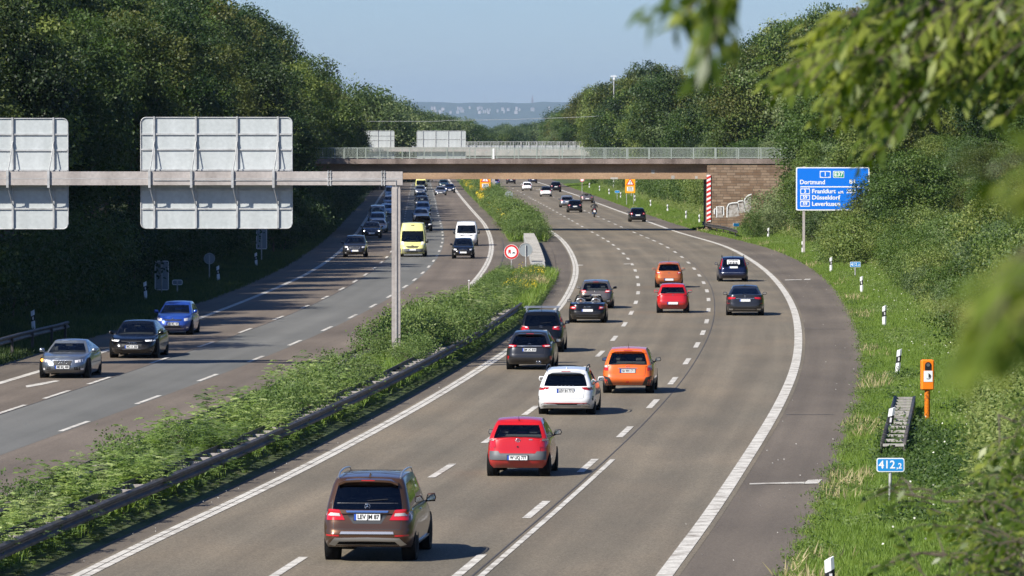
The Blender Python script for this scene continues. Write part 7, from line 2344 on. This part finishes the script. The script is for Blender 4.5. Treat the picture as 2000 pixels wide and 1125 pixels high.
def motorcycle(label, u, v, fn, near='rear', bodym='lamp_red', plabel='', pants='leather', hm='helmet', yaw=0):
    t = thing('motorcycle', label, 'motorcycle')
    for y in (-.72, .72):
        mb = MB(); mb.lathe([(.20, -.05), (.29, -.065), (.315, -.03), (.32, 0), (.315, .03), (.29, .065), (.20, .05), (.20, -.05)], 24, Matrix.Translation((0, y, .32))); w_ = mb.build('wheel', M['tyre'], t); recalc(w_.data)
        mb = MB(); mb.lathe([(.20, -.03), (.02, -.05), (.02, .05), (.20, .03)], 12, Matrix.Translation((0, y, .32))); mb.build('rim', M['rim'], w_)
    mb = MB(); mb.tube([(0, -.45, .62), (0, -.1, .82), (0, .30, .90), (0, .55, .78)], [.10, .16, .19, .10], 10); mb.build('tank', M[bodym], t)
    mb = MB(); mb.tube([(0, -.95, .88), (0, -.65, .82), (0, -.2, .78)], [.05, .13, .14], 8); mb.build('seat', M['seat'], t)
    mb = MB(); mb.box(-.17, .17, -.30, .35, .28, .68, bev=.06); mb.build('engine', M['trim'], t)
    mb = MB(); mb.tube([(-.36, .42, 1.05), (-.2, .55, 1.08), (0, .58, 1.02), (.2, .55, 1.08), (.36, .42, 1.05)], .018, 6); mb.build('handlebar', M['trim'], t)
    for sd in (-1, 1):
        mb = MB(); mb.tube([(sd * .10, .52, 1.0), (sd * .10, .72, .32)], .028, 6); mb.build('fork', M['silver'], t)
        mb = MB(); mb.tube([(sd * .22, .48, 1.10), (sd * .36, .46, 1.24)], .01, 5); mb.box(sd * .36 - .06, sd * .36 + .06, .43, .47, 1.20, 1.28, bev=.01); mb.build('mirror', M['trim'], t)
        mb = MB(); mb.tube([(sd * .16, -.1, .40), (sd * .17, -.75, .46)], [.03, .045], 8); mb.build('exhaust', M['chrome'], t)
    mb = MB(); mb.box(-.09, .09, -1.02, -.96, .84, .93, bev=.015); mb.build('tail_lamp', M['lamp_red'], t)
    mb = MB(); mb.box(-.11, .11, -1.03, -1.015, .58, .76); mb.box(-.02, .02, -1.01, -.9, .7, .9); mb.build('licence_plate', M['plate'], t)
    mb = MB(); mb.tube([(0, .60, .92), (0, .72, .92)], [.10, .09], 12); mb.build('headlamp', M['lamp_day'] if near != 'rear' else M['lamp_white'], t)
    p = G(u, v, .022); h = hd(fn, p.y) + yaw; sgn = 1 if near == 'rear' else -1
    d = Vector((-math.sin(h), math.cos(h), 0))
    t.location = p + d * .72; t.rotation_euler = (0, 0, h + (0 if sgn == 1 else PI))
    pr = thing('person', plabel, 'person', t.location, t.rotation_euler[2])
    J = [(0, -.35, .90, .15, .9), (0, -.26, 1.12, .15, .8), (0, -.14, 1.36, .18, .65), (0, -.08, 1.47, .06), (0, -.04, 1.54, .06),
         (.20, -.12, 1.38, .065), (.34, .12, 1.16, .05), (.34, .40, 1.08, .04), (-.20, -.12, 1.38, .065), (-.34, .12, 1.16, .05), (-.34, .40, 1.08, .04),
         (.13, -.30, .88, .10), (.24, .15, .76, .075), (.20, -.10, .38, .05), (.20, .02, .32, .045), (-.13, -.30, .88, .10), (-.24, .15, .76, .075), (-.20, -.10, .38, .05), (-.20, .02, .32, .045)]
    E = [(0, 1), (1, 2), (2, 3), (3, 4), (2, 5), (5, 6), (6, 7), (2, 8), (8, 9), (9, 10), (0, 11), (11, 12), (12, 13), (13, 14), (0, 15), (15, 16), (16, 17), (17, 18)]
    skin_body('body', J, E, M[pants], pr)
    head(pr, (0, -.02, 1.66), .135, helmet=M[hm])
motorcycle('dark motorcycle with red tail, ridden away from the viewer between two black hatchbacks', 1161, 424.5, x_d2, plabel='person in black riding gear on the motorcycle beside the black hatchbacks')
motorcycle('distant oncoming motorcycle beside the light blue grey car', 831.5, 379, x_lb, 'front', 'helmet', 'person riding the distant oncoming motorcycle', yaw=.02)
# ------------------------------------------------------------------ trees close to the camera whose branches hang into view
def in_poly(u, v, poly):
    c = False; n = len(poly)
    for i in range(n):
        x0, y0 = poly[i]; x1, y1 = poly[(i + 1) % n]
        if (y0 > v) != (y1 > v) and u < (x1 - x0) * (v - y0) / (y1 - y0) + x0: c = not c
    return c

def near_tree(label, seed, D0, D1, polys, trunk_x, base_z, leafL, leafW, pairs, rach, limb_pts, mat='near_leaf', trunk_r=.13, top=13):
    rs = np.random.RandomState(seed); rr = random.Random(seed)
    t = thing('near_tree', label, 'tree', (trunk_x, (D0 + D1) / 2, base_z))
    o = t.location
    mb = MB(); mb.tube([(0, 0, -.3), (.1, .05, top * .4), (0, -.05, top * .75), (.05, 0, top)], [trunk_r, trunk_r * .8, trunk_r * .55, trunk_r * .2], 10); mb.build('trunk', M['bark'], t)
    tw = MB()
    for pts, r in limb_pts:
        q = [P(u, v, D) - o for u, v, D in pts]
        tw.tube([Vector((0, 0, q[0].z - .4))] + q, [r * 1.6] + [r * (1 - .8 * i / len(q)) for i in range(len(q))], 6)
    limb_s = [(P(*a) - o).lerp(P(*b) - o, k / 5) for pts, r in limb_pts for a, b in zip(pts[:-1], pts[1:]) for k in range(6)]
    Ps, As, Ns, Ls, Vs = [], [], [], [], []
    for poly, n, (du, dv), spread in polys:
        us = [p[0] for p in poly]; vs_ = [p[1] for p in poly]
        cnt = 0
        while cnt < n:
            u, v = rr.uniform(min(us), max(us)), rr.uniform(min(vs_), max(vs_))
            if not in_poly(u, v, poly): continue
            cnt += 1
            D = rr.uniform(D0, D1)
            p = P(u, v, D) - o
            d = Vector((du + rr.uniform(-spread, spread), rr.uniform(-.5, .5), dv + rr.uniform(-spread, spread))).normalized()
            L = rach * rr.uniform(.7, 1.25)
            pts = [p + d * L * f + Vector((0, 0, -.35 * L * f * f)) for f in np.linspace(0, 1, 5)]
            p = p - d * L * .5
            pts = [q - d * L * .5 for q in pts]
            tw.tube(pts, [.0035, .003, .0025, .002, .0015], 4, cap=False)
            lp = min((q for q in limb_s), key=lambda q: (q - pts[0]).length)
            if (lp - pts[0]).length > 1.3: lp = pts[0] - d * .12
            mid = lp.lerp(pts[0], .5) + Vector((0, 0, .06 * (lp - pts[0]).length))
            tw.tube([lp, mid, pts[0]], [.006, .005, .0035], 4, cap=False)
            side = d.cross(Vector((0, 0, 1))).normalized()
            upn = side.cross(d)
            roll = rr.uniform(-.7, .7)
            side2 = side * math.cos(roll) + upn * math.sin(roll)
            v_ = rr.random()
            for j in range(pairs):
                f = (j + .6) / pairs
                q = pts[0].lerp(pts[-1], f) if False else p + d * L * f + Vector((0, 0, -.35 * L * f * f))
                for sg in (-1, 1):
                    Ps.append(tuple(q)); a = side2 * sg * .95 + d * .55 + Vector((0, 0, -.35)) + Vector(tuple(rs.normal(size=3) * .14)); As.append(tuple(a))
                    nn = Vector((0, -.35, 1)) + Vector(tuple(rs.normal(size=3) * .35)); Ns.append(tuple(nn))
                    Ls.append(leafL * rr.uniform(.75, 1.15)); Vs.append(min(1, .55 * v_ + .45 * rr.random()))
            Ps.append(tuple(p + d * L)); As.append(tuple(d)); Ns.append((0, -.3, 1)); Ls.append(leafL); Vs.append(v_)
    Ls = np.array(Ls)
    tw.build('twigs', M['bark'], t)
    me = leaf_mesh('foliage', np.array(Ps), np.array(As), np.array(Ns), Ls, Ls * leafW, M[mat], np.array(Vs), kink=.22)
    link('foliage', me, t)
    return t

near_tree('tree whose leafy branches hang into the upper right of the view, slightly out of focus, with unseen leaves added above to shade them', 5, 20, 25,
          [([(1680, -20), (1600, 40), (1530, 90), (1530, 150), (1600, 165), (1660, 175), (1760, 170), (1860, 110), (2060, 110), (2060, -20)], 80, (-.9, -.35), .35),
           ([(1620, 120), (1660, 200), (1700, 265), (1740, 265), (1780, 210), (1840, 150), (1780, 90)], 20, (-.6, -.7), .35),
           ([(1780, -20), (1760, 110), (1800, 160), (1900, 140), (2060, 160), (2060, -20)], 150, (-.7, -.5), .6),
           ([(1500, 140), (1560, 110), (1640, 100), (1640, 125), (1560, 150)], 7, (-1, -.25), .2),
           ([(1060, -960), (1460, -960), (1460, -560), (1060, -560)], 170, (-.6, -.5), .6)],  # unseen leaves above the frame, added to shade the branches below
          5.2, 0.5, .100, .34, 6, .25,
          [([(2100, 60, 22), (1900, 70, 22), (1740, 95, 22), (1620, 120, 22), (1520, 140, 22)], .018), ([(2300, -300, 21), (1700, -520, 21), (1400, -700, 21), (1150, -800, 21)], .018), ([(2100, -30, 23), (1850, 0, 23), (1700, 20, 23), (1600, 50, 23)], .016), ([(2100, 130, 21), (1900, 150, 21), (1780, 180, 21), (1720, 240, 21)], .014)])  # second limb is unseen, added to carry the shading leaves
near_tree('tree close to the camera with a few blurred leaves hanging in from the top edge', 6, 11.0, 12.5,
          [([(1300, -40), (1300, -5), (1370, 5), (1430, -5), (1430, -40)], 9, (-.6, -.6), .4), ([(1395, 10), (1365, 80), (1390, 90), (1425, 30)], 5, (-.3, -.95), .12), ([(1410, 20), (1430, 40), (1440, 30), (1420, 10)], 2, (.1, -1), .2)],
          4.2, 1.0, .075, .38, 4, .11, [([(2300, -250, 11.6), (1800, -160, 11.6), (1500, -70, 11.6), (1400, 0, 11.6)], .010)], top=9.5)
near_tree('tree right next to the camera whose strongly blurred leaves cover the right edge', 7, 6.0, 7.0,
          [([(2080, 440), (1990, 470), (1960, 530), (1935, 580), (1930, 620), (2080, 640)], 19, (-.8, -.4), .4), ([(1920, 600), (1900, 640), (1915, 650), (1940, 620)], 3, (-.5, -.8), .2),
           ([(2080, 280), (1980, 290), (1960, 320), (2080, 340)], 4, (-.9, -.2), .3)],
          3.0, 4.0, .060, .42, 4, .080, [([(2300, 560, 6.5), (2100, 560, 6.5), (2000, 600, 6.5), (1950, 640, 6.5)], .008)], mat='near_leaf_pale', top=6.5)
near_tree('bushy tree at the lower right corner with slightly blurred leafy shoots', 8, 29, 37,
          [([(2080, 740), (2000, 770), (1950, 840), (1910, 900), (1880, 980), (1800, 1010), (1740, 1050), (1700, 1140), (2080, 1140)], 105, (-.7, .35), .6),
           ([(2080, 920), (1950, 960), (1880, 1140), (2080, 1140)], 90, (-.4, .5), .7),
           ([(1720, 930), (1800, 925), (1860, 960), (1790, 990), (1720, 970)], 7, (-1, .1), .3)],
          5.0, 4.2, .085, .42, 5, .24, [([(2150, 1000, 33), (2000, 980, 33), (1850, 980, 33), (1740, 960, 33)], .014), ([(2150, 1150, 33), (1950, 1100, 33), (1800, 1080, 33), (1700, 1110, 33)], .014), ([(2150, 850, 33), (2020, 840, 33), (1950, 810, 33)], .012)], mat='near_leaf', top=7)
# ------------------------------------------------------------------ light, sky, air
SUN_EL, SUN_AZ = R(40), R(-131)      # azimuth measured from +y (view direction) towards +x
w = bpy.data.worlds.new('World'); SC.world = w; w.use_nodes = True
nt = w.node_tree
bg = nt.nodes['Background']
sk = nt.nodes.new('ShaderNodeTexSky'); sk.sky_type = 'NISHITA'; sk.sun_disc = False
sk.sun_elevation = SUN_EL; sk.sun_rotation = SUN_AZ
sk.altitude = 100; sk.air_density = 1.0; sk.dust_density = 0.1; sk.ozone_density = 6.0
mxs = nt.nodes.new('ShaderNodeMix'); mxs.data_type = 'RGBA'; mxs.blend_type = 'MULTIPLY'; mxs.inputs['Factor'].default_value = 1
mxs.inputs['B'].default_value = (.86, 1.0, 1.32, 1)
nt.links.new(sk.outputs[0], mxs.inputs['A']); nt.links.new(mxs.outputs['Result'], bg.inputs['Color']); bg.inputs['Strength'].default_value = 0.057
sd = bpy.data.lights.new('sun', 'SUN'); sd.energy = 5.0; sd.angle = R(.53); sd.color = (1.0, .955, .88)
so = bpy.data.objects.new('sun', sd); COL.objects.link(so)
sv = Vector((math.sin(SUN_AZ) * math.cos(SUN_EL), math.cos(SUN_AZ) * math.cos(SUN_EL), math.sin(SUN_EL)))
so.rotation_euler = sv.to_track_quat('Z', 'Y').to_euler()
so.location = sv * 200

hz, hn, hb = new_mat('haze_air')
hn.nodes.remove(hb)
pv = N(hn, 'ShaderNodeVolumePrincipled')
pv.inputs['Color'].default_value = (.60, .79, 1.0, 1); pv.inputs['Density'].default_value = 3.2e-5; pv.inputs['Anisotropy'].default_value = 0.2
hn.links.new(pv.outputs[0], hn.nodes['Material Output'].inputs['Volume'])
hm = MB(); hm.box(-9500, 9500, -260, 34000, -9, 330)
tag(hm.build('haze', hz), kind='stuff')

SC.view_settings.view_transform = 'Standard'; SC.view_settings.look = 'None'
SC.view_settings.exposure = 0.64; SC.view_settings.gamma = 1.0
SC.cycles.use_denoising = True
SC.cycles.max_bounces = 6; SC.cycles.diffuse_bounces = 2; SC.cycles.glossy_bounces = 3; SC.cycles.transmission_bounces = 3
SC.cycles.transparent_max_bounces = 12; SC.cycles.volume_bounces = 0
SC.cycles.sample_clamp_indirect = 6.0
